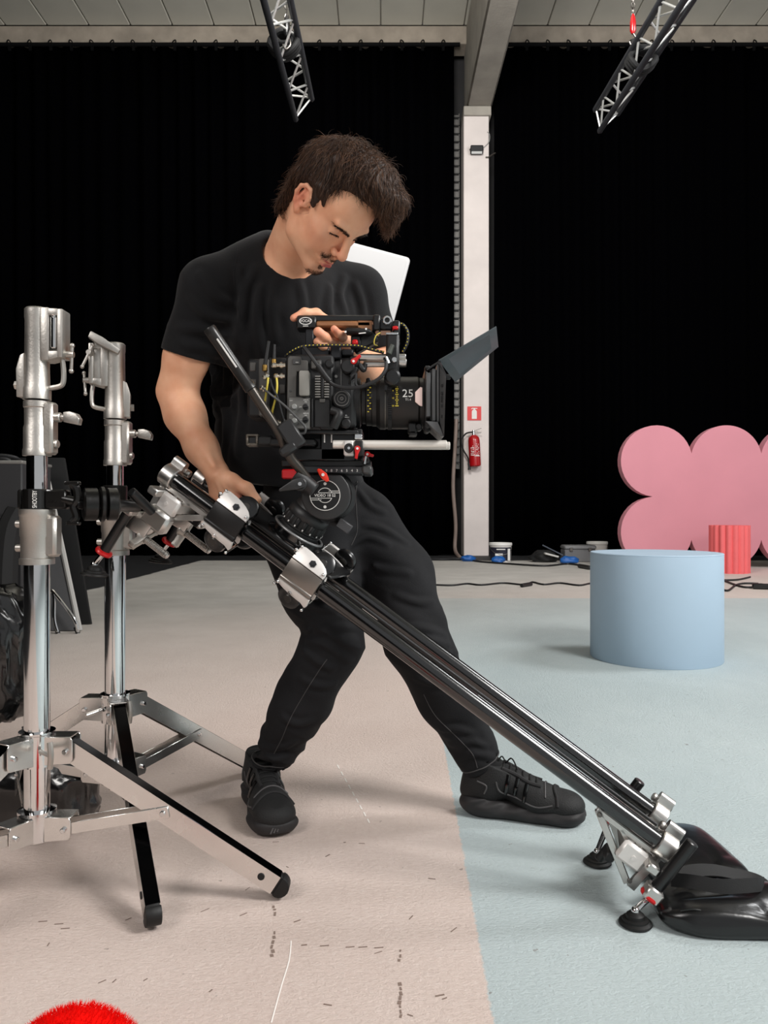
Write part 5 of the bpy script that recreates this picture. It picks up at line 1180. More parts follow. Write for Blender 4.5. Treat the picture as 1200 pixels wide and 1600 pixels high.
mb = MB(); fb(mb, 638, 661, 651, 676, DN + 0.03, 0.05, 0.003); fb(mb, 640, 676, 652, 679, DN + 0.025, 0.06, 0.001); knob(mb, 655, 667, DN + 0.03, 5, 0.04, 16, 0.002); knob(mb, 668, 670, DN + 0.02, 5, 0.05, 16, 0.002); mb.build('lens_support', BLACKP, cr)
mb = MB(); fb(mb, 594, 590, 662, 597, DN + 0.09, 0.05, 0.004); fb(mb, 572, 590, 579, 600, DN + 0.03, 0.03, 0.003); mb.build('lens_rear_motor', BLACKP, cr)
# matte box
MG = pm('grey_matte_box', (92, 93, 94), 0.45, 0.2, bump=0.03, bscale=300); MD = pm('dark_matte_box', (26, 26, 27), 0.5)
mb = MB(); mb.lathe(P(661, 630, DN + 0.075), (1, 0, 0), [(0.058, 0), (0.064, 0.002), (0.064, 0.010), (0.055, 0.012)], 48); fb(mb, 664, 574, 668, 664, DN + 0.02, 0.12, 0.003); mx = mb.build('matte_box_back', MD, cr)
for (x0, x1, y0, y1) in ((666, 673, 582, 651), (675, 681, 576, 658), (682.5, 686.5, 569, 659)):
    mb = MB(); fb(mb, x0, y0, x1, y1, DN - 0.004, 0.155, 0.0015); mb.build('filter_tray', MG, mx)
mb = MB(); fb(mb, 672, 578, 684, 656, DN + 0.004, 0.14); fb(mb, 664, 571, 672, 576, DN + 0.0, 0.03, 0.002); mb.tube([P(667, 578, DN), P(676, 572, DN), P(684, 567, DN)], 0.0025, n=6); mb.build('tray_holder', MD, mx)
# hood: flared frame open to the front
def hood():
    m = MB(); n0 = [P(687, 572, DN - 0.006), P(687, 660, DN - 0.006)]; f0 = [P(687, 576, DN + 0.155), P(687, 656, DN + 0.155)]
    n1 = [P(697, 588, DN - 0.03), P(694, 682, DN - 0.03)]; f1 = [P(697, 590, DN + 0.185), P(694, 672, DN + 0.185)]
    a = [n0[0], n0[1], f0[1], f0[0]]; b_ = [n1[0], n1[1], f1[1], f1[0]]; c_ = sum(b_, Vector()) / 4
    ai = [p + (sum(a, Vector()) / 4 - p) * 0.06 for p in a]; bi = [p + (c_ - p) * 0.05 for p in b_]
    vs = a + b_ + ai + bi; fs = []
    for i in range(4):
        j = (i + 1) % 4; fs += [(i, j, 4 + j, 4 + i), (8 + j, 8 + i, 12 + i, 12 + j), (4 + i, 4 + j, 12 + j, 12 + i), (j, i, 8 + i, 8 + j)]
    m.add(vs, fs); return m
hood().build('hood', MG, mx)
mb = MB(); mb.prism([((x - 680) * k, (670 - y) * k) for x, y in ((665, 658), (684, 659), (690, 672), (694, 682), (689, 681), (678, 671))], -0.10, 0.0, frame(P(680, 670, DN - 0.016), (1, 0, 0), (0, 0, 1))); mb.build('hood_base', MG, mx, bevel=0.001, seg=1)
mb = MB()
for y in (600, 612, 632, 648): fb(mb, 689, y, 692, y + 4, DN - 0.022, 0.004, 0.0006)
fb(mb, 689, 618, 690.5, 628, DN - 0.022, 0.004); fb(mb, 664, 660, 672, 668, DN - 0.006, 0.04, 0.003); mb.build('hood_clip', MD, mx)
fq = [P(686, 564, 1.665), P(776, 511, 1.665), P(779, 542, 1.86)]; fq.append(fq[0] + (fq[2] - fq[1]) + Vector((0.02, 0, -0.012)))
o = slab([fq[0], fq[3], fq[2], fq[1]], 0.0028, pm('slate_grey_flag', (58, 66, 70), 0.5, 0.0, bump=0.03, bscale=200), 'top_flag', mx, 0.0008)
mb = MB(); mb.box(P(699, 589, 1.84), (0.016, 0.01, 0.012), ch=0.002); mb.cyl(P(686, 566, 1.67), P(697, 590, 1.86), 0.004, n=8); mb.build('flag_hinge', MD, mx)
# lower rods, bridge plate, rod clamp
for (x1, y, d) in ((698, 694.5, DN + 0.02), (703, 696.5, DN + 0.13)):
    mb = MB(); mb.cyl(P(520, y, d), P(x1, y, d), 0.0095, n=24, ch=0.0012); mb.build('support_rod', pm('pale_satin_rod', (232, 226, 218), 0.45, 0.55), cr)
mb = MB(); fb(mb, 430, 672, 560, 678, DN + 0.01, 0.12, 0.002); fb(mb, 500, 676, 556, 720, DN + 0.03, 0.11, 0.004); fb(mb, 454, 700, 540, 720, DN + 0.03, 0.10, 0.003); fb(mb, 420, 684, 494, 697, DN + 0.02, 0.06, 0.005); br = mb.build('bridge_plate', BLACKM, cr)
mb = MB(); fb(mb, 537, 688, 553, 712, DN + 0.006, 0.03, 0.003); mb.build('rod_clamp_plate', WHITE_PLATE, br)
mb = MB(); knob(mb, 545, 700, DN + 0.0, 7.5, 0.01, 28, 0.002); fb(mb, 554, 688, 567, 712, DN + 0.004, 0.15, 0.002); fb(mb, 553, 670, 566, 688, DN + 0.02, 0.12, 0.002); mb.build('rod_clamp_block', BLACKP, br)
mb = MB(); knob(mb, 545, 700, DN - 0.001, 2.2, 0.004, 12); mb.build('clamp_screw', CHROME, br)
mb = MB(); mb.cyl(P(569, 725, DN + 0.01), P(571, 713, DN + 0.01), 0.004, n=10); mb.build('lock_pin', CHROME, br)
mb = MB(); fb(mb, 554, 678, 566, 686, DN + 0.017, 0.01, 0.001); mb.build('clamp_cap', CHROME, br)
for x0 in (506, 517):
    mb = MB(); fb(mb, x0, 677, x0 + 2, 691.5, DN + 0.028, 0.004); mb.build('index_mark', WHITEP, br)
red_lever(558.5, 701, DN - 0.004, math.radians(-98), br, 0.022); red_lever(574, 710, DN + 0.05, math.radians(-15), br, 0.014)
mb = MB(); mb.ring(P(571, 718, DN + 0.012), (0, 1, 0), 0.0085, 0.005, 0.03, 20); mb.build('lock_ring', BLACKM, br)
# silver-taped battery corner at the far left of the bridge plate
mb = MB(); c = P(391, 687, DN + 0.02)
for (x0, y0, x1, y1) in ((384, 678, 404, 682), (385, 692, 402, 697), (384, 680, 388, 696), (399, 680, 403, 694)): fb(mb, x0, y0, x1, y1, DN + 0.018, 0.03, 0.002)
mb.build('tape_loop', pm('crumpled_grey_tape', (96, 90, 82), 0.35, 0.5, bump=0.5, bscale=90), br); mb = MB(); fb(mb, 386, 680, 426, 696, DN + 0.022, 0.04, 0.005); mb.build('rear_bracket', BLACKP, br)
# ================================================================== PERSON (implicit surfaces, meshed with surface nets)
def A3(v): return np.array((v[0], v[1], v[2]), dtype=np.float64)
class SDF:
    """ordered list of smooth unions / subtractions of simple solids"""
    def __init__(s): s.ops = []; s.post = None
    def cone(s, a, b, r1, r2=None, k=0.02, sub=False):
        a = A3(a); b = A3(b); r2 = r1 if r2 is None else r2; ab = b - a; l2 = max(1e-12, ab @ ab)
        def f(p):
            t = np.clip(((p - a) @ ab) / l2, 0, 1); return np.linalg.norm(p - a - t[:, None] * ab, axis=1) - (r1 + (r2 - r1) * t)
        s.ops.append((sub, k, f, (a + b) / 2, np.sqrt(l2) / 2 + max(r1, r2))); return s
    def chain(s, pts, rs, k=0.02):
        for i in range(len(pts) - 1): s.cone(pts[i], pts[i + 1], rs[i], rs[i + 1], k)
        return s
    def ell(s, c, r, R=None, k=0.02, sub=False):
        c = A3(c); r = np.array(r, dtype=np.float64); R = np.eye(3) if R is None else np.array(R, dtype=np.float64)
        def f(p):
            q = (p - c) @ R; k0 = np.linalg.norm(q / r, axis=1); k1 = np.linalg.norm(q / (r * r), axis=1) + 1e-9
            return k0 * (k0 - 1) / k1
        s.ops.append((sub, k, f, c, r.max())); return s
    def half(s, o, n, k=0.004):
        """cut away everything on the side the normal points to"""
        o = A3(o); n = A3(n); n = n / np.linalg.norm(n)
        s.ops.append((True, k, lambda p: -((p - o) @ n), o, 1e3)); return s
    def __call__(s, p, ops=None):
        d = np.full(len(p), 1.0)
        for sub, k, f, c, r in (s.ops if ops is None else ops):
            q = f(p)
            if sub:
                h = np.clip(0.5 - 0.5 * (d + q) / k, 0, 1); d = d * (1 - h) - q * h + k * h * (1 - h)
            else:
                h = np.clip(0.5 + 0.5 * (q - d) / k, 0, 1); d = q * (1 - h) + d * h - k * h * (1 - h)
        if s.post is not None: d = s.post(p, d)
        return d
    def near(s, c, rad):
        return [o for o in s.ops if np.linalg.norm(o[3] - c) < o[4] + rad + 0.06]

def mesh_sdf(sdf, lo, hi, vox):
    lo = np.array(lo, float); B = 8
    nb = np.ceil((np.array(hi, float) - lo) / (vox * B)).astype(int); nn = nb * B + 1
    cx = [lo[i] + (np.arange(nb[i]) + 0.5) * vox * B for i in range(3)]
    val = np.ones(nn, np.float32)
    act = np.zeros(nb, bool); SB = 6
    for i in range(0, nb[0], SB):
        for j in range(0, nb[1], SB):
            for k in range(0, nb[2], SB):
                X, Y, Z = np.meshgrid(cx[0][i:i + SB], cx[1][j:j + SB], cx[2][k:k + SB], indexing='ij')
                p = np.stack([X.ravel(), Y.ravel(), Z.ravel()], 1); c = p.mean(0); rad = np.linalg.norm(p - c, axis=1).max() + vox * B
                ops = sdf.near(c, rad)
                if not ops: continue
                d = sdf(p, ops).reshape(X.shape); a = np.abs(d) < vox * B * 1.35
                act[i:i + SB, j:j + SB, k:k + SB] = a
                sgn = np.where(d < 0, -1.0, 1.0)
                for (u, v, w) in np.argwhere(sgn < 0):
                    val[(i + u) * B:(i + u + 1) * B + 1, (j + v) * B:(j + v + 1) * B + 1, (k + w) * B:(k + w + 1) * B + 1] = -1
                idx = np.argwhere(a)
                if not len(idx): continue
                ar = np.arange(B + 1); gx, gy, gz = np.meshgrid(ar, ar, ar, indexing='ij'); off = np.stack([gx.ravel(), gy.ravel(), gz.ravel()], 1)
                nodes = ((idx + np.array([i, j, k]))[:, None, :] * B + off[None]).reshape(-1, 3)
                fl = np.unique((nodes[:, 0] * nn[1] + nodes[:, 1]) * nn[2] + nodes[:, 2])
                q = np.stack([fl // (nn[1] * nn[2]), (fl // nn[2]) % nn[1], fl % nn[2]], 1)
                val.ravel()[fl] = sdf(lo + q * vox, ops)
    ins = val < 0
    n = [m - 1 for m in nn]; cnt = np.zeros(n, np.int8)
    for a in (0, 1):
        for b in (0, 1):
            for c in (0, 1): cnt += ins[a:n[0] + a, b:n[1] + b, c:n[2] + c]
    cells = np.argwhere((cnt > 0) & (cnt < 8))
    cid = np.full(n, -1, np.int32); cid[cells[:, 0], cells[:, 1], cells[:, 2]] = np.arange(len(cells))
    cor = [(a, b, c) for a in (0, 1) for b in (0, 1) for c in (0, 1)]
    cv = np.stack([val[cells[:, 0] + a, cells[:, 1] + b, cells[:, 2] + c] for a, b, c in cor], 1)
    acc = np.zeros((len(cells), 3)); w = np.zeros(len(cells))
    for i in range(8):
        for j in range(i + 1, 8):
            if sum(abs(x - y) for x, y in zip(cor[i], cor[j])) != 1: continue
            m = (cv[:, i] < 0) != (cv[:, j] < 0); t = np.where(m, cv[:, i] / (cv[:, i] - cv[:, j] + 1e-12), 0)
            pt = np.array(cor[i], float) + t[:, None] * (np.array(cor[j], float) - np.array(cor[i], float)); acc += pt * m[:, None]; w += m
    verts = lo + (cells + acc / w[:, None]) * vox
    quads = []
    for ax in range(3):
        sl0 = [slice(None)] * 3; sl1 = [slice(None)] * 3; sl0[ax] = slice(0, n[ax]); sl1[ax] = slice(1, n[ax] + 1)
        e = np.argwhere(ins[tuple(sl0)] != ins[tuple(sl1)]); o1, o2 = [(1, 2), (2, 0), (0, 1)][ax]
        e = e[(e[:, o1] > 0) & (e[:, o2] > 0) & (e[:, o1] < n[o1]) & (e[:, o2] < n[o2])]
        ids = []
        for d1, d2 in ((1, 1), (0, 1), (0, 0), (1, 0)):
            q = e.copy(); q[:, o1] -= d1; q[:, o2] -= d2; ids.append(cid[q[:, 0], q[:, 1], q[:, 2]])
        f = np.stack(ids, 1); flip = ~ins[e[:, 0], e[:, 1], e[:, 2]]; f[flip] = f[flip][:, ::-1]; quads.append(f[(f >= 0).all(1)])
    return verts, np.concatenate(quads)

def obj_np(name, verts, quads, mat, parent, relax=2):
    org = ROOT_LOC[parent.name]
    if relax:                                  # light Laplacian relaxing evens the quads out
        ed = np.concatenate([quads[:, [0, 1]], quads[:, [1, 2]], quads[:, [2, 3]], quads[:, [3, 0]]])
        for lam in ([0.5, -0.53] * relax):
            s = np.zeros_like(verts); c = np.zeros(len(verts))
            for a, b in ((0, 1), (1, 0)):
                for x in range(3): s[:, x] += np.bincount(ed[:, a], verts[ed[:, b], x], len(verts))
                c += np.bincount(ed[:, a], minlength=len(verts))
            verts = verts + lam * (s / np.maximum(c, 1)[:, None] - verts)
    me = bpy.data.meshes.new(name); nv, nq = len(verts), len(quads)
    me.vertices.add(nv); me.vertices.foreach_set('co', (verts - A3(org)).astype(np.float32).ravel())
    me.loops.add(nq * 4); me.loops.foreach_set('vertex_index', quads.astype(np.int32).ravel())
    me.polygons.add(nq); me.polygons.foreach_set('loop_start', np.arange(0, nq * 4, 4, dtype=np.int32)); me.polygons.foreach_set('loop_total', np.full(nq, 4, np.int32))
    me.polygons.foreach_set('use_smooth', np.ones(nq, bool)); me.update(); me.validate()
    o = bpy.data.objects.new(name, me); COL.objects.link(o); o.parent = parent; me.materials.append(mat); ROOT_LOC[o.name] = org
    return o, verts
def march_n(sdf, O, d, n=60, maxd=0.16):
    d = A3(d); d = d / np.linalg.norm(d); t = np.zeros(len(O)); O = np.array(O)
    for i in range(n):
        v = sdf(O + d * t[:, None]); t = np.minimum(t + v * 0.85, maxd)
        if np.abs(v).max() < 0.0004: break
    return O + d * t[:, None]
def march(sdf, o, d, n=90, maxd=4.0):
    o = A3(o); d = A3(d); d = d / np.linalg.norm(d); t = 0.0
    for i in range(n):
        v = float(sdf((o + d * t)[None])[0]); t += v * 0.85
        if abs(v) < 0.0004 or t > maxd: break
    return Vector(o + d * t)
def ray_px(sdf, px, py, lift=0.0, t0=1.3):
    d = Vector(((px - 600) / FPX, 1, (800 - py) / FPX)); dn = d.normalized(); o = Vector((0, 0, EYE)) + dn * t0
    p = march(sdf, o, dn); return p - dn * lift
def sdf_grad(sdf, p, e=0.0015):
    g = np.zeros_like(p)
    for i in range(3):
        h = np.zeros(3); h[i] = e; g[:, i] = sdf(p + h) - sdf(p - h)
    return g / (np.linalg.norm(g, axis=1)[:, None] + 1e-12)

# ---- head frame fitted to the photograph
HF = Vector((0.384, -0.180, -0.906)).normalized(); HR = Vector((-0.626, -0.772, -0.112)).normalized(); HU = HR.cross(HF).normalized(); HR = HF.cross(HU).normalized()
HCN = Vector((-0.1244, 1.7117, 1.4798))
HMX = np.array([A3(HF), A3(HR), A3(HU)]).T
def Hd(f, r, u): return HCN + HF * f + HR * r + HU * u
NB = P(446, 408, 1.93)                      # base of the neck
RS, LS = P(330, 452, 1.88), P(562, 456, 2.05)
REL, RWR = P(277, 612, 1.935), P(338, 738, 1.865)
LEL, LWR = P(590, 590, 2.05), P(556, 556, 1.86)

skin = SDF()
H = lambda f, r, u: A3(Hd(f, r, u))
def hell(c, r, k=0.015, sub=False, Rx=None):
    R = HMX if Rx is None else HMX @ Rx
    skin.ell(H(*c), r, R, k, sub)
def hcone(a, b, r1, r2, k=0.015, sub=False): skin.cone(H(*a), H(*b), r1, r2, k, sub)
# neck, shoulders and trunk under the shirt
skin.cone(H(-0.045, 0, -0.035), NB, 0.054, 0.058, 0.02); skin.cone(H(-0.01, 0.0, -0.06), A3(NB) + np.array((0.02, -0.04, -0.02)), 0.042, 0.05, 0.02)
skin.cone(A3(NB) + np.array([0, .02, -.04]), A3(RS), 0.055, 0.05, 0.05); skin.cone(A3(NB) + np.array([0, .02, -.04]), A3(LS), 0.055, 0.05, 0.05)
skin.cone(P(440, 480, 1.98), P(470, 640, 2.04), 0.105, 0.10, 0.06)
# skull, face
hell((-0.012, 0, 0.042), (0.098, 0.077, 0.083), 0.01)
hell((0.028, 0, -0.028), (0.064, 0.060, 0.078), 0.03)
hell((0.052, 0, 0.050), (0.040, 0.058, 0.046), 0.02)
for s in (-1, 1):
    hcone((-0.004, s * 0.056, -0.040), (0.020, s * 0.050, -0.070), 0.018, 0.017, 0.025)
    hcone((0.020, s * 0.050, -0.070), (0.080, s * 0.014, -0.098), 0.017, 0.015, 0.025)
    hell((0.053, s * 0.045, -0.014), (0.026, 0.020, 0.020), 0.02)
    hell((0.060, s * 0.032, -0.045), (0.026, 0.024, 0.026), 0.02)
hell((0.086, 0, -0.097), (0.015, 0.021, 0.017), 0.014)
hell((0.078, 0, -0.060), (0.026, 0.030, 0.026), 0.014)
for s in (-1, 1):
    hell((0.098, s * 0.031, 0.010), (0.019, 0.020, 0.0125), 0.010, True)          # eye sockets
    hcone((0.0915, s * 0.010, 0.031), (0.082, s * 0.046, 0.036), 0.0075, 0.006, 0.010)   # brow ridge
    hell((0.0725, s * 0.0315, 0.0115), (0.0135, 0.0145, 0.0125), None or HMX is None or 0.003)                      # closed lids over the eyeball
    hcone((0.0835, s * 0.018, 0.0055), (0.0795, s * 0.044, 0.0050), 0.0022, 0.0018, 0.003, False)  # lower lid edge
    hcone((0.0865, s * 0.019, 0.0035 + 0.0028), (0.0815, s * 0.043, 0.0035 + 0.0022), 0.0010, 0.0010, 0.002, True)     # slit
hcone((0.090, 0, 0.026), (0.116, 0, -0.016), 0.0085, 0.0098, 0.010)
hell((0.1165, 0, -0.0205), (0.0105, 0.0105, 0.0098), 0.006)
for s in (-1, 1):
    hell((0.1015, s * 0.0125, -0.0255), (0.0110, 0.0066, 0.0078), 0.005)
    hell((0.1055, s * 0.0062, -0.0330), (0.0062, 0.0034, 0.0035), 0.002, True)
    hcone((0.098, s * 0.0215, -0.026), (0.089, s * 0.031, -0.054), 0.0022, 0.0016, 0.006, True)      # nasolabial fold
hcone((0.1105, 0, -0.030), (0.104, 0, -0.050), 0.0045, 0.004, 0.006)
hcone((0.1060, -0.004, -0.0545), (0.0950, -0.023, -0.0595), 0.0052, 0.003, 0.004); hcone((0.1060, 0.004, -0.0545), (0.0950, 0.023, -0.0595), 0.0052, 0.003, 0.004)
hcone((0.1025, -0.010, -0.0685), (0.1025, 0.010, -0.0685), 0.0066, 0.0066, 0.005)
hcone((0.1105, -0.006, -0.0612), (0.0985, -0.025, -0.0610), 0.0018, 0.0014, 0.0025, True); hcone((0.1105, 0.006, -0.0612), (0.0985, 0.025, -0.0610), 0.0018, 0.0014, 0.0025, True)
hcone((0.103, -0.012, -0.0815), (0.103, 0.012, -0.0815), 0.006, 0.006, 0.008, True)                  # groove under the lip
for s in (-1, 1):                                                                              # ears
    ring_ = [(0.012, 0.071, 0.006), (0.012, 0.078, 0.022), (0.002, 0.084, 0.032), (-0.011, 0.088, 0.030), (-0.020, 0.0895, 0.018), (-0.021, 0.087, 0.000), (-0.014, 0.082, -0.016), (-0.006, 0.077, -0.026)]
    for a, b in zip(ring_[:-1], ring_[1:]): hcone((a[0], s * a[1], a[2]), (b[0], s * b[1], b[2]), 0.0045, 0.0045, 0.003)
    hell((-0.004, s * 0.078, 0.004), (0.016, 0.0042, 0.026), 0.004, False, None)
    hell((0.001, s * 0.076, -0.027), (0.0078, 0.0052, 0.0090), 0.005)
    hcone((-0.010, s * 0.083, 0.020), (-0.009, s * 0.081, -0.008), 0.0030, 0.0032, 0.004)
    hell((0.000, s * 0.083, -0.001), (0.0066, 0.007, 0.0100), 0.004, True)
    hell((0.010, s * 0.074, -0.003), (0.0045, 0.0062, 0.0065), 0.004)
# right arm and the hand that grips the slider
skin.chain([RS, P(291, 560, 1.915), REL, P(289, 648, 1.92), P(315, 700, 1.885), RWR], [0.056, 0.051, 0.045, 0.0465, 0.036, 0.0295], 0.03)
skin.ell(P(281, 590, 1.925), (0.03, 0.03, 0.04), None, 0.03)
kn = [P(369, 778, 1.852), P(357, 786, 1.860), P(345, 787, 1.870), P(335, 782, 1.880)]
for q, r1, r2 in zip(kn, (0.022, 0.023, 0.022, 0.020), (0.0145, 0.0145, 0.014, 0.013)): skin.cone(RWR, q, r1, r2, 0.012)
for q in kn:
    a = q + Vector((0.008, -0.012, -0.038)); b = a + Vector((0.008, -0.022, -0.022)); c = b + Vector((0.004, -0.022, 0.002))
    skin.chain([q, a, b, c], [0.0115, 0.0100, 0.0092, 0.0082], 0.005)
skin.chain([RWR + Vector((0.008, -0.006, -0.006)), P(362, 752, 1.846), P(386, 764, 1.838), P(402, 781, 1.832)], [0.020, 0.0185, 0.0145, 0.0105], 0.012)
skin.cone(P(352, 750, 1.853), P(366, 766, 1.850), 0.015, 0.012, 0.012)
for a_, b_ in ((P(341, 744, 1.838), P(366, 780, 1.838)), (P(338, 746, 1.840), P(352, 786, 1.845))): skin.cone(a_, b_, 0.0045, 0.0035, 0.008)
skin.cone(P(302, 668, 1.872), P(334, 728, 1.836), 0.006, 0.0045, 0.015)
# left arm and the hand on the top handle
skin.chain([LS, P(585, 530, 2.05), LEL, P(578, 578, 1.96), LWR], [0.054, 0.049, 0.044, 0.041, 0.029], 0.03)
skin.cone(LWR, P(532, 536, 1.818), 0.029, 0.022, 0.015); skin.cone(LWR, P(522, 524, 1.806), 0.026, 0.020, 0.015); skin.cone(LWR, P(527, 549, 1.812), 0.026, 0.016, 0.015)
skin.chain([P(534, 524, 1.808), P(536, 527, 1.775), P(529, 522, 1.738), P(522, 514, 1.722)], [0.0125, 0.0098, 0.0090, 0.0080], 0.004)
skin.chain([P(528, 534, 1.808), P(520, 537, 1.768), P(508, 527, 1.722), P(497, 518.5, 1.712)], [0.013, 0.0105, 0.0105, 0.0108], 0.004)
skin.chain([P(525, 544, 1.806), P(516, 548, 1.768), P(505, 541, 1.730), P(496, 534, 1.722)], [0.0125, 0.0098, 0.0095, 0.0092], 0.004)
skin.chain([P(523, 553, 1.806), P(518, 560, 1.776), P(511, 560, 1.755), P(507, 557, 1.745)], [0.0115, 0.0090, 0.0082, 0.0075], 0.004)
skin.chain([P(528, 524, 1.81), P(513, 505, 1.798), P(494, 490.5, 1.772), P(476, 489, 1.752), P(459, 497, 1.742)], [0.018, 0.0145, 0.0120, 0.0105, 0.0085], 0.008)

PR = thing('person', 'man in black T-shirt, black jeans and black trainers bending over the camera and slider', 'person', (-0.05, 2.05, 0))
SKIN = bpy.data.materials.new('skin'); SKIN.use_nodes = True
nt = SKIN.node_tree; b = nt.nodes['Principled BSDF']
at = nt.nodes.new('ShaderNodeVertexColor'); at.layer_name = 'skin_zones'; sx = nt.nodes.new('ShaderNodeSeparateColor'); nt.links.new(at.outputs[0], sx.inputs[0])
tc = nt.nodes.new('ShaderNodeTexCoord'); nz = nt.nodes.new('ShaderNodeTexNoise'); nz.inputs['Scale'].default_value = 22; nz.inputs['Detail'].default_value = 6; nt.links.new(tc.outputs['Object'], nz.inputs['Vector'])
rp = nt.nodes.new('ShaderNodeValToRGB'); rp.color_ramp.elements[0].position = 0.3; rp.color_ramp.elements[1].position = 0.7
rp.color_ramp.elements[0].color = (*lin((228, 163, 128)), 1); rp.color_ramp.elements[1].color = (*lin((240, 185, 150)), 1); nt.links.new(nz.outputs['Fac'], rp.inputs[0])
prev = rp.outputs[0]
for ch, col in ((2, (216, 124, 102)), (0, (178, 84, 80)), (1, (96, 68, 54))):
    mx_ = nt.nodes.new('ShaderNodeMix'); mx_.data_type = 'RGBA'; nt.links.new(sx.outputs[ch], mx_.inputs[0]); nt.links.new(prev, mx_.inputs[6]); mx_.inputs[7].default_value = (*lin(col), 1); prev = mx_.outputs[2]
nt.links.new(prev, b.inputs['Base Color']); b.inputs['Roughness'].default_value = 0.52; b.inputs['Specular IOR Level'].default_value = 0.35
b.inputs['Subsurface Weight'].default_value = 0.12; b.inputs['Subsurface Radius'].default_value = (0.010, 0.004, 0.002); b.inputs['Subsurface Scale'].default_value = 0.6
n2 = nt.nodes.new('ShaderNodeTexNoise'); n2.inputs['Scale'].default_value = 450; nt.links.new(tc.outputs['Object'], n2.inputs['Vector']); bp = nt.nodes.new('ShaderNodeBump'); bp.inputs['Strength'].default_value = 0.08; bp.inputs['Distance'].default_value = 0.002; nt.links.new(n2.outputs['Fac'], bp.inputs['Height']); nt.links.new(bp.outputs[0], b.inputs['Normal'])

V, Q = mesh_sdf(skin, (-0.62, 1.56, 0.80), (0.08, 2.19, 1.63), 0.0021)
body_o, V = obj_np('body', V, Q, SKIN, PR, relax=1)
hv = (V - A3(HCN)) @ HMX
def gauss(c, r): return np.exp(-(((hv - np.array(c)) / np.array(r)) ** 2).sum(1))
lips = np.clip(gauss((0.104, 0, -0.0560), (0.012, 0.0185, 0.0036)) * 1.3, 0, 1); lips = np.maximum(lips, np.clip(gauss((0.104, 0, -0.0675), (0.012, 0.016, 0.0056)) * 1.4, 0, 1)); lips = np.where(lips > 0.35, np.clip(lips * 1.3, 0, 1), lips * 0.3)
stub = 0.40 * gauss((0.085, 0, -0.098), (0.035, 0.030, 0.020)) + 0.35 * gauss((0.10, 0, -0.044), (0.02, 0.028, 0.008)) + 0.12 * gauss((0.03, 0, -0.085), (0.05, 0.07, 0.03))
flush = 0.55 * gauss((0.112, 0, -0.02), (0.016, 0.018, 0.014)) + 0.35 * np.maximum(gauss((0.06, 0.05, -0.02), (0.03, 0.02, 0.025)), gauss((0.06, -0.05, -0.02), (0.03, 0.02, 0.025))) + 0.7 * np.maximum(gauss((-0.006, 0.085, 0.0), (0.02, 0.012, 0.035)), gauss((-0.006, -0.085, 0.0), (0.02, 0.012, 0.035)))
for q in list(kn) + [P(497, 518, 1.712), P(523, 514, 1.72), P(459, 497, 1.742), P(378, 776, 1.846)]: flush += 0.6 * np.exp(-(np.linalg.norm(V - A3(q), axis=1) / 0.016) ** 2)
colr = np.zeros((len(V), 4), np.float32); colr[:, 0] = lips * (1 - 0); colr[:, 1] = np.clip(stub * (1 - lips), 0, 1); colr[:, 2] = np.clip(flush, 0, 0.9); colr[:, 3] = 1
ca_ = body_o.data.color_attributes.new('skin_zones', 'FLOAT_COLOR', 'POINT'); ca_.data.foreach_set('color', colr.ravel())

# ---- hair
HAIRM = pm('dark_brown_hair', (50, 35, 27), 0.5, spec=0.25, var=0.25, vscale=60)
HAIRL = pm('brown_hair_strand', (92, 64, 46), 0.42, spec=0.35, var=0.35, vscale=25)
hair = SDF()
def Hh(c, r, k=0.02, sub=False): hair.ell(H(*c), r, HMX, k, sub)
Hh((-0.017, 0, 0.047), (0.106, 0.084, 0.088), 0.02)
hair.cone(H(-0.085, 0, 0.03), H(-0.078, 0, -0.070), 0.036, 0.022, 0.03)
for s in (-1, 1): hair.cone(H(-0.058, s * 0.046, 0.00), H(-0.058, s * 0.040, -0.078), 0.028, 0.014, 0.02)
Hh((0.084, 0.012, 0.016), (0.072, 0.125, 0.104), 0.012, True)                # clear of the face
Hh((0.060, 0, -0.075), (0.080, 0.13, 0.090), 0.012, True)
for s in (-1, 1): Hh((-0.01, s * 0.06, -0.055), (0.028, 0.05, 0.045), 0.008, True)
Hh((-0.005, -0.005, 0.112), (0.070, 0.060, 0.036), 0.03)
Hh((0.036, -0.014, 0.130), (0.058, 0.056, 0.036), 0.025)
Hh((0.080, -0.034, 0.126), (0.028, 0.036, 0.030), 0.02)
hair.cone(H(0.086, -0.040, 0.130), H(0.108, -0.050, 0.094), 0.022, 0.008, 0.015); hair.cone(H(0.070, -0.062, 0.118), H(0.092, -0.066, 0.080), 0.020, 0.007, 0.012)
for s in (-1, 1):
    hair.cone(H(0.006, s * 0.074, 0.050), H(0.022, s * 0.0745, 0.016), 0.012, 0.005, 0.010)
    hair.cone(H(0.020, s * 0.072, 0.060), H(0.036, s * 0.069, 0.034), 0.012, 0.004, 0.010)
    Hh((-0.006, s * 0.096, 0.000), (0.024, 0.026, 0.036), 0.006, True)
def hair_post(p, d):
    q = (p - A3(HCN)) @ HMX
    a = q[:, 0] * 55 + 25 * q[:, 2]; b_ = q[:, 1] * 150 + 30 * np.sin(q[:, 0] * 28 + q[:, 2] * 20)
    return d + 0.0022 * np.sin(b_) * np.cos(a * 0.35 + q[:, 2] * 30) + 0.0016 * np.sin(b_ * 2.3 + 3 * np.sin(a * 0.4))
hair.post = hair_post
HV, HQ = mesh_sdf(hair, A3(HCN) - 0.25, A3(HCN) + 0.25, 0.0026)
hair_o, HV = obj_np('hair', HV, HQ, HAIRM, PR, relax=0)

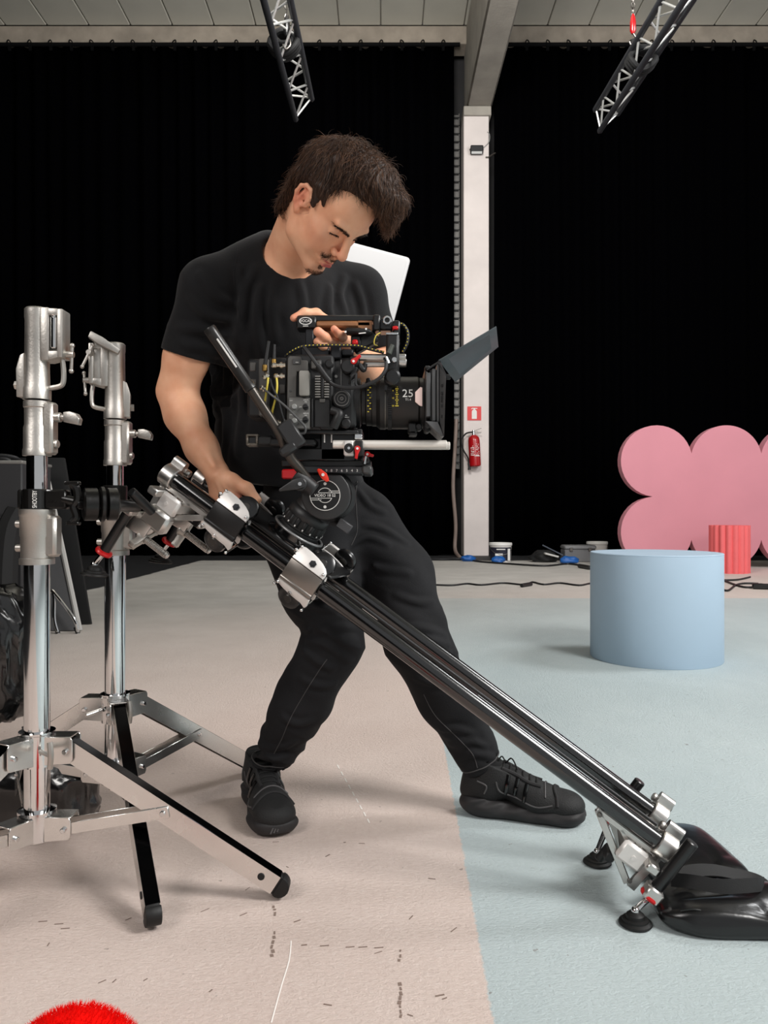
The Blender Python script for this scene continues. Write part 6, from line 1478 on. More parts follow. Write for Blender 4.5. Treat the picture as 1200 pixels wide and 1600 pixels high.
rg = np.random.default_rng(4)
def strands(pts, dirs, nrms, length, width, lift, curl, name, mat, parent, seg=5, jit=0.35, sdf=None):
    """tapering three-sided hairs growing along dirs and kept on / above the surface"""
    n = len(pts); P0 = pts + nrms * 0.0006; d = dirs + rg.normal(0, jit, (n, 3)); d /= np.linalg.norm(d, axis=1)[:, None]
    L = length * rg.uniform(0.55, 1.15, n); ph = rg.uniform(0, 6.28, n)
    side = np.cross(d, nrms); side /= np.linalg.norm(side, axis=1)[:, None] + 1e-9
    rows = []; cur = P0.copy(); dd = d.copy()
    for i in range(seg + 1):
        t = i / seg; w = width * (1 - 0.85 * t)
        nn_ = np.cross(side, dd)
        for k in range(3):
            a = 2.094 * k; rows.append(cur + side * (w * math.cos(a)) + nn_ * (w * math.sin(a)))
        step = L / seg
        dd = dd + side * (curl * np.sin(ph + t * 5))[:, None] + nrms * (lift * (1 - 1.6 * t)); dd /= np.linalg.norm(dd, axis=1)[:, None]
        cur = cur + dd * step[:, None]
        if sdf is not None:
            v = sdf(cur); g = sdf_grad(sdf, cur); tgt = 0.001
            cur = cur + g * np.where(v < tgt, tgt - v, 0)[:, None]
            gd0 = (dd * g).sum(1); dd = dd - g * np.where(v < 0.004, np.minimum(gd0, 0), 0)[:, None]
            far = v > 0.0035; dd = dd - g * np.where(far, 0.45, 0)[:, None]; dd /= np.linalg.norm(dd, axis=1)[:, None]
    R_ = np.stack(rows, 1).reshape(n, seg + 1, 3, 3); V_ = R_.reshape(-1, 3)
    base = (np.arange(n) * (seg + 1) * 3)[:, None, None]; i_ = (np.arange(seg) * 3)[None, :, None]; k_ = np.arange(3)[None, None, :]; k2 = (np.arange(3)[None, None, :] + 1) % 3
    f = np.stack([base + i_ + k_, base + i_ + k2, base + i_ + 3 + k2, base + i_ + 3 + k_], -1).reshape(-1, 4)
    o, _ = obj_np(name, V_, f, mat, parent, relax=0); o['kind'] = 'stuff'; return o
sel = rg.choice(len(HV), 11000); pts = HV[sel]; nr = sdf_grad(hair, pts); q = (pts - A3(HCN)) @ HMX
front = 1 / (1 + np.exp(-(q[:, 0] - 0.005) / 0.02)); top = 1 / (1 + np.exp(-(q[:, 2] - 0.085) / 0.02))
dh = np.stack([0.9 * top + 0.55 * front * 1.0 + 0.45 * (1 - top) * (1 - front) * np.clip((q[:, 0] + 0.075) / 0.03, -0.4, 1), 0.25 * np.sign(q[:, 1]) * (1 - top) + 0.12 * np.sin(q[:, 0] * 40), -0.35 - 0.55 * (1 - top) - 0.9 * (q[:, 0] > 0.085)], 1)
dw = dh @ HMX.T; dw -= nr * (dw * nr).sum(1)[:, None]; dw /= np.linalg.norm(dw, axis=1)[:, None] + 1e-9
ok = ~((np.abs(q[:, 1]) > 0.058) & (np.abs(q[:, 0] + 0.004) < 0.036) & (q[:, 2] < 0.066)) & ~((q[:, 2] < 0.0) & (q[:, 0] > -0.05)) & ~((q[:, 0] > 0.012) & (q[:, 2] < 0.072) & (np.abs(q[:, 1]) > 0.05)) & ~((q[:, 0] > 0.035) & (q[:, 2] < 0.112) & (q[:, 1] > -0.02)); pts, nr, q, dw = pts[ok], nr[ok], q[ok], dw[ok]
m1 = rg.random(len(pts)) < 0.45
strands(pts[m1], dw[m1], nr[m1], 0.036, 0.0008, 0.01, 0.05, 'hair_locks', HAIRM, hair_o, 5, 0.07, hair)
strands(pts[~m1], dw[~m1], nr[~m1], 0.040, 0.0005, 0.015, 0.06, 'hair_strands', HAIRL, hair_o, 5, 0.09, hair)
# forelock and nape wisps
fl_ = rg.choice(np.nonzero((q[:, 0] > 0.085) & (q[:, 2] < 0.125))[0], 420); dd_ = np.tile((HMX @ np.array([0.55, -0.12, -0.75]))[None], (420, 1))
strands(pts[fl_], dd_, nr[fl_], 0.026, 0.0005, 0.02, 0.08, 'forelock', HAIRL, hair_o, 6, 0.22)
npi = np.nonzero((q[:, 0] < -0.055) & (q[:, 2] < -0.035))[0]; npi = rg.choice(npi, 420); dd_ = np.tile((HMX @ np.array([-0.25, 0.05, -0.95]))[None], (420, 1))
strands(pts[npi], dd_, nr[npi], 0.024, 0.0005, 0.02, 0.12, 'nape_wisps', HAIRL, hair_o, 5, 0.25)
# eyebrows, lashes, moustache, chin beard: short hairs rooted in the skin
face_sdf = SDF(); face_sdf.ops = skin.near(A3(HCN), 0.06)
def face_hair(samples, dirs, length, width, name, jit=0.25, mat=HAIRM):
    p = march_n(face_sdf, [A3(Hd(0.16, r, u)) for f, r, u in samples], -HF)
    n_ = sdf_grad(face_sdf, p); d = np.array(dirs) @ HMX.T; d = d - n_ * (d * n_).sum(1)[:, None] * 0.7; d /= np.linalg.norm(d, axis=1)[:, None]
    return strands(p, d, n_, length, width, 0.10, 0.10, name, mat, body_o, 3, jit)
sm = []; dr_ = []
for s in (-1, 1):
    for i in range(210):
        t = rg.random(); r = 0.010 + 0.040 * t; u = 0.0245 + 0.0062 * math.sin(t * 2.2) + rg.normal(0, 0.0022) * (1 - 0.5 * t); sm.append((0, s * r, u)); dr_.append((0.1, s * 0.9, 0.45 - 0.8 * t))
face_hair(sm, dr_, 0.009, 0.00045, 'eyebrows')
sm = []; dr_ = []
for s in (-1, 1):
    for i in range(130):
        t = rg.random(); sm.append((0, s * (0.018 + 0.027 * t), 0.0058 + 0.001 * math.sin(t * 3.1))); dr_.append((0.8, s * 0.25 * (t - 0.3), -0.45))
face_hair(sm, dr_, 0.0050, 0.00045, 'eyelashes', 0.12)
sm = []; dr_ = []
for i in range(480):
    r = rg.uniform(-0.026, 0.026); u = -0.0440 - 0.06 * abs(r) + rg.normal(0, 0.0030) - 0.004 * (abs(r) > 0.012); sm.append((0, r, u)); dr_.append((0.15, np.sign(r) * 0.6, -0.8))
face_hair(sm, dr_, 0.0055, 0.00028, 'moustache')
sm = []; dr_ = []
for i in range(360):
    a = rg.uniform(0, 6.28); k = math.sqrt(rg.random()); r = 0.026 * k * math.cos(a); u = -0.103 + 0.011 * k * math.sin(a)
    sm.append((0, r, u)); dr_.append((0.25, 0.2 * np.sign(r), -0.9))
for i in range(80): sm.append((0, rg.uniform(-0.007, 0.007), rg.uniform(-0.088, -0.076))); dr_.append((0.2, 0, -0.9))
face_hair(sm, dr_, 0.0060, 0.00030, 'chin_beard')

# ---- cloth folds: ridges along lines laid on the garment
def fold_field(base, lines, amp, wid):
    segs = []
    for ln in lines:
        pts = [A3(ray_px(base, x, y)) for x, y in ln]; sp_ = [A3(v) for v in spline([Vector(p) for p in pts], 4)]
        segs.append(np.array(sp_))
    def f(p, d):
        m = np.abs(d) < 0.05; out = np.zeros(len(p))
        if not m.any(): return out
        q = p[m]; o = np.zeros(len(q))
        for P_ in segs:
            c = P_.mean(0); r = np.linalg.norm(P_ - c, axis=1).max() + wid * 4; nr_ = np.linalg.norm(q - c, axis=1) < r
            if not nr_.any(): continue
            qq = q[nr_]; best = np.full(len(qq), 9.0); tt = np.zeros(len(qq)); n_ = len(P_) - 1
            for i in range(n_):
                a, b = P_[i], P_[i + 1]; ab = b - a; t = np.clip(((qq - a) @ ab) / (ab @ ab + 1e-12), 0, 1); dd = np.linalg.norm(qq - a - t[:, None] * ab, axis=1)
                k = dd < best; best[k] = dd[k]; tt[k] = (i + t[k]) / n_
            e = np.sin(np.pi * np.clip(tt * 0.86 + 0.07, 0, 1)) ** 0.7
            o[nr_] += e * (np.exp(-(best / wid) ** 2) - 0.55 * np.exp(-((best - 1.7 * wid) / wid) ** 2)) * amp
        out[m] = o; return out
    return f

# ---- T-shirt
COTTON = pm('black_cotton', (17, 17, 19), 0.9, spec=0.25, bump=0.12, bscale=350, sheen=0.08, var=0.08, vscale=4)
shirt = SDF()
shirt.cone(P(402, 505, 1.97), P(515, 508, 2.07), 0.135, 0.125, 0.05); shirt.cone(P(455, 500, 2.01), P(466, 700, 2.07), 0.150, 0.120, 0.06)
shirt.cone(P(385, 540, 2.02), P(398, 700, 2.09), 0.11, 0.10, 0.06); shirt.cone(P(425, 700, 2.05), P(503, 705, 2.10), 0.115, 0.100, 0.06); shirt.cone(P(455, 770, 2.08), P(514, 770, 2.12), 0.112, 0.100, 0.05)
shirt.cone(P(420, 396, 1.94), RS, 0.056, 0.071, 0.04); shirt.cone(P(476, 420, 1.98), LS, 0.056, 0.064, 0.04); shirt.ell(P(440, 440, 1.95), (0.10, 0.09, 0.08), None, 0.05)
shirt.cone(RS, P(290, 562, 1.912), 0.073, 0.066, 0.03); shirt.cone(LS, P(596, 565, 2.055), 0.064, 0.060, 0.03)
ra = (P(290, 562, 1.912) - RS).normalized(); la = (P(596, 565, 2.055) - LS).normalized()
hn_ = (ra + Vector((0.10, 0, 0.0))).normalized()
def shirt_post(p, d):
    x, y, z = p[:, 0], p[:, 1], p[:, 2]
    w = np.sin(38 * z + 26 * x + 3 * np.sin(9 * z - 7 * x)); w2 = np.sin(30 * x - 44 * z + 2.5 * np.sin(11 * x + 6 * y)); w3 = np.sin(62 * (z - 0.5 * x) + 3 * np.sin(17 * x + 4 * z))
    env = 0.35 + 0.65 * np.clip((1.36 - z) / 0.2, 0, 1)
    rid = 1 - 2 * np.abs(np.sin(15 * x + 9 * z + 1.6 * np.sin(7 * z + 5 * x))) ** 0.7
    d = d - env * (0.0022 * rid + 0.0018 * w * np.clip(w2 + 0.3, 0, 1) + 0.0010 * w3)
    if shirt.folds is not None: d = d - shirt.folds(p, d)
    for o, n in ((A3(P(297, 557, 1.912)), A3(hn_)), (A3(P(592, 550, 2.055)), A3(la))):
        s = (p - o) @ n; near = np.linalg.norm(p - o, axis=1) < 0.14
        d = np.where(near, np.maximum(d, s), d)
    d = np.maximum(d, -((z - 0.845) + 0.12 * (x + 0.1)))           # hem
    return d
shirt.folds = None; shirt.post = shirt_post
shirt.cone(P(291, 560, 1.915) - ra * 0.03, P(291, 560, 1.915) + ra * 0.06, 0.0525, 0.056, 0.006, True)
shirt.cone(Vector(NB) + Vector((0.0, 0.0, -0.015)), Hd(-0.04, 0, -0.04), 0.066, 0.070, 0.010, True)
shirt.folds = fold_field(shirt, [[(374, 420), (378, 460), (376, 500), (366, 545)], [(398, 418), (384, 455), (380, 490)], [(312, 428), (340, 462), (368, 476)], [(298, 468), (328, 494), (364, 502)], [(280, 512), (318, 516), (358, 528)], [(290, 540), (320, 545), (340, 556)],
    [(468, 440), (474, 470), (470, 510)], [(518, 450), (514, 480), (520, 510)], [(556, 445), (566, 475), (570, 505)], [(430, 440), (425, 480), (432, 530)], [(405, 450), (402, 500), (410, 560)], [(345, 600), (352, 650), (348, 720)], [(330, 590), (338, 640), (332, 700)], [(372, 570), (378, 640), (372, 710)], [(540, 435), (532, 460), (540, 490)]], 0.0075, 0.0105)
SV_, SQ_ = mesh_sdf(shirt, (-0.66, 1.72, 0.80), (0.16, 2.30, 1.58), 0.0042)
shirt_o, _ = obj_np('t_shirt', SV_, SQ_, COTTON, PR, relax=1)
nax = (Hd(-0.04, 0, -0.04) - NB).normalized()
cM = axis_frame(NB + nax * 0.012, nax); cpts = []
for i in range(24):
    a = 2 * math.pi * i / 24; v = cM @ Vector((0.0665 * math.cos(a), 0.0665 * math.sin(a), 0)); g = A3(v)[None]
    for _ in range(6): g = g - sdf_grad(shirt, g) * shirt(g)[:, None] * 0.7
    cpts.append(Vector(g[0]))
mb = MB(); mb.tube(cpts, 0.0075, n=8, sub=4, closed=True); mb.build('collar', COTTON, shirt_o)
def on_cloth(name, sdf, pix, r, mat, par, lift=0.0):
    dn_ = spline([Vector((x, y, 0)) for x, y in pix], 7); m = MB(); m.tube([ray_px(sdf, v.x, v.y, lift) for v in dn_], r, n=6, sub=2); return m.build(name, mat, par)
on_cloth('sleeve_seam', shirt, [(372, 392), (366, 425), (368, 460), (376, 500)], 0.0012, COTTON, shirt_o, 0.0)

# ---- jeans
DENIM = pm('washed_black_denim', (25, 25, 27), 0.85, spec=0.25, bump=0.22, bscale=500, var=0.22, vscale=9)
STITCH = pm('grey_stitching', (64, 62, 62), 0.8)
jeans = SDF()
RH, LH = P(486, 775, 2.09), P(564, 816, 2.12); RK, LK = P(520, 1000, 1.98), P(651, 1000, 2.02); RA, LA = P(424, 1188, 2.07), P(754, 1192, 2.05)
jeans.cone(P(478, 765, 2.09), P(516, 764, 2.13), 0.115, 0.092, 0.04)
jeans.cone(RH, RK, 0.118, 0.082, 0.03); jeans.cone(P(470, 850, 2.07), P(500, 930, 2.03), 0.103, 0.096, 0.03); jeans.cone(LH, P(620, 900, 2.08), 0.100, 0.090, 0.04); jeans.cone(P(622, 900, 2.08), LK, 0.094, 0.086, 0.03)
jeans.cone(RK, P(470, 1100, 2.01), 0.080, 0.074, 0.02); jeans.cone(P(470, 1100, 2.01), RA, 0.074, 0.054, 0.02); jeans.cone(LK, P(700, 1095, 2.04), 0.086, 0.074, 0.02); jeans.cone(P(700, 1095, 2.04), LA, 0.074, 0.056, 0.02)
rax = (RA - RK).normalized(); lax = (LA - LK).normalized()
jeans.cone(RA - rax * 0.02, RA + rax * 0.08, 0.046, 0.05, 0.004, True); jeans.cone(LA - lax * 0.02, LA + lax * 0.08, 0.047, 0.05, 0.004, True)
def jeans_post(p, d):
    x, y, z = p[:, 0], p[:, 1], p[:, 2]
    f1 = np.sin(70 * z + 25 * x + 4 * np.sin(12 * x + 9 * z)); f2 = np.sin(46 * (z + 0.7 * x) + 2.6 * np.sin(21 * y - 8 * z))
    kz = np.exp(-((z - 0.50) / 0.09) ** 2) + 0.9 * np.exp(-((z - 0.17) / 0.06) ** 2) + 0.6 * np.exp(-((z - 0.80) / 0.07) ** 2)
    f3 = 1 - 2 * np.abs(np.sin(33 * z + 14 * x + 2.2 * np.sin(9 * x + 13 * z))) ** 0.6
    d = d - 0.0035 * kz * f3 + 0.0016 * kz * f1 + 0.0026 * f2
    if jeans.folds is not None: d = d - jeans.folds(p, d)
    for o, n in ((A3(RA + rax * 0.004), A3((rax + Vector((0.30, 0, -0.35))).normalized())), (A3(LA + lax * 0.006), A3((lax + Vector((-0.1, 0, 0.10))).normalized()))):
        s = (p - o) @ n; near = np.linalg.norm(p - o, axis=1) < 0.13; d = np.where(near, np.maximum(d, s), d)
    return np.maximum(d, z - 0.885)
jeans.folds = None; jeans.post = jeans_post
jeans.folds = fold_field(jeans, [[(552, 850), (575, 838), (606, 850)], [(552, 872), (592, 888), (640, 896)], [(560, 765), (578, 790), (600, 800)], [(560, 905), (580, 950), (586, 985)], [(570, 820), (600, 826), (636, 848)], [(480, 1000), (512, 1010), (548, 1034)], [(472, 1014), (492, 1032), (520, 1046)], [(436, 955), (480, 984), (532, 998)], [(500, 985), (540, 980), (566, 986)], [(455, 930), (500, 950), (545, 950)],
    [(628, 1010), (668, 1000), (702, 1006)], [(640, 1024), (676, 1030), (704, 1024)], [(612, 985), (656, 980), (698, 994)], [(396, 1178), (422, 1186), (452, 1182)], [(404, 1160), (432, 1170), (460, 1160)], [(712, 1186), (742, 1178), (772, 1184)], [(702, 1164), (734, 1158), (760, 1168)], [(690, 1140), (716, 1140), (744, 1150)], [(440, 1120), (466, 1132), (486, 1126)], [(470, 1060), (498, 1072), (524, 1070)], [(650, 1060), (684, 1070), (716, 1062)], [(620, 930), (650, 940), (676, 940)]], 0.0062, 0.0090)
JV, JQ = mesh_sdf(jeans, (-0.44, 1.80, 0.10), (0.36, 2.30, 0.92), 0.0040)
jeans_o, _ = obj_np('jeans', JV, JQ, DENIM, PR, relax=1)
for nm, pix in (('seam', [(511, 1030), (497, 1050), (478, 1080), (455, 1120), (440, 1155), (428, 1178)]), ('seam', [(578, 935), (590, 950), (604, 964)]), ('seam', [(662, 1085), (680, 1118), (712, 1150), (738, 1178), (746, 1200)]), ('pocket_seam', [(560, 742), (556, 770), (557, 800), (558, 830), (549, 852)])):
    on_cloth(nm, jeans, pix, 0.0011, STITCH, jeans_o, 0.0006)
for (c, ax_, r, lift) in ((RA, (rax + Vector((0.30, 0, -0.35))).normalized(), 0.058, 0.012), (LA, (lax + Vector((-0.1, 0, 0.10))).normalized(), 0.058, 0.012)):
    M_ = axis_frame(c - ax_ * lift, ax_); cp = []
    for i in range(28):
        a = 2 * math.pi * i / 28; g = A3(M_ @ Vector((r * math.cos(a), r * math.sin(a), 0)))[None]
        for _ in range(6): g = g - sdf_grad(jeans, g) * jeans(g)[:, None] * 0.7
        cp.append(Vector(g[0]))
    mb = MB(); mb.tube(cp, 0.0018, n=6, sub=2, closed=True); mb.build('hem_stitch', STITCH, jeans_o)

# ---- trainers
UPPER = pm('black_mesh_upper', (15, 15, 16), 0.7, bump=0.25, bscale=350); SOLE = pm('black_foam_sole', (33, 31, 32), 0.65, bump=0.05, bscale=100); PATENT = pm('glossy_black_overlay', (8, 8, 9), 0.16, spec=0.7); OVER = pm('charcoal_suede_overlay', (26, 25, 26), 0.8); LACE = pm('black_lace', (11, 11, 12), 0.85)
PIPE = pm('dark_grey_piping', (74, 72, 73), 0.6)
def shoe(label, heel, toe, outer, lace_dir):
    fx = (toe - heel).normalized(); L = (toe - heel).length; sy = Vector((-fx.y, fx.x, 0)) * outer      # +y of the shoe = outer side
    MS = Matrix((fx, sy, Vector((0, 0, 1)))).transposed().to_4x4(); MS.translation = heel
    rt = MB(); q = lambda x, y, z: MS @ Vector((x * L, y, z))
    so = SDF()
    RX = np.array(MS.to_3x3())
    so.ell(q(0.16, 0, 0.030), (0.056, 0.049, 0.036), RX, 0.03); so.ell(q(0.42, -0.002, 0.022), (0.085, 0.046, 0.026), RX, 0.03); so.ell(q(0.72, 0.004, 0.020), (0.080, 0.060, 0.025), RX, 0.03); so.ell(q(0.88, -0.002, 0.024), (0.040, 0.052, 0.022), RX, 0.03); so.ell(q(0.10, 0, 0.045), (0.034, 0.038, 0.030), RX, 0.02)
    up = SDF()
    up.ell(q(0.20, 0, 0.072), (0.052, 0.041, 0.050), RX, 0.03); up.cone(q(0.20, 0, 0.085), q(0.24, 0, 0.135), 0.036, 0.040, 0.03); up.cone(q(0.32, 0, 0.105), q(0.66, 0.0, 0.058), 0.036, 0.036, 0.04); up.ell(q(0.70, 0.002, 0.045), (0.085, 0.053, 0.036), RX, 0.03); up.ell(q(0.87, 0, 0.042), (0.042, 0.047, 0.028), RX, 0.03); up.cone(q(0.06, 0, 0.06), q(0.085, 0, 0.125), 0.026, 0.020, 0.03)
    cor_ = [MS @ Vector((x, y, z)) for x in (-0.03, L + 0.03) for y in (-0.09, 0.09) for z in (0, 0.19)]
    lo = [min(c[i] for c in cor_) for i in range(3)]; hi = [max(c[i] for c in cor_) for i in range(3)]; lo[2] = -0.012
    def sole_post(p, d):
        s = ((p - A3(heel)) @ RX); x, y, z = s[:, 0] / L, s[:, 1], s[:, 2]
        d = d + 0.0022 * np.sin(x * 26 + 5 * np.sin(z * 60)) * np.clip((z - 0.006) / 0.02, 0, 1)
        top = 0.052 - 0.018 * np.clip(x, 0, 1) + 0.004 * np.sin(x * 9)
        return np.maximum(np.maximum(d, -z + 0.001 + 0.010 * np.clip((x - 0.86) / 0.14, 0, 1) ** 2), z - top)
    so.post = sole_post
    so_b = SDF(); 
    v, f = mesh_sdf(so, lo, hi, 0.0032); root, _ = obj_np('shoe', v, f, SOLE, PR, relax=1); root['label'] = label
    def up_post(p, d):
        s = ((p - A3(heel)) @ RX); x, z = s[:, 0] / L, s[:, 2]
        return np.maximum(np.maximum(d, 0.022 - z), z - (0.150 - 0.10 * np.abs(x - 0.16)))
    up.post = up_post
    v, f = mesh_sdf(up, lo, hi, 0.0032); o, _ = obj_np('upper', v, f, UPPER, root, relax=1)
    def surf(x, ang, lift=0.0):
        """point on the upper at station x, angle from the top (positive to the outer side)"""
        c = q(x, 0, 0.050 if x > 0.5 else 0.065); d = sy * math.sin(ang) + Vector((0, 0, 1)) * math.cos(ang)
        p = march(up, c + d * 0.12, -d, 50, 0.12); return p + d * lift
    def band(name, stations, w, mat, th=0.003):
        ps = [surf(x, a, 0.0008) for x, a in stations]; m = MB(); m.tube(ps, w, n=8, sub=5, rr=None); return m.build(name, mat, root)
    for sgn in (1, -1):
        for k in range(3): band('stripe', [(0.40 + 0.075 * k, sgn * 0.55), (0.385 + 0.075 * k, sgn * 1.0), (0.375 + 0.075 * k, sgn * 1.45)], 0.0052, PATENT)
        band('piping', [(0.30, sgn * 0.9), (0.33, sgn * 1.3), (0.45, sgn * 1.62), (0.62, sgn * 1.6), (0.76, sgn * 1.45)], 0.0022, PIPE); band('piping', [(0.14, sgn * 0.9), (0.22, sgn * 1.1), (0.20, sgn * 1.5)], 0.0022, PIPE)
        band('eyestay', [(0.34, sgn * 0.42), (0.45, sgn * 0.42), (0.56, sgn * 0.45), (0.66, sgn * 0.48)], 0.0055, OVER)
    band('toe_overlay', [(0.80, 1.5), (0.79, 1.0), (0.77, 0.5), (0.765, 0), (0.77, -0.5), (0.79, -1.0), (0.80, -1.5)], 0.004, OVER); band('toe_piping', [(0.70, 1.1), (0.695, 0.5), (0.69, 0), (0.695, -0.5), (0.70, -1.1)], 0.0022, PIPE)
    for k in range(6): band('lace', [(0.34 + 0.055 * k, 0.48), (0.345 + 0.055 * k, 0.2), (0.35 + 0.055 * k, -0.2), (0.355 + 0.055 * k, -0.48)], 0.0034, LACE)
    t0 = surf(0.36, 0.2, 0.004)
    for dv_ in lace_dir:
        m = MB(); m.tube([t0, t0 + Vector(dv_) * 0.4 + Vector((0, 0, 0.016)), t0 + Vector(dv_) * 0.75 + Vector((0, 0, 0.0)), t0 + Vector(dv_) + Vector((0, 0, -0.03))], 0.0020, n=6); m.build('lace_end', LACE, root)
    # ankle collar and sock
    m = MB(); cc = q(0.20, 0, 0.125); m.lathe(cc, (MS.to_3x3() @ Vector((0.12, 0, 1))), [(0.036, -0.02), (0.040, 0.0), (0.040, 0.014), (0.037, 0.022)], 28); m.build('sock', pm('black_sock', (10, 10, 11), 0.95), root)
    # toe mark of three slanting bars
    m = MB()
    for k in range(3):
        pt = q(1.0, 0, 0.02); xx = (k - 1) * 0.007
        c0 = march(so, q(1.15, 0.012 + xx, 0.022), -fx, 50, 0.12)
        m.box(c0 + fx * 0.0, (0.003, 0.004, 0.007 + 0.004 * k), R=MS.to_3x3() @ Matrix.Rotation(0.45, 3, 'X'))
    m.build('toe_mark', PIPE, root)
shoe('black trainer pointing at the viewer', Vector((-0.362, 2.165, 0)), Vector((-0.258, 1.885, 0)), -1, ((0.05, -0.03, 0.0),))
shoe('black trainer seen from its side, behind the slider tubes', Vector((0.212, 2.055, 0)), Vector((0.512, 1.972, 0)), 1, ((0.03, -0.03, 0.0), (-0.03, -0.02, 0.01)))
# ================================================================== SANDBAG, FUR, FLOOR MARKS
def saddle_bag():
    c0 = Vector((0.0, 0.0, 0.0))
    corners = {'fl': G(1003, 1452, 0.0), 'fr': G(1235, 1475, 0.0), 'bl': G(1040, 1305, 0.0), 'br': G(1165, 1312, 0.0)}
    root = thing('sandbag', 'black vinyl sandbag with a webbing strap lying at the lower end of the slider', 'sandbag', (corners['fl'] + corners['br']) / 2)
    def pillow(name, c, half, rot, seed, e=0.55, amp=1.0, n=72, m=44):
        mm = MB(); mm.ball((0, 0, 0), 1.0, n=n, m=m); off = Vector((seed * 2.7, seed * 1.9, seed)); Rz = Matrix.Rotation(rot, 3, 'Z'); vs = []
        for v in mm.v:
            v = Vector(v); s_ = Vector([math.copysign(abs(x) ** e, x) for x in (v.x, v.y)] + [math.copysign(abs(v.z) ** 0.85, v.z)])
            k = 1 + amp * (0.05 * noise.noise(v * 1.8 + off)); dent = 0
            for (cx_, cy_, ang_, dep, wd) in ((0.30, -0.55, 1.2, 0.30, 0.10), (-0.35, -0.2, 0.25, 0.14, 0.10), (0.65, -0.4, 0.5, 0.16, 0.08), (-0.7, 0.2, 1.0, 0.14, 0.10)):
                dx_, dy_ = s_.x - cx_, s_.y - cy_; al = dx_ * math.cos(ang_) + dy_ * math.sin(ang_); ac = -dx_ * math.sin(ang_) + dy_ * math.cos(ang_)
                dent += dep * math.exp(-(ac / wd) ** 2 - (al / 0.45) ** 2)
            z = s_.z * (k + 0.06 * amp * noise.noise(v * 3.3 + off)) - (amp * dent if s_.z > 0 else 0)
            q = Rz @ Vector((s_.x * half[0] * k, s_.y * half[1] * k, 0)) + Vector((c[0], c[1], 0)); vs.append((q.x, q.y, max(0.002, c[2] + z * half[2])))
        mm.v = vs; return mm.build(name, VINYL2, root, ang=75)
    pillow('front_pouch', (0.688, 1.507, 0.022), (0.155, 0.082, 0.036), -0.05, 1, 0.62)
    pillow('rear_pouch', (0.675, 1.735, 0.020), (0.105, 0.150, 0.034), 0.06, 4, 0.45, 0.5)
    m = MB(); m.tube([Vector((0.560 + 0.26 * i / 20, 1.452 - 0.015 * i / 20, 0.046 + 0.012 * math.sin(i * 0.9) * 0.3)) for i in range(21)], 0.0015, n=6, sub=2); m.build('seam', VINYL2, root)
    web = pm('black_ribbed_webbing', (16, 16, 17), 0.7, bump=0.06, bscale=400)
    pts = [P(1014, 1394, 1.545), P(1044, 1376, 1.56), P(1080, 1362, 1.58), P(1115, 1360, 1.59), P(1152, 1367, 1.59), P(1180, 1374, 1.58), P(1192, 1382, 1.555)]
    m = MB(); m.strip(pts, 0.036, 0.0028, Vector((0.0, -0.25, 0.97)), 8); m.build('strap', web, root)
    pts = [P(1048, 1374, 1.53), P(1085, 1378, 1.505), P(1125, 1385, 1.485), P(1160, 1384, 1.485), P(1184, 1382, 1.50), P(1193, 1381, 1.53)]
    m = MB(); m.strip(pts, 0.026, 0.0028, Vector((0.05, -0.95, 0.30)), 8); m.build('strap', web, root)
VINYL2 = pm('black_tarpaulin', (13, 13, 14), 0.28, spec=0.6, bump=0.12, bscale=22, var=0.15, vscale=8)
saddle_bag()

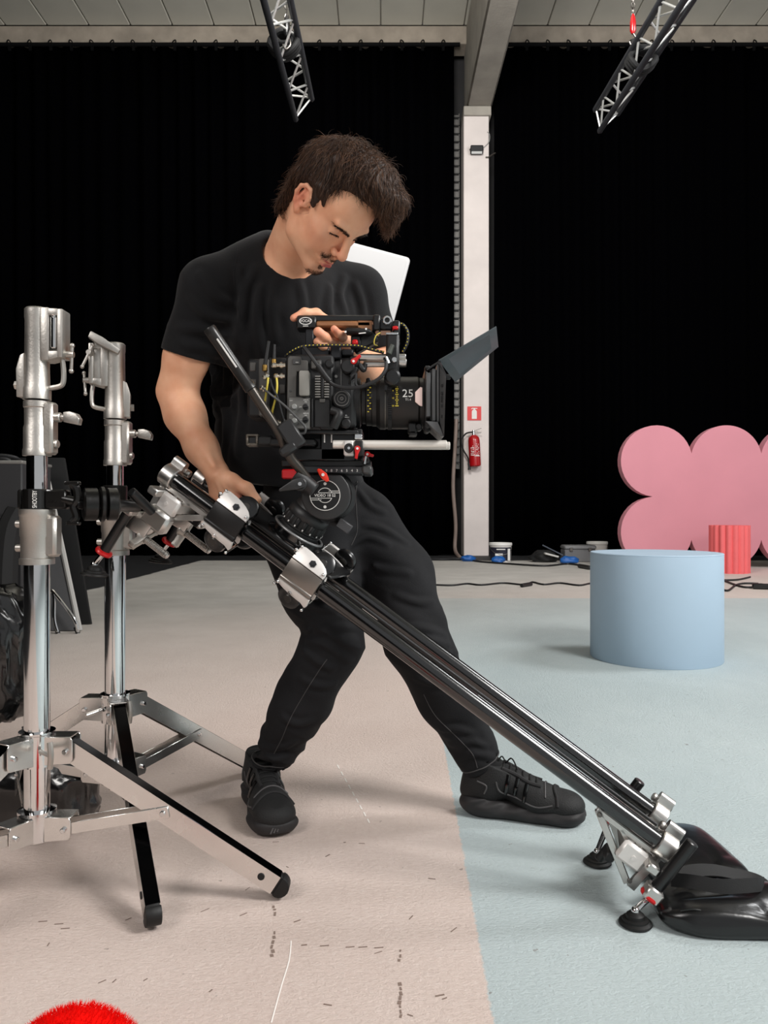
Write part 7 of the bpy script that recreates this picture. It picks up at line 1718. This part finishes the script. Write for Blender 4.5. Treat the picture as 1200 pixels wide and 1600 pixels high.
# red fluffy thing at the bottom edge
fc = P(112, 1660, 1.02)
ft = thing('fluffy_pouf', 'bright red fluffy fur pouf poking into the bottom left corner', 'pouf', (fc.x, fc.y, 0))
FUR = pm('bright_red_fur', (236, 8, 2), 0.85, spec=0.1)
fur = SDF()
for (x, y, d, r) in ((70, 1664, 1.02, 0.046), (118, 1658, 1.03, 0.046), (164, 1666, 1.02, 0.048), (110, 1690, 1.00, 0.085), (110, 1740, 1.03, 0.085)): fur.ell(P(x, y, d), (r, r, r * 0.95), None, 0.02)
fv, ff = mesh_sdf(fur, A3(fc) - 0.24, A3(fc) + 0.20, 0.006)
fo, fv = obj_np('core', fv, ff, FUR, ft, relax=1)
base_z = float(fv[:, 2].min())
sel = rg.choice(len(fv), 16000); fp = fv[sel]; fn = sdf_grad(fur, fp)
strands(fp, fn + np.array([0.1, 0, 0.25]), fn, 0.009, 0.0005, 0.0, 0.25, 'fur', FUR, ft, 3, 0.35)['kind'] = 'stuff'
if base_z > 0.003:                       # sits on a low drum-shaped base down to the floor
    mb = MB(); mb.lathe((fc.x - 0.003, 1.02, 0), (0, 0, 1), [(0.07, 0), (0.075, 0.01), (0.075, base_z + 0.03), (0.06, base_z + 0.05)], 28); mb.build('base', FUR, ft)

# scuffs, scratches and paint flecks on the floor: thin flakes
DIRT = pm('dark_scuff', (128, 110, 100), 0.9); CHALK = pm('white_scratch', (238, 232, 226), 0.8)
def mark(pix, w, mat, name):
    pts = [G(x, y, 0.0007) for x, y in pix]; m = MB(); m.strip(pts, w, 0.0006, Vector((0, 0, 1)), 3); return m.build(name, mat, floor)
rr2 = random.Random(3)
for i in range(9):
    t0 = i / 9; x = 527 + 53 * t0; y = 1195 + 95 * t0
    mark([(x, y), (x + 3.2, y + 6.2)], 0.0035, CHALK, 'scratch')
mark([(455, 1470), (452, 1500), (440, 1540), (424, 1598)], 0.0022, CHALK, 'scratch')
for (x0, y0, x1, y1) in ((428, 1415, 432, 1430), (428, 1455, 424, 1498), (625, 1484, 623, 1506), (624, 1535, 627, 1592)):
    n_ = max(3, int(abs(y1 - y0) / 7))
    for i in range(n_):
        t0 = i / n_; x = x0 + (x1 - x0) * t0 + rr2.uniform(-1.5, 1.5); y = y0 + (y1 - y0) * t0
        mark([(x, y), (x + rr2.uniform(-1.5, 1.5), y + rr2.uniform(2, 6))], rr2.uniform(0.0025, 0.006), DIRT, 'scuff')
for i in range(26):
    x = rr2.uniform(20, 720); y = rr2.uniform(1310, 1590)
    mark([(x, y), (x + rr2.uniform(3, 14), y + rr2.uniform(-7, 3))], rr2.uniform(0.001, 0.003), DIRT, 'scuff')
for (x, y) in ((500, 1478), (540, 1480), (560, 1480), (585, 1481), (85, 1444), (95, 1451), (60, 1440)):
    mark([(x, y), (x + 14, y - 1)], 0.002, DIRT, 'scuff')
